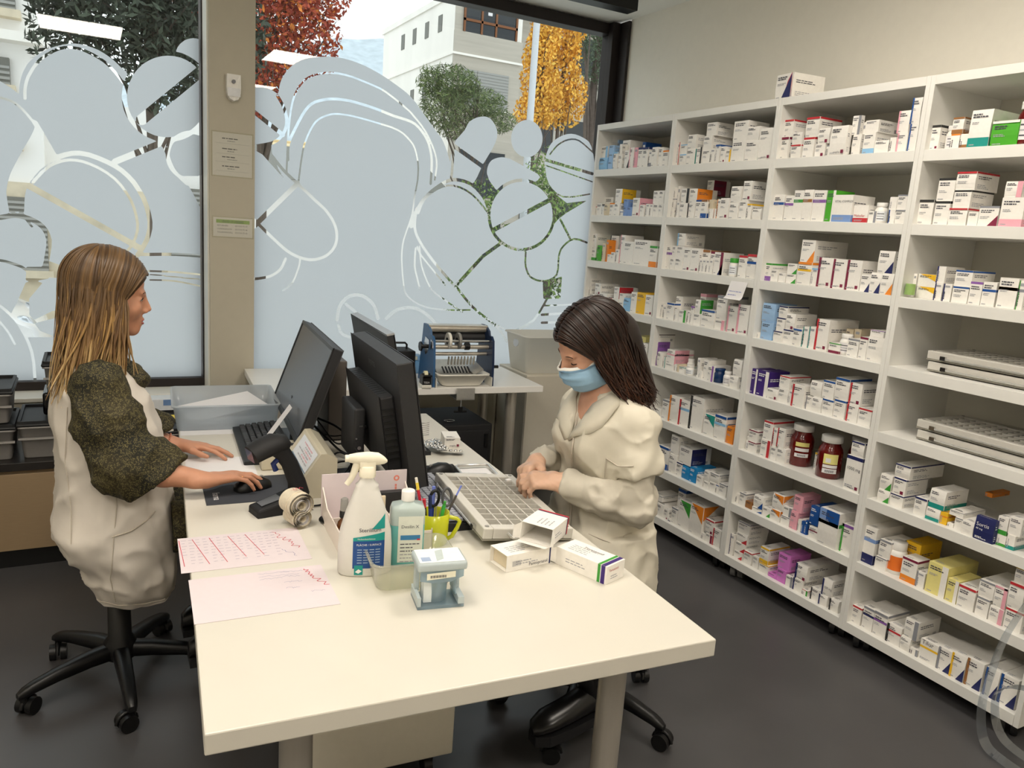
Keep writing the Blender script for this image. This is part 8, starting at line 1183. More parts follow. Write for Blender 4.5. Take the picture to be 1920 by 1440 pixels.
def lips(f, parent):
    o = np.array(parent.location); m = MB()
    for zz, w, d in ((-.0630, .018, .0024), (-.0752, .016, .0028)): m.tube([Vector(f(.0982-.0125*abs(t)**1.8, w*t, zz-.004*abs(t)*(1 if zz > -.07 else -1)*1.0)-o) for t in [-1+.2*i for i in range(11)]], [.001+d*math.sin(PI*(i+.5)/11) for i in range(11)], 'lip', 8)
    m.build('lips', parent)
def hand(v, wr, d, up, side, curls, spread=.16, thumb=(.7, .5), r=1.0, L=1.0, wrist_r=.024, tdown=0.0):
    """palm and five fingers; d finger direction, up back of the hand, side=+1 if the thumb lies to the left of d seen from above"""
    d = np.array(d, float); d /= np.linalg.norm(d); up = np.array(up, float); up -= d*(up@d); up /= np.linalg.norm(up); lat = np.cross(up, d)*side; wr = np.array(wr, float)
    K = []
    for i, (o, l) in enumerate(((.027, .086), (.009, .090), (-.009, .086), (-.026, .078))):
        k = wr+d*l*L+lat*o*L+up*(.004-.0025*abs(i-1.2)); K.append(k); v.cap(wr+lat*o*.55*L, k, .0135*r, .0112*r, .012, sq=(up, .85))
    v.cap(wr+lat*.012*L+d*.03, wr+lat*.018*L+d*.07, .015*r, .012*r, .012); v.cap(wr-lat*.012*L+d*.02, wr-lat*.016*L+d*.06, .014*r, .012*r, .012)
    v.cap(wr-d*.03, wr+d*.02, wrist_r, wrist_r*.95, .015, sq=(up, .74))
    tips = []
    for i, k in enumerate(K):
        ls = [(.044, .026, .020), (.048, .029, .021), (.045, .027, .021), (.035, .021, .018)][i]; rs = [.0088, .0090, .0086, .0076][i]*r
        a = (1.5-i)*spread*(.5 if i in (1, 2) else .75); u = d*math.cos(a)+lat*math.sin(a); p = k; ang = 0; c = curls[i]
        for j, l in enumerate(ls):
            ang += c[j]; q = p+(u*math.cos(ang)-up*math.sin(ang))*l*L; v.cap(p, q, rs*(1.02-.08*j), rs*(.94-.09*j), .0035 if j else .008); p = q
        tips.append(p)
    t0 = wr+lat*.02*L+d*.022; u = d*math.cos(thumb[0])+lat*math.sin(thumb[0])-up*tdown; u /= np.linalg.norm(u); t1 = t0+u*.042*L-up*.006
    u2 = d*math.cos(thumb[0]-thumb[1])+lat*math.sin(thumb[0]-thumb[1])-up*(.25+tdown); u2 /= np.linalg.norm(u2); t2 = t1+u2*.034*L
    u3 = d*math.cos(thumb[0]-thumb[1]*1.5)+lat*math.sin(thumb[0]-thumb[1]*1.5)-up*(.2+tdown); u3 /= np.linalg.norm(u3); t3 = t2+u3*.026*L
    v.cap(t0, t1, .0155*r, .0118*r, .012); v.cap(t1, t2, .0108*r, .0098*r, .006); v.cap(t2, t3, .0098*r, .0078*r, .005)
    return K, tips, lat
def hairmat(name, stops, z0, z1, rough=.42):
    m = P(name, '#888888', rough, noise=0); nt = m.node_tree; N = nt.nodes.new; L = nt.links.new; b = nt.nodes['Principled BSDF']
    tc = N('ShaderNodeTexCoord'); sx = N('ShaderNodeSeparateXYZ'); L(tc.outputs['Object'], sx.inputs[0]); mr = N('ShaderNodeMapRange'); mr.inputs['From Min'].default_value = z0; mr.inputs['From Max'].default_value = z1
    mp = N('ShaderNodeMapping'); mp.inputs['Scale'].default_value = (120, 120, 6); L(tc.outputs['Object'], mp.inputs['Vector']); nz = N('ShaderNodeTexNoise'); nz.inputs['Scale'].default_value = 1; L(mp.outputs['Vector'], nz.inputs['Vector'])
    ad = N('ShaderNodeMath'); ad.operation = 'MULTIPLY_ADD'; ad.inputs[1].default_value = .5; L(nz.outputs['Fac'], ad.inputs[0]); L(sx.outputs['Z'], mr.inputs['Value']); L(mr.outputs['Result'], ad.inputs[2])
    cr = N('ShaderNodeValToRGB'); el = cr.color_ramp.elements
    while len(el) < len(stops): el.new(.5)
    for e, (p, c) in zip(el, stops): e.position = p; e.color = (*lin(c), 1)
    L(ad.outputs[0], cr.inputs['Fac']); L(cr.outputs['Color'], b.inputs['Base Color']); b.inputs['Anisotropic'].default_value = .5
def blouse():
    m = P('blouse', '#1c1810', .75, noise=0); nt = m.node_tree; N = nt.nodes.new; L = nt.links.new; b = nt.nodes['Principled BSDF']; tc = N('ShaderNodeTexCoord')
    def ramp(src, stops):
        cr = N('ShaderNodeValToRGB'); el = cr.color_ramp.elements
        while len(el) < len(stops): el.new(.5)
        for e, (p, c) in zip(el, stops): e.position = p; e.color = (c, c, c, 1)
        L(src, cr.inputs['Fac']); return cr.outputs['Color']
    nz0 = N('ShaderNodeTexNoise'); nz0.inputs['Scale'].default_value = 40; L(tc.outputs['Object'], nz0.inputs['Vector'])
    ws = N('ShaderNodeVectorMath'); ws.operation = 'SCALE'; ws.inputs['Scale'].default_value = .02; L(nz0.outputs['Color'], ws.inputs[0]); ad = N('ShaderNodeVectorMath'); L(ws.outputs[0], ad.inputs[0]); L(tc.outputs['Object'], ad.inputs[1])
    vo = N('ShaderNodeTexVoronoi'); vo.inputs['Scale'].default_value = 170; L(ad.outputs[0], vo.inputs['Vector'])
    ring = ramp(vo.outputs['Distance'], [(.0, 0), (.30, 0), (.36, 1), (.46, 1), (.52, 0)])
    n2 = N('ShaderNodeTexNoise'); n2.inputs['Scale'].default_value = 260; L(tc.outputs['Object'], n2.inputs['Vector']); brk = ramp(n2.outputs['Fac'], [(.40, 0), (.46, 1)])
    mu = N('ShaderNodeMath'); mu.operation = 'MULTIPLY'; L(ring, mu.inputs[0]); L(brk, mu.inputs[1])
    n3 = N('ShaderNodeTexNoise'); n3.inputs['Scale'].default_value = 9; L(tc.outputs['Object'], n3.inputs['Vector']); c3 = N('ShaderNodeValToRGB'); c3.color_ramp.elements[0].position = .35; c3.color_ramp.elements[0].color = (*lin('#17170e'), 1); c3.color_ramp.elements[1].position = .65; c3.color_ramp.elements[1].color = (*lin('#302a13'), 1); L(n3.outputs['Fac'], c3.inputs['Fac'])
    mx = N('ShaderNodeMix'); mx.data_type = 'RGBA'; L(mu.outputs[0], mx.inputs[0]); L(c3.outputs['Color'], mx.inputs[6]); mx.inputs[7].default_value = (*lin('#655d38'), 1); L(mx.outputs[2], b.inputs['Base Color'])
blouse()
hairmat('hair_blond', [(.1, '#dcc592'), (.4, '#ad8f60'), (.65, '#7c5f3d'), (.95, '#5b452c')], 1.0-1.2, 1.42-1.2); hairmat('hair_gold', [(.1, '#e6d7b2'), (.45, '#c4a878'), (.7, '#9c7a48'), (1, '#6b5132')], -.2, .22); hairmat('hair_root', [(.1, '#ab8c58'), (.4, '#7c5c36'), (.7, '#5c4227'), (1, '#46331f')], -.2, .22)
hairmat('hair_brown', [(.1, '#6b3a1e'), (.4, '#3a2015'), (.7, '#2b1810'), (1, '#24140e')], -.2, .25, .36); hairmat('hair_deep', [(.1, '#54301c'), (.4, '#2c1810'), (.7, '#20120c'), (1, '#1a0f0a')], -.2, .25, .36); hairmat('hair_warm', [(.1, '#8a5229'), (.4, '#4c2a18'), (.7, '#341d12'), (1, '#2a180f')], -.2, .25, .36)
def lock(m, pts, w, mat, flat=.45):
    n = len(pts); m.tube(pts, [w*(.55+.45*min(1, i/2))*(1 if i < n*.55 else max(.08, 1-((i-n*.55)/(n*.45))**1.4)) for i in range(n)], mat, 6, True, True, flat)

def comb(f, side, f0, h0, o, rd):
    pts = []
    if f0 > -.045:
        fr = max(0, min(1, (f0-.02)/.07)); K1 = 9
        for k in range(K1):
            th = R_(2+k*(11.8+2.2*fr)); x = f0-max(0, f0-.03)*.6*(th/1.57)**2-(1-fr)*.035*(k/K1)**2
            e = min(.985, abs(x+.016)/.117); rr = math.sqrt(1-e*e); pts.append(Vector(f(x, side*(.0885+h0)*rr*math.sin(th), .038+(.0975+h0)*rr*math.cos(th))-o))
    else:
        az = R_(rd.uniform(88, 178)); 
        for k in range(8): th = R_(6+k*13); pts.append(Vector(f(-.03+(.1+h0)*math.sin(th)*math.cos(az)*.98, side*(.0885+h0)*math.sin(th)*math.sin(az), .038+(.0965+h0)*math.cos(th))-o))
    return pts, max(0, -f0)/.1
def soften(pts, n=2):
    for _ in range(n): pts = [pts[0]]+[a.lerp(b, t) for a, b in zip(pts, pts[1:]) for t in (.25, .75)]+[pts[-1]]
    return pts[::2]+[pts[-1]]
def creases(o, strength, scale, kind='MUSGRAVE', sub=0):
    if sub: q = o.modifiers.new('sub', 'SUBSURF'); q.levels = q.render_levels = sub
    t = bpy.data.textures.new('creases', kind); t.noise_scale = scale
    if kind == 'MUSGRAVE': t.musgrave_type = 'RIDGED_MULTIFRACTAL'; t.octaves = 2
    d = o.modifiers.new('creases', 'DISPLACE'); d.texture = t; d.strength = strength; d.mid_level = .5; d.texture_coords = 'LOCAL'
# ================================================================ woman in the white smock, seen from her right side
PL = thing('person', 'blonde woman in white sleeveless smock and dark patterned blouse using a mouse', 'person', (-2.60, -1.45, 1.2))
oL = np.array(PL.location); hf = Fr((-2.604, -1.446, 1.302), R_(5), R_(7), R_(2))
v = Vol((-2.80, -1.80, .50), (-2.10, -1.10, 1.45), .004)
head(v, hf)
v.cap(hf(-.022, 0, -.06), (-2.655, -1.45, 1.115), .05, .054, .02); v.cap((-2.66, -1.45, 1.10), (-2.64, -1.45, .70), .10, .11, .03, sq=((1, 0, 0), .8))
shR, elR, wrR = (-2.635, -1.60, 1.055), (-2.575, -1.655, .835), (-2.372, -1.69, .792)
shL, elL, wrL = (-2.635, -1.30, 1.055), (-2.57, -1.235, .83), (-2.405, -1.255, .778)
for a, b, c in ((shR, elR, wrR), (shL, elL, wrL)):
    v.cap((-2.65, -1.45, 1.06), a, .06, .052, .03); v.cap(a, b, .045, .038, .02); v.cap(b, (np.array(b)*.55+np.array(c)*.45), .037, .036, .015); v.cap((np.array(b)*.55+np.array(c)*.45), c, .036, .0245, .015)
KR, TRt, latR = hand(v, wrR, (1, .13, .03), (0, .1, 1), 1, ((.25, .35, .25), (.22, .35, .25), (.3, .45, .3), (.35, .5, .3)), .16, (.75, .4), 1.0, .96)
KL, TLt, latL = hand(v, wrL, (.98, -.30, -.05), (0, .1, 1), -1, ((.2, .25, .15), (.16, .22, .15), (.18, .25, .15), (.2, .3, .2)), .24, (.75, .3), 1.0, .96)
volobj('body', v, ['skin'], PL, 2); face_parts(hf, PL, False, 'iris_blue'); lips(hf, PL)
for tips, k in ((TRt, KR), (TLt, KL)): pass
m = MB(); c = Vector((KR[2]*.5+KR[2]*.5)-oL); dr = Vector(TRt[2]-KR[2]).normalized(); q = Vector(KR[2]-oL)+dr*.016; u = dr.orthogonal().normalized(); w = dr.cross(u); m.tube([q+(u*math.cos(a)+w*math.sin(a))*.0098 for a in [2*PI*i/20 for i in range(21)]], .0014, 'gold', 6, caps=False); m.build('ring', PL)
m = MB(); c = Vector(np.array(wrL)*.8+np.array(elL)*.2-oL); dr = Vector(np.array(wrL)-np.array(elL)).normalized(); u = dr.orthogonal().normalized(); w = dr.cross(u)
for i in range(30): a = 2*PI*i/30; p = c+(u*math.cos(a)+w*math.sin(a))*.0305; m.lathe([(.0004, -.0033), (.0028, -.0018), (.0033, 0), (.0028, .0018), (.0004, .0033)], 'bead', p, 8)
m.build('bracelet', PL)
# blouse: wide sleeves, collar, hem in front
v = Vol((-2.80, -1.82, .70), (-2.36, -1.08, 1.20), .005)
for s_, a, b, c in ((-1, shR, elR, wrR), (1, shL, elL, wrL)):
    a, b, c = map(np.array, (a, b, c)); f = (c-b)/np.linalg.norm(c-b)
    if s_ > 0: a = a+(-.05, -.05, -.03)
    v.cap(a+(-.005, 0, .005), a*.6+b*.4+(-.01, 0, 0), .072, .083, .03, sq=((0, 1, 0), .78)); v.cap(a*.6+b*.4+(-.01, 0, 0), b+(.0, 0, .012), .083, .085, .03, sq=((0, 1, 0), .72))
    v.cap(b+(.005, 0, .0), b+(.07, 0, -.03), .088, .10, .03, sq=((0, 1, 0), .62)); v.cap(b+(.02, 0, .02), b+(.075, 0, .012), .06, .066, .02, sq=((0, 1, 0), .7))
    v.cap(b+f*.03, b+f*.22+(0, 0, -.002), .045, .068, .004, -1, sq=((0, 1, 0), .62)) if False else None
v.cap((-2.66, -1.45, 1.105), (-2.645, -1.45, 1.0), .075, .11, .03, sq=((0, 1, 0), 1.2))
v.cap((-2.61, -1.45, 1.115), (-2.545, -1.47, 1.05), .035, .04, .03)
for b, c in ((elR, wrR), (elL, wrL)):
    b, c = np.array(b), np.array(c); f = (c-b)/np.linalg.norm(c-b); nrm = np.array([.62, 0, -.78]); P0 = b+np.array([.067, 0, -.040])
    ax = [v.lo[k]+v.h*np.arange(v.n[k]) for k in range(3)]; d = (ax[0][:, None, None]-P0[0])*nrm[0]+(ax[1][None, :, None]-P0[1])*nrm[1]+(ax[2][None, None, :]-P0[2])*nrm[2]
    side = ((ax[1] < -1.45) if b[1] < -1.45 else (ax[1] >= -1.45))[None, :, None] & np.ones(v.F.shape, bool); v.F = np.where(side, np.maximum(v.F, (d/np.linalg.norm(nrm)).astype(np.float32)), v.F)
    q = nrm/np.linalg.norm(nrm); v.cap(P0-q*.045, P0+q*.06, .06, .095, .004, -1, sq=((0, 1, 0), .56))
def wrinkle(vol, amp, fr, seed=0):
    r = np.random.default_rng(seed); ax = [vol.lo[k]+vol.h*np.arange(vol.n[k]) for k in range(3)]; X, Y, Z = np.meshgrid(*ax, indexing='ij'); w = 0
    for i in range(4):
        k = r.normal(size=3)*fr; w = w+np.sin(X*k[0]+Y*k[1]+Z*k[2]+r.uniform(0, 6)+1.5*np.sin(X*k[1]*.5+Z*k[0]*.4))
    vol.F += (w*amp/4).astype(np.float32)
wrinkle(v, .006, 42, 3); creases(volobj('blouse', v, ['blouse'], PL, 2), .008, .08)
# smock: rings from hem to shoulders (back x, front x, z back, z front, half width)
SM = [(-2.665, -2.455, .385, .365, .135), (-2.692, -2.444, .434, .393, .165), (-2.705, -2.438, .495, .456, .185), (-2.755, -2.437, .555, .509, .2), (-2.778, -2.436, .623, .58, .205), (-2.762, -2.441, .687, .651, .195), (-2.757, -2.45, .768, .739, .18), (-2.758, -2.462, .848, .825, .175), (-2.762, -2.477, .927, .91, .168), (-2.757, -2.508, 1.02, 1.0, .150), (-2.742, -2.535, 1.075, 1.06, .135), (-2.725, -2.572, 1.108, 1.098, .11), (-2.705, -2.60, 1.125, 1.118, .075)]
n = 72; rings = []
SMI = []
for i in range(len(SM)-1):
    for k in range(4): t = k/4; SMI.append([a*(1-t)+b*t for a, b in zip(SM[i], SM[i+1])])
SMI.append(SM[-1])
for j, (xb, xf, zb, zf, hw) in enumerate(SMI):
    ring = []; f_ = max(0, min(1, (.80-(zb+zf)/2)/.35))
    for i in range(n):
        a = 2*PI*i/n; c, s_ = math.cos(a), math.sin(a); p = 2.5; c2 = math.copysign(abs(c)**(2/p), c); s2 = math.copysign(abs(s_)**(2/p), s_); u = (c2+1)/2
        fold = 1+.012*math.sin(a*3+j*.55)*math.sin(j*.37+a*2)+.022*f_*math.sin(a*7+1.2*math.sin(j*.35))+.012*f_*math.sin(a*13+j*.3)+.01*math.sin(a*5-j*.45)*(1-f_)
        x = (xb+xf)/2+(xf-xb)/2*c2*fold; z = zb+(zf-zb)*u
        ring.append((x-oL[0], -1.45+hw*s2*fold-oL[1], z-oL[2]))
    rings.append(ring)
m = MB(); m.loft(rings, 'smock', False); inner = [[((x-(-.005))*.97-.005, y*.97, z) for x, y, z in r] for r in rings[:3]]; m.loft([rings[0], inner[0], inner[2]], 'smock', False); sm = m.build('smock', PL); creases(sm, .009, .14, 'CLOUDS', 1); creases(sm, .0085, .11)
bv = BVHTree.FromPolygons([Vector(p)+Vector(oL) for r in rings for p in r], [(i*n+j, i*n+(j+1) % n, (i+1)*n+(j+1) % n, (i+1)*n+j) for i in range(len(rings)-1) for j in range(n)])
def seamline(name, pts, bvh, parent, o, r=.0016, mat='seam', direction=(0, 1, 0), back=.5):
    out = []
    for k in range(len(pts)-1):
        for t in range(6):
            p = Vector(pts[k]).lerp(Vector(pts[k+1]), t/6); h = bvh.ray_cast(p-Vector(direction)*back, Vector(direction))
            if h[0] is not None: out.append(h[0]+h[1]*.004*(1 if h[1].dot(Vector(direction)) < 0 else -1)-Vector(o))
    if len(out) > 2: MB().tube(out, r, mat, 5).build(name, parent)
seamline('side_seam', [(-2.60, -1.5, .84), (-2.605, -1.5, .72), (-2.615, -1.5, .63), (-2.625, -1.5, .5), (-2.61, -1.5, .40)], bv, PL, oL)
seamline('back_seam', [(-2.715, -1.5, 1.0), (-2.725, -1.5, .85), (-2.715, -1.5, .70), (-2.72, -1.5, .6)], bv, PL, oL, .0014)
seamline('pocket_edge', [(-2.62, -1.5, .635), (-2.57, -1.5, .645), (-2.53, -1.5, .665), (-2.5, -1.5, .69)], bv, PL, oL, .002)
seamline('hem_stitch', [(-2.66, -1.5, .405), (-2.6, -1.5, .40), (-2.53, -1.5, .395), (-2.47, -1.5, .39)], bv, PL, oL, .0012)
# dark skirt and legs under the table edge
v = Vol((-2.75, -1.75, .02), (-1.85, -1.1, .75), .008)
for s_ in (-1, 1):
    y = -1.44+.095*s_; v.cap((-2.60, y, .60), (-2.18, y, .60), .085, .07, .03); v.cap((-2.18, y, .60), (-2.30, y+.01, .20), .062, .048, .03)
v.half((-2.455, 0, .5), (-1, 0, .0)); volobj('skirt', v, ['blouse'], PL, 1)
for s_ in (-1, 1):
    y = -1.44+.10*s_; m = MB(); secs = [(-.075, .028, .05), (-.05, .036, .075), (0, .04, .07), (.06, .044, .055), (.12, .045, .045), (.165, .03, .03)]
    m.loft([[(x-2.335-oL[0], y+w*math.cos(a)-oL[1], .155+h*.5+h*.5*math.sin(a)-oL[2]) for a in [2*PI*i/16 for i in range(16)]] for x, w, h in secs], 'boot'); m.bb((-2.41-oL[0], y-.04-oL[1], .135-oL[2]), (-2.20-oL[0], y+.04-oL[1], .16-oL[2]), 'sole'); m.build('shoe', PL)
# hair
m = MB(); rd = random.Random(11); mats = ['hair_blond', 'hair_gold', 'hair_root', 'hair_blond']
vh = Vol((-2.80, -1.62, 1.0), (-2.48, -1.27, 1.46), .005)
vh.ell(hf(-.014, 0, .038), (.114, .084, .092), hf.R, .02); vh.cap(hf(-.06, 0, .01), (-2.70, -1.45, 1.12), .078, .07, .03, sq=((1, 0, 0), .75)); vh.cap((-2.70, -1.45, 1.15), (-2.735, -1.45, 1.04), .07, .05, .03, sq=((1, 0, 0), .5))
for s_ in (-1, 1): vh.cap(hf(-.02, .06*s_, .0), (-2.66, -1.45+.085*s_, 1.1), .035, .03, .03)
vh.ell(hf(.095, 0, -.045), (.075, .088, .104), hf.R, .01, -1)
volobj('hair_mass', vh, ['hair_root'], PL, 2)
hm = MB()
for i in range(640):
    side = -1 if rd.random() < .75 else 1; f0 = rd.uniform(-.112, .096); pts, back = comb(hf, side, f0, rd.uniform(0, .006), oL, rd); p = pts[-1]; g = max(0, min(1, (f0+.1)/.19))
    tx = -2.742+.15*g**1.5+rd.uniform(-.025, .03); ty = -1.45+side*rd.uniform(.05, .125); zend = .985+rd.uniform(0, .08)+.06*g
    if rd.random() < .3: tx += .03
    tgt = Vector((tx, ty, zend))-Vector(oL); K = 9; wv = rd.uniform(.002, .006)
    for k in range(1, K+1):
        t = k/K; q = Vector((p.x+(tgt.x-p.x)*t**1.25, p.y+(tgt.y-p.y)*t**.8, p.z+(tgt.z-p.z)*t)); q.x += wv*math.sin(t*6+i); q.y += .003*math.sin(t*7+i*1.7); pts.append(q)
    lock(hm, soften(pts), rd.uniform(.0024, .0058), rd.choice(mats))
for i in range(7):   # thin strands
    x = rd.uniform(-2.61, -2.585); y = -1.535; pts = [Vector((x+.01*math.sin(k*.5+i)+k*.0012*(i % 3-1), y-.03*k/9, 1.24-.028*k))-Vector(oL) for k in range(10)]; lock(hm, pts, .0011, 'hair_gold', .8)
hm.build('hair', PL)

# ================================================================ woman in white coat with mask and gloves
PR = thing('person', 'brown haired woman in white lab coat with blue face mask and gloves', 'person', (-1.24, -2.07, 1.2)); oR = np.array(PR.location)
hf = Fr((-1.335, -2.075, 1.243), R_(171), R_(29.5), R_(-11)); A_ = lambda *a: np.array(a, float)
v = Vol((-1.66, -2.42, .50), (-1.02, -1.72, 1.40), .004); head(v, hf)
v.cap(hf(-.025, 0, -.05), (-1.255, -2.07, 1.085), .047, .052, .02); v.cap((-1.25, -2.07, 1.06), (-1.21, -2.07, .70), .10, .105, .03, sq=((1, 0, 0), .8))
v.ell((-1.268, -2.07, 1.0), (.078, .11, .1), None, .03)
shN, elN, wrN = A_(-1.235, -2.215, 1.03), A_(-1.245, -2.255, .785), A_(-1.425, -2.11, .832)
shF, elF, wrF = A_(-1.24, -1.915, 1.03), A_(-1.20, -1.845, .80), A_(-1.41, -1.955, .85)
for a, b, c in ((shN, elN, wrN), (shF, elF, wrF)): v.cap((-1.24, -2.07, 1.05), a+(0, .02*(1 if a is shN else -1), -.045), .045, .04, .03); v.cap(a+(0, 0, -.05), b, .038, .036, .02); v.cap(b, b*.5+c*.5, .036, .034, .015); v.cap(b*.5+c*.5, c, .034, .024, .015)
volobj('body', v, ['skin_pale'], PR, 2); face_parts(hf, PR, True, 'iris_brown', 'brow_dark')
# gloves with gathered cuffs
for wr, el, d, up, side, cu, th, nm in ((wrN, elN, (-.86, .50, .03), (-.25, -.35, 1), -1, ((.45, .75, .35), (.75, .8, .5), (.9, .8, .5), (1.0, .8, .5)), (.75, .35), 'near'), (wrF, elF, (-.86, -.42, -.12), (-.35, .25, 1), 1, ((.5, .7, .35), (.8, .8, .5), (.95, .8, .5), (1.0, .8, .5)), (.7, .5), 'far')):
    v = Vol(wr-.16, wr+.16, .003); K, T, lat = hand(v, wr, d, up, side, cu, .1, th, 1.05, .92, .0265, .25)
    ax_ = (el-wr)/np.linalg.norm(el-wr); v.cap(wr-ax_*.02, wr+ax_*.055, .027, .031, .01)
    for j in range(4): q = wr+ax_*(.012+.013*j); v.cap(q+lat*.01, q-lat*.01, .0285, .0285, .004)
    wrinkle(v, .0012, 160, 8); volobj('glove', v, ['glove'], PR, 2)
# small white tablet between the fingers
m = MB(); m.rbox((0, 0, 0), (.016, .012, .006), 'paperwhite', .002); tag(m.build('tablet', loc=(-1.553, -2.018, .822)), 'white tablet held between the gloved fingertips', 'tablet')
# long sleeves, coat, collar
v = Vol((-1.55, -2.42, .66), (-1.02, -1.72, 1.12), .005)
for a, b, c in ((shN, elN, wrN), (shF, elF, wrF)):
    f = (c-b)/np.linalg.norm(c-b); v.cap(a*.45+b*.55, b, .052, .058, .02); v.cap(b+(0, 0, .005), b*.62+c*.38, .058, .053, .02); v.cap(b*.62+c*.38, c-f*.035, .058, .04, .02); v.cap(c-f*.085, c-f*.03, .043, .043, .006)
wrinkle(v, .008, 48, 6); creases(volobj('shirt_sleeves', v, ['shirt'], PR, 2), .009, .07)
v = Vol((-1.52, -2.44, .42), (-0.98, -1.70, 1.16), .0055)
v.ell((-1.245, -2.07, 1.0), (.115, .17, .12), None, .03); v.cap((-1.245, -2.02, .93), (-1.245, -2.12, .93), .125, .125, .04); v.cap((-1.235, -2.03, .76), (-1.235, -2.11, .76), .12, .12, .06); v.cap((-1.235, -2.0, .62), (-1.235, -2.14, .62), .135, .135, .06); v.cap((-1.26, -1.98, .52), (-1.26, -2.16, .52), .15, .15, .05)
v.cap((-1.33, -2.02, .95), (-1.33, -2.12, .95), .05, .05, .05)
for a, b in ((shN, elN), (shF, elF)):
    v.cap(A_(-1.25, -2.07, 1.10), a+(0, .02*(1 if a is shN else -1), -.01), .03, .05, .05); v.cap(a+(.0, 0, -.024), a*.55+b*.45, .052, .066, .05); v.cap(a*.55+b*.45, b+(b-a)*.1, .066, .075, .03)
v.cap((-1.245, -2.07, 1.05), (-1.25, -2.07, 1.12), .085, .06, .03, sq=((0, 1, 0), 1.25))
v.cap((-1.262, -2.07, 1.09), (-1.28, -2.07, 1.2), .057, .075, .01, -1); v.cap((-1.392, -2.075, .955), (-1.348, -2.072, 1.09), .012, .05, .004, -1)
wrinkle(v, .008, 30, 12); 
for a, b, sy in ((shN, elN, -1), (shF, elF, 1)):
    u = (b-a)/np.linalg.norm(b-a)+A_(.2, 0, 0); p0 = a*.40+b*.60; ax = [v.lo[k]+v.h*np.arange(v.n[k]) for k in range(3)]; d = (ax[0][:, None, None]-p0[0])*u[0]+(ax[1][None, :, None]-p0[1])*u[1]+(ax[2][None, None, :]-p0[2])*u[2]
    mk_ = ((ax[1] < -2.222) if sy < 0 else (ax[1] > -1.91))[None, :, None] & (ax[2] > .68)[None, None, :] & np.ones(v.F.shape, bool); v.F = np.where(mk_, np.maximum(v.F, d.astype(np.float32)), v.F)
co = volobj('lab_coat', v, ['coat'], PR, 1); creases(co, .009, .10); V_, F_ = v.mesh(2)
bvR = BVHTree.FromPolygons([Vector(p) for p in V_], [tuple(f) for f in F_])
DIR = (.58, .80, .12)
def toline(name, px_pts, r=.0016, mat='seam'): seamline(name, px_pts, bvR, PR, oR, r, mat, Vector(DIR).normalized(), .6)
toline('pocket_edge', [(-1.30, -2.16, .935), (-1.27, -2.18, .925), (-1.235, -2.22, .94)], .0022); toline('pocket_side', [(-1.30, -2.16, .935), (-1.30, -2.16, .82)], .0014)
toline('front_placket', [(-1.37, -2.09, 1.02), (-1.375, -2.09, .9), (-1.36, -2.09, .78), (-1.36, -2.09, .62)], .003); toline('waist_seam', [(-1.33, -2.15, .69), (-1.28, -2.2, .68), (-1.22, -2.23, .69)], .0016)
m = MB()
for s_ in (-1, 1):
    g = []
    for k in range(11):
        t = k/10; A1 = [(-1.375, -2.078, .95), (-1.335, -2.07+s_*.042, 1.055), (-1.285, -2.07+s_*.068, 1.10), (-1.225, -2.07+s_*.055, 1.125), (-1.195, -2.07, 1.13)]; B1 = [(-1.378, -2.07+s_*.012, .945), (-1.35, -2.07+s_*.105, 1.0), (-1.29, -2.07+s_*.115, 1.06), (-1.215, -2.07+s_*.085, 1.09), (-1.17, -2.07, 1.09)]
        q = t*4; i0 = min(3, int(q)); u = q-i0; a = Vector(A1[i0]).lerp(Vector(A1[i0+1]), u); b = Vector(B1[i0]).lerp(Vector(B1[i0+1]), u); row = []
        for w_ in (0, .33, .66, 1):
            p = a.lerp(b, w_); h = bvR.find_nearest(p)
            if h[0] is not None: p = h[0]+h[1]*(.006+.006*math.sin(w_*PI))
            row.append(p-Vector(oR))
        g.append(row)
    m.loft(g, 'coat', False, True, False)
cl = m.build('collar', PR); sd = cl.modifiers.new('s', 'SOLIDIFY'); sd.thickness = .004; sd.offset = 0
m = MB()
for k in range(4): p = bvR.ray_cast(Vector((-1.7, -2.30, .97-.1*k)), Vector((.78, .5, 0)).normalized()); 
m = MB(); nk = [Vector(hf(.02, s_*.045, -.10))-Vector(oR) for s_ in (-1, 1)]; m.tube([Vector((-1.262+.056*math.cos(a), -2.07+.058*math.sin(a), 1.105-.03*max(0, -math.cos(a))))-Vector(oR) for a in [2*PI*i/24 for i in range(25)]], .0009, 'gold', 5, caps=False); m.build('necklace', PR)
# face mask: pleated shell over nose and chin
m = MB(); g = []
for j in range(15):
    t = j/14; z = -.012-.105*t; ring = []
    for i in range(25):
        u = -1+2*i/24; w = .060+.012*math.sin(PI*t); dep = .121-.004*t+.0022*math.copysign(1, math.sin(t*25))*(.2 < t < .8)*(1-abs(u)**2)-.028*max(0, t-.55)**1*2+.003*math.sin(t*22)*(1-abs(u)); x = dep-.088*abs(u)**2.0-(.012*(1-t)*(abs(u) > .0)*abs(u)); y = w*math.sin(u*PI/2)*1.02; zz = z+.010*abs(u)*(1 if t > .5 else -.6)*(abs(t-.5)*2)
        if t < .15: x -= .010*(1-t/.15)*(1 if abs(u) > .12 else .0)
        ring.append(Vector(hf(x, y, zz)-oR))
    g.append(ring)
m.loft(g[1:], 'mask_blue', False, True, False); m2 = MB(); m2.loft([[p*1.0 for p in g[0]], g[1], g[2]], 'mask_white', False, True, False); mk = m.build('face_mask', PR); so = mk.modifiers.new('s', 'SOLIDIFY'); so.thickness = .002; so.offset = 1; b2 = m2.build('mask_edge', mk); so = b2.modifiers.new('s', 'SOLIDIFY'); so.thickness = .003; so.offset = 1
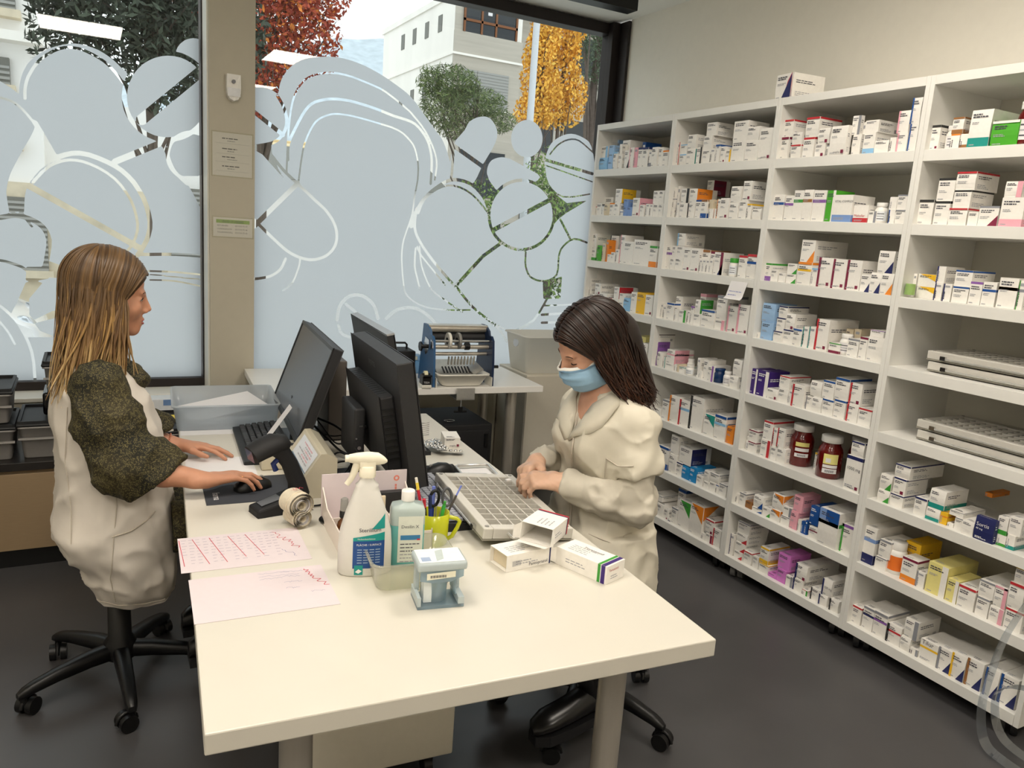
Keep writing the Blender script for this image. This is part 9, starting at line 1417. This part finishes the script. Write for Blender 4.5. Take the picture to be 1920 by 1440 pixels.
for s_ in (-1, 1):
    m = MB(); e = g[1][24 if s_ > 0 else 0]; e2 = g[-2][24 if s_ > 0 else 0]; ear = Vector(hf(-.006, .082*s_, .012)-oR); m.tube([e, (e+ear)/2+Vector(hf.vec(0, .004*s_, 0)), ear, Vector(hf(-.022, .083*s_, -.02)-oR), Vector(hf(-.004, .082*s_, -.045)-oR), e2], .0016, 'mask_white', 6); m.build('ear_loop', mk)
# hair, parted in the middle
vh = Vol((-1.5, -2.3, .98), (-1.0, -1.84, 1.42), .005); vh.ell(hf(-.016, 0, .038), (.112, .085, .093), hf.R, .02); vh.ell(hf(-.07, 0, .0), (.06, .075, .08), hf.R, .03); vh.cap(hf(-.09, .0, -.02), (-1.165, -2.12, 1.10), .07, .05, .04); vh.cap(hf(-.03, .05, -.01), (-1.24, -2.155, 1.12), .045, .03, .03)
vh.ell(hf(.095, 0, -.045), (.078, .090, .102), hf.R, .01, -1); volobj('hair_mass', vh, ['hair_deep'], PR, 2)
hm = MB(); mats = ['hair_brown', 'hair_deep', 'hair_warm', 'hair_brown']; rd = random.Random(5)
for i in range(560):
    side = 1 if rd.random() < .72 else -1; pts, back = comb(hf, side, rd.uniform(-.112, .096), rd.uniform(0, .006), oR, rd)
    p = pts[-1]
    if side > 0: tgt = Vector((-1.215+rd.uniform(-.035, .04)+.02*back, -2.185+rd.uniform(-.035, .035), 1.075+rd.uniform(-.02, .05)))-Vector(oR)
    else: tgt = Vector((-1.19+rd.uniform(-.03, .04), -2.02+rd.uniform(-.05, .05), 1.08+rd.uniform(-.02, .04)))-Vector(oR)
    if side > 0 and rd.random() < .25: tgt = Vector((-1.235+rd.uniform(-.02, .03), -2.195+rd.uniform(-.02, .02), 1.095+rd.uniform(-.02, .02)))-Vector(oR)
    for k in range(1, 9):
        t = k/8; sag = Vector((0, 0, -.035*math.sin(PI*t)*.6)); q = p.lerp(tgt, t)+sag+Vector((.010*math.sin(t*4+i*.3), .004*math.sin(t*6+i), 0)); pts.append(q)
    lock(hm, soften(pts), rd.uniform(.0028, .0065), rd.choice(mats))
hm.build('hair', PR)
# trousers and boots under the table
v = Vol((-1.72, -2.36, .04), (-1.0, -1.78, .66), .008)
for y, kx, ax_ in ((-2.17, -1.54, -1.33), (-1.98, -1.56, -1.36)): v.cap((-1.22, y, .565), (kx, y, .56), .09, .066, .03); v.cap((kx, y, .56), (ax_, y-(.07 if y < -2.1 else 0), .24), .06, .05, .03)
volobj('trousers', v, ['trouser'], PR, 1)
for y, x0, z0 in ((-2.24, -1.325, .098), (-1.98, -1.36, .10)):
    m = MB(); secs = [(.055, .03, .05), (.045, .038, .085), (.0, .042, .1), (-.05, .044, .085), (-.11, .047, .065), (-.18, .047, .054), (-.222, .032, .037), (-.234, .012, .02)]
    m.loft([[(x0+x-oR[0], y+w*math.cos(a)+x*.15-oR[1], z0+.03+h*.5+h*.5*math.sin(a)-oR[2]) for a in [2*PI*i/18 for i in range(18)]] for x, w, h in secs], 'boot'); m.tube([(x0-oR[0], y-oR[1], z0+.08-oR[2]), (x0-.01-oR[0], y-oR[1], z0+.16-oR[2]), (x0-.025-oR[0], y-oR[1], z0+.24-oR[2])], [.045, .05, .053], 'boot', 16); b = m.build('boot', PR)
    m = MB(); m.loft([[(x0+x-oR[0], y+w*s_+x*.15-oR[1], z0+zz-oR[2]) for zz in (0, .032) for s_ in ((-1, 1) if zz == 0 else (1, -1))] for x, w in ((.06, .03), (.04, .04), (-.05, .042), (-.12, .048), (-.19, .046), (-.23, .02))], 'sole', smooth=False); m.build('sole', b)

# ---------------------------------------------------------------- the street outside
GZ = -.35
S('ground', MB().bb((-60, YG+.12, GZ-.3), (120, 200, GZ), 'asphalt'), label='street outside'); S('pavement', MB().bb((-30, YG+.12, GZ), (40, 3.4, GZ+.06), 'pavement'))
# concrete building
t = thing('concrete_building', 'concrete building with timber windows across the street', 'building', (8.5, 22, GZ))
m = MB(); m.bb((0, 0.02, 0), (2.6, 7.4, 9.6), 'concrete_pale_lit'); m.bb((2.6, .6, 0), (14, 7.4, 9.6), 'concrete'); m.build('wall', t)  # side face paler than the front: sunlight put into its colour
m = MB(); m.bb((-.01, -.06, 7.75), (2.62, .02, 8.45), 'concrete'); m.bb((-.01, -.03, 0), (2.6, .03, 7.7), 'concrete'); m.bb((0, -.02, 8.45), (.3, .02, 9.6), 'concrete'); m.build('front_face', t)
m = MB(); m.bb((-.05, -.1, 7.68), (2.66, 7.4, 7.75), 'concrete_pale_lit'); m.bb((-.06, -.1, 9.55), (14, 7.5, 9.75), 'concrete_pale_lit'); m.build('ledge', t)
w = MB().bb((.32, -.05, 8.45), (2.35, .05, 9.5), 'win_dark').build('window', t); m = MB()
for x in (.3, .95, 1.5, 2.3): m.bb((x, -.09, 8.45), (x+.07, -.05, 9.5), 'win_wood')
m.bb((.3, -.09, 8.8), (2.37, -.05, 8.88), 'win_wood'); m.build('window_frame', w); MB().bb((1.2, -.07, 9.1), (1.36, -.055, 9.35), 'paperwhite').build('poster', w)
b = MB().bb((.35, -.06, 6.05), (2.15, -.02, 7.25), 'blind_grey'); [b.bb((.35, -.075, 6.1+.1*i), (2.15, -.06, 6.16+.1*i), 'blind_grey') for i in range(12)]; b.build('window', t); MB().bb((.3, -.1, 5.98), (2.2, -.0, 6.05), 'concrete_pale_lit').build('window_sill', t)
for z in (3.0, .6): MB().bb((.4, -.05, z), (2.2, -.02, z+1.6), 'win_dark').build('window', t)
for i in range(4):
    for z in (8.6, 6.4): MB().bb((-.02, 1.1+1.25*i, z), (.05, 1.45+1.25*i, z+.55), 'louvre').build('window', t)
for i in range(4):
    for z in (7.9, 4.9, 2.0): MB().bb((3.3+1.7*i, .55, z), (4.5+1.7*i, .62, z+1.3), 'win_dark').build('window', t)
# white house on the left
t = thing('white_house', 'white rendered house with slatted windows beyond the left window', 'building', (-7.0, 9.0, GZ))
m = MB(); m.bb((-7, 0, 2.1), (3.85, 5, 7.5), 'render_white'); m.bb((3.85, .3, 2.1), (6.3, 5, 3.3), 'render_white'); m.build('wall', t); MB().bb((-7, -.06, 0), (6.35, 5, 2.1), 'stone_beige').build('plinth', t)
m = MB(); m.bb((-7, -.3, 3.9), (3.9, 0, 4.02), 'concrete_pale_lit'); m.bb((-7, -.3, 5.6), (3.9, 0, 5.72), 'stone_beige'); m.build('ledge', t)
for x, z, h, w_ in ((3.0, 2.62, .5, .55), (2.95, 3.35, .35, .55), (1.5, 2.6, 1.1, .9), (3.25, .9, 1.0, .6), (5.45, 1.0, 1.2, 1.0), (-.5, 2.6, 1.1, 1.0), (2.9, 4.3, 1.0, .7)):
    f = MB(); f.bb((x, -.1, z), (x+w_, .33, z+h), 'louvre')
    for i in range(int(h/.07)): f.bb((x, -.115, z+.07*i), (x+w_, -.1, z+.07*i+.035), 'blind_grey')
    f.build('shutter', t); MB().bb((x-.06, -.2, z-.1), (x+w_+.06, .0, z), 'stone_beige').build('window_sill', t)
t = thing('pale_house', 'pale low house far behind the frosted film', 'building', (2.0, 19, GZ)); MB().bb((-4.5, 0, 0), (5, 5, 2.9), 'render_white').build('wall', t); MB().prism([(-4.8, -.3, 2.9), (-4.8, 5.3, 2.9), (-4.8, 2.5, 4.0)], (10.1, 0, 0), 'louvre').build('roof', t)
for x in (-3.6, -1.6, .4, 2.4): MB().bb((x, -.03, 1.0), (x+.9, 0, 2.2), 'win_dark').build('window', t)
# street lamp post
m = MB(); m.tube([(0, 0, 0), (0, 0, 7.2)], [.075, .055], 'pole_grey', 14); t = thing('street_lamp', 'tall pale grey lamp post outside the right window', 'lamp post', (4.5, 9, GZ)); m.build('pole', t); MB().tube([(0, 0, 7.1), (-.3, -.3, 7.5), (-.9, -.9, 7.6)], [.05, .045, .04], 'pole_grey', 10).build('arm', t); MB().rbox((-1.1, -1.1, 7.6), (.6, .3, .12), 'pole_grey', .05, (0, 0, PI/4)).build('lamp_head', t)
# hill with vineyards
def hill(name, x0, x1, y, h, mats, label, seed):
    rd = random.Random(seed); n = 40; V = []; F = []
    for j in range(9):
        for i in range(n+1):
            f = i/n; x = x0+(x1-x0)*f; prof = math.sin(min(1, f*1.6)*PI/2)*(.8+.2*math.sin(f*5+seed)); V.append((x, y+j*y*.05, GZ+h*prof*(j/8)**.8+rd.uniform(-.01, .01)*h))
    for j in range(8):
        for i in range(n): a = j*(n+1)+i; F.append((a, a+1, a+n+2, a+n+1))
    struct(meshobj(name, V, F, mats), label)
def stripemat(name, c1, c2, sc, distort=2):
    m = P(name, c1, .95, noise=0); nt = m.node_tree; N = nt.nodes.new; L = nt.links.new; tc = N('ShaderNodeTexCoord'); w = N('ShaderNodeTexWave'); w.bands_direction = 'Z'; w.inputs['Scale'].default_value = sc; w.inputs['Distortion'].default_value = distort; w.inputs['Detail'].default_value = 3
    cr = N('ShaderNodeValToRGB'); cr.color_ramp.elements[0].color = (*lin(c1), 1); cr.color_ramp.elements[1].color = (*lin(c2), 1); L(tc.outputs['Object'], w.inputs['Vector']); L(w.outputs['Fac'], cr.inputs['Fac']); L(cr.outputs['Color'], nt.nodes['Principled BSDF'].inputs['Base Color'])
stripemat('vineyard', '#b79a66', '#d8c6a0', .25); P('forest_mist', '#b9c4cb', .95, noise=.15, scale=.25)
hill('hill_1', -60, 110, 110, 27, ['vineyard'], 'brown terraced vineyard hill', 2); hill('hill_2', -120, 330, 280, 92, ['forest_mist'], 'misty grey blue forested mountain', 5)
# trees
for nm, c in (('leaf_dark', '#323a2e'), ('leaf_dark2', '#454f40'), ('leaf_dark3', '#262c23'), ('leaf_red', '#a8492c'), ('leaf_red2', '#8a3424'), ('leaf_orange', '#c87830'), ('leaf_gold', '#edb94a'), ('leaf_gold2', '#d69c30'), ('leaf_gold3', '#f0c65a'), ('needle', '#56683f'), ('needle2', '#75854f'), ('needle3', '#3f4d30'), ('leaf_green', '#7d9350'), ('leaf_green2', '#5f7743'), ('conifer', '#5f7058')): P(nm, c, .7, noise=.15, scale=2)
def tree(name, label, base, blobs, mats, n, size, trunk_r, branches=10, seed=1, slim=.45, trunk=True, group=None, hang=0):
    rd = random.Random(seed); t = thing(name, label, 'tree', base, 0, group); m = MB(); B = Vector(base); vols = [b[1][0]*b[1][1]*b[1][2] for b in blobs]; tot = sum(vols); V = []; F = []; MI = []
    for (c, r), vv in zip(blobs, vols):
        c = Vector(c)-B
        for _ in range(int(n*vv/tot)):
            while True:
                p = Vector((rd.uniform(-1, 1), rd.uniform(-1, 1), rd.uniform(-1, 1)))
                if .25 < p.length < 1: break
            p = c+Vector((p.x*r[0], p.y*r[1], p.z*r[2])); a = Vector((rd.gauss(0, 1), rd.gauss(0, 1), rd.gauss(0, 1)-hang)).normalized(); b = a.orthogonal().normalized(); b.rotate(Matrix.Rotation(rd.uniform(0, 6.28), 3, a)); s_ = size*rd.uniform(.6, 1.3); k = len(V)
            V += [p-a*s_*.5, p+b*s_*slim*.5, p+a*s_*.5, p-b*s_*slim*.5]; F.append((k, k+1, k+2, k+3)); MI.append(rd.choices(range(len(mats)), [3, 2, 1][:len(mats)])[0])
    meshobj('crown', V, F, mats, t, MI, False)
    if trunk:
        top = max(b[0][2] for b in blobs)-B.z; m.tube([(0, 0, 0), (.03, .02, top*.4), (-.02, .03, top*.7), (.02, 0, top)], [trunk_r, trunk_r*.85, trunk_r*.6, trunk_r*.2], 'bark', 10)
        for i in range(branches):
            (c, r) = rd.choice(blobs); e = Vector(c)-B+Vector((rd.uniform(-1, 1)*r[0], rd.uniform(-1, 1)*r[1], rd.uniform(-.6, 1)*r[2]))*.85; z0 = rd.uniform(.3, .85)*top; s0 = Vector((0, 0, min(z0, e.z)))
            mid = s0.lerp(e, .5)+Vector((rd.uniform(-.1, .1), rd.uniform(-.1, .1), rd.uniform(0, .2)))*(e-s0).length*.5; m.tube([s0, mid, e], [trunk_r*.32, trunk_r*.2, trunk_r*.06], 'bark', 6)
        m.build('trunk', t)
    return t
tree('evergreen_tree', 'dark leafy evergreen tree just outside the left window', (-2.0, 5.8, GZ), [((-2.15, 5.8, 3.9), (1.05, .8, .95)), ((-1.5, 5.7, 3.5), (.75, .6, .85)), ((-2.75, 5.9, 3.3), (.42, .4, .6)), ((-1.75, 5.6, 2.9), (.55, .5, .4)), ((-1.6, 6.0, 4.6), (1.0, .8, .6))], ['leaf_dark', 'leaf_dark2', 'leaf_dark3'], 17000, .115, .07, 16, 1, .32)
tree('autumn_tree', 'red and orange autumn tree outside beside the pillar', (.6, 13.5, GZ), [((.9, 13.2, 5.2), (1.25, 1.2, 1.3)), ((.2, 13.2, 5.7), (1.4, 1.2, 1.2)), ((.3, 13, 4.2), (.75, .9, .8)), ((1.4, 13.2, 6.2), (1.0, 1, .8))], ['leaf_red', 'leaf_red2', 'leaf_orange'], 13000, .115, .12, 30, 2, .5)
tree('pine_tree', 'green pine tree in front of the concrete building', (4.35, 11, GZ), [((3.75, 11, 4.35), (.62, .6, .33)), ((4.25, 11, 4.05), (.75, .6, .3)), ((3.55, 10.9, 3.85), (.45, .5, .42)), ((4.75, 11, 3.75), (.5, .5, .26)), ((4.1, 11, 3.5), (.6, .5, .26)), ((3.3, 11, 4.3), (.25, .3, .3))], ['needle', 'needle2', 'needle3'], 9000, .14, .06, 22, 3, .12)
for i, (x, y, z, l) in enumerate(((6.85, 13.0, 5.2, 'yellow autumn tree behind the lamp post, left of its pair'), (7.75, 13.4, 5.4, 'yellow autumn tree right of the lamp post with hanging leaves'))):
    tree('yellow_tree', l, (x, y, GZ), [((x, y, z), (.42, .5, 1.35)), ((x+.35, y, z-.5), (.35, .4, .7)), ((x-.25, y, z-.9), (.3, .4, .45)), ((x+.1, y, z+1.1), (.4, .4, .9))], ['leaf_gold', 'leaf_gold2', 'leaf_gold3'], 4200, .1, .07, 20, 4+i, .6, True, 'yellow autumn trees', 1)
tree('conifer_tree', 'grey green conifer with bare trunk at the right window edge', (10.6, 16.3, GZ), [((10.5, 16.3, 7.2), (.75, .7, .8)), ((10.7, 16.3, 6.2), (.5, .5, .4)), ((10.3, 16.2, 8.2), (.7, .6, .7))], ['conifer', 'needle3'], 4500, .14, .2, 8, 6, .2)
for i, (x, y, z, r, l) in enumerate(((3.2, 8.2, 2.0, .5, 'small green bush outside below the pine tree'), (4.3, 7.7, 2.65, .5, 'pale green bush outside behind the round clear patch'), (5.4, 9.4, 2.6, .6, 'green shrub outside at the end of the shelving'))):
    tree('bush', l, (x, y, GZ), [((x, y, z), (r, r, r*.8)), ((x+.1, y, z-.8), (r*1.1, r, .9)), ((x, y, z-1.6), (r*1.2, r, .9))], ['leaf_green', 'leaf_green2', 'needle3'], 2600, .085, .05, 8, 9+i, .5, True, 'bushes outside')
# white car
t = thing('parked_car', 'white car with round headlight parked outside the left window', 'car', (-4.95, 5.0, GZ)); W3 = .86
prof = [(-2.0, .35), (-2.02, .62), (-1.9, .85), (-1.5, .95), (-1.0, 1.38), (-.2, 1.46), (.45, 1.36), (1.0, .98), (1.6, .88), (1.88, .75), (1.95, .55), (1.92, .3)]
m = MB(); rings = []
for f in (-1, -.96, -.8, 0, .8, .96, 1): rings.append([(x*(1-.03*abs(f)**4), W3*f, .3+(z-.3)*(1-.10*max(0, abs(f)-.75)*4*(z > .9))) for x, z in prof])
m.loft(rings, 'car_white', True, True); m.build('body', t)
m = MB(); m.prism([(-.95, -W3-.004, .98), (-.6, -W3-.004, 1.3), (.35, -W3-.004, 1.28), (.85, -W3-.004, .98)], (0, .004, 0), 'win_dark'); m.build('side_window', t); m = MB(); m.add([(.5, -.7, 1.345), (.5, .7, 1.345), (1.0, .74, .99), (1.0, -.74, .99)], [(0, 1, 2, 3)], 'win_dark'); m.build('windscreen', t)
for sx in (-1.25, 1.25):
    for sy in (-1, 1): wh = MB(); wh.cyl((sx, sy*(W3-.16), .31), (sx, sy*(W3+.005), .31), .31, 'tyre', n=28); wh.cyl((sx, sy*(W3+.0), .31), (sx, sy*(W3+.012), .31), .19, 'silver', n=24); wh.build('wheel', t)
for sy in (-1, 1):
    m = MB(); m.lathe([(.001, .05), (.1, .035), (.13, 0), (.14, -.03)], 'headlight', n=24); o = m.build('headlight', t); o.location = (1.80, sy*.60, .72); o.rotation_euler = (sy*-.35, R_(62), 0)

# ---------------------------------------------------------------- overcast daylight
wd = bpy.data.worlds.new('sky'); SC.world = wd; wd.use_nodes = True
bg = wd.node_tree.nodes['Background']; bg.inputs['Color'].default_value = (.93, .97, 1.0, 1); bg.inputs['Strength'].default_value = 1.6
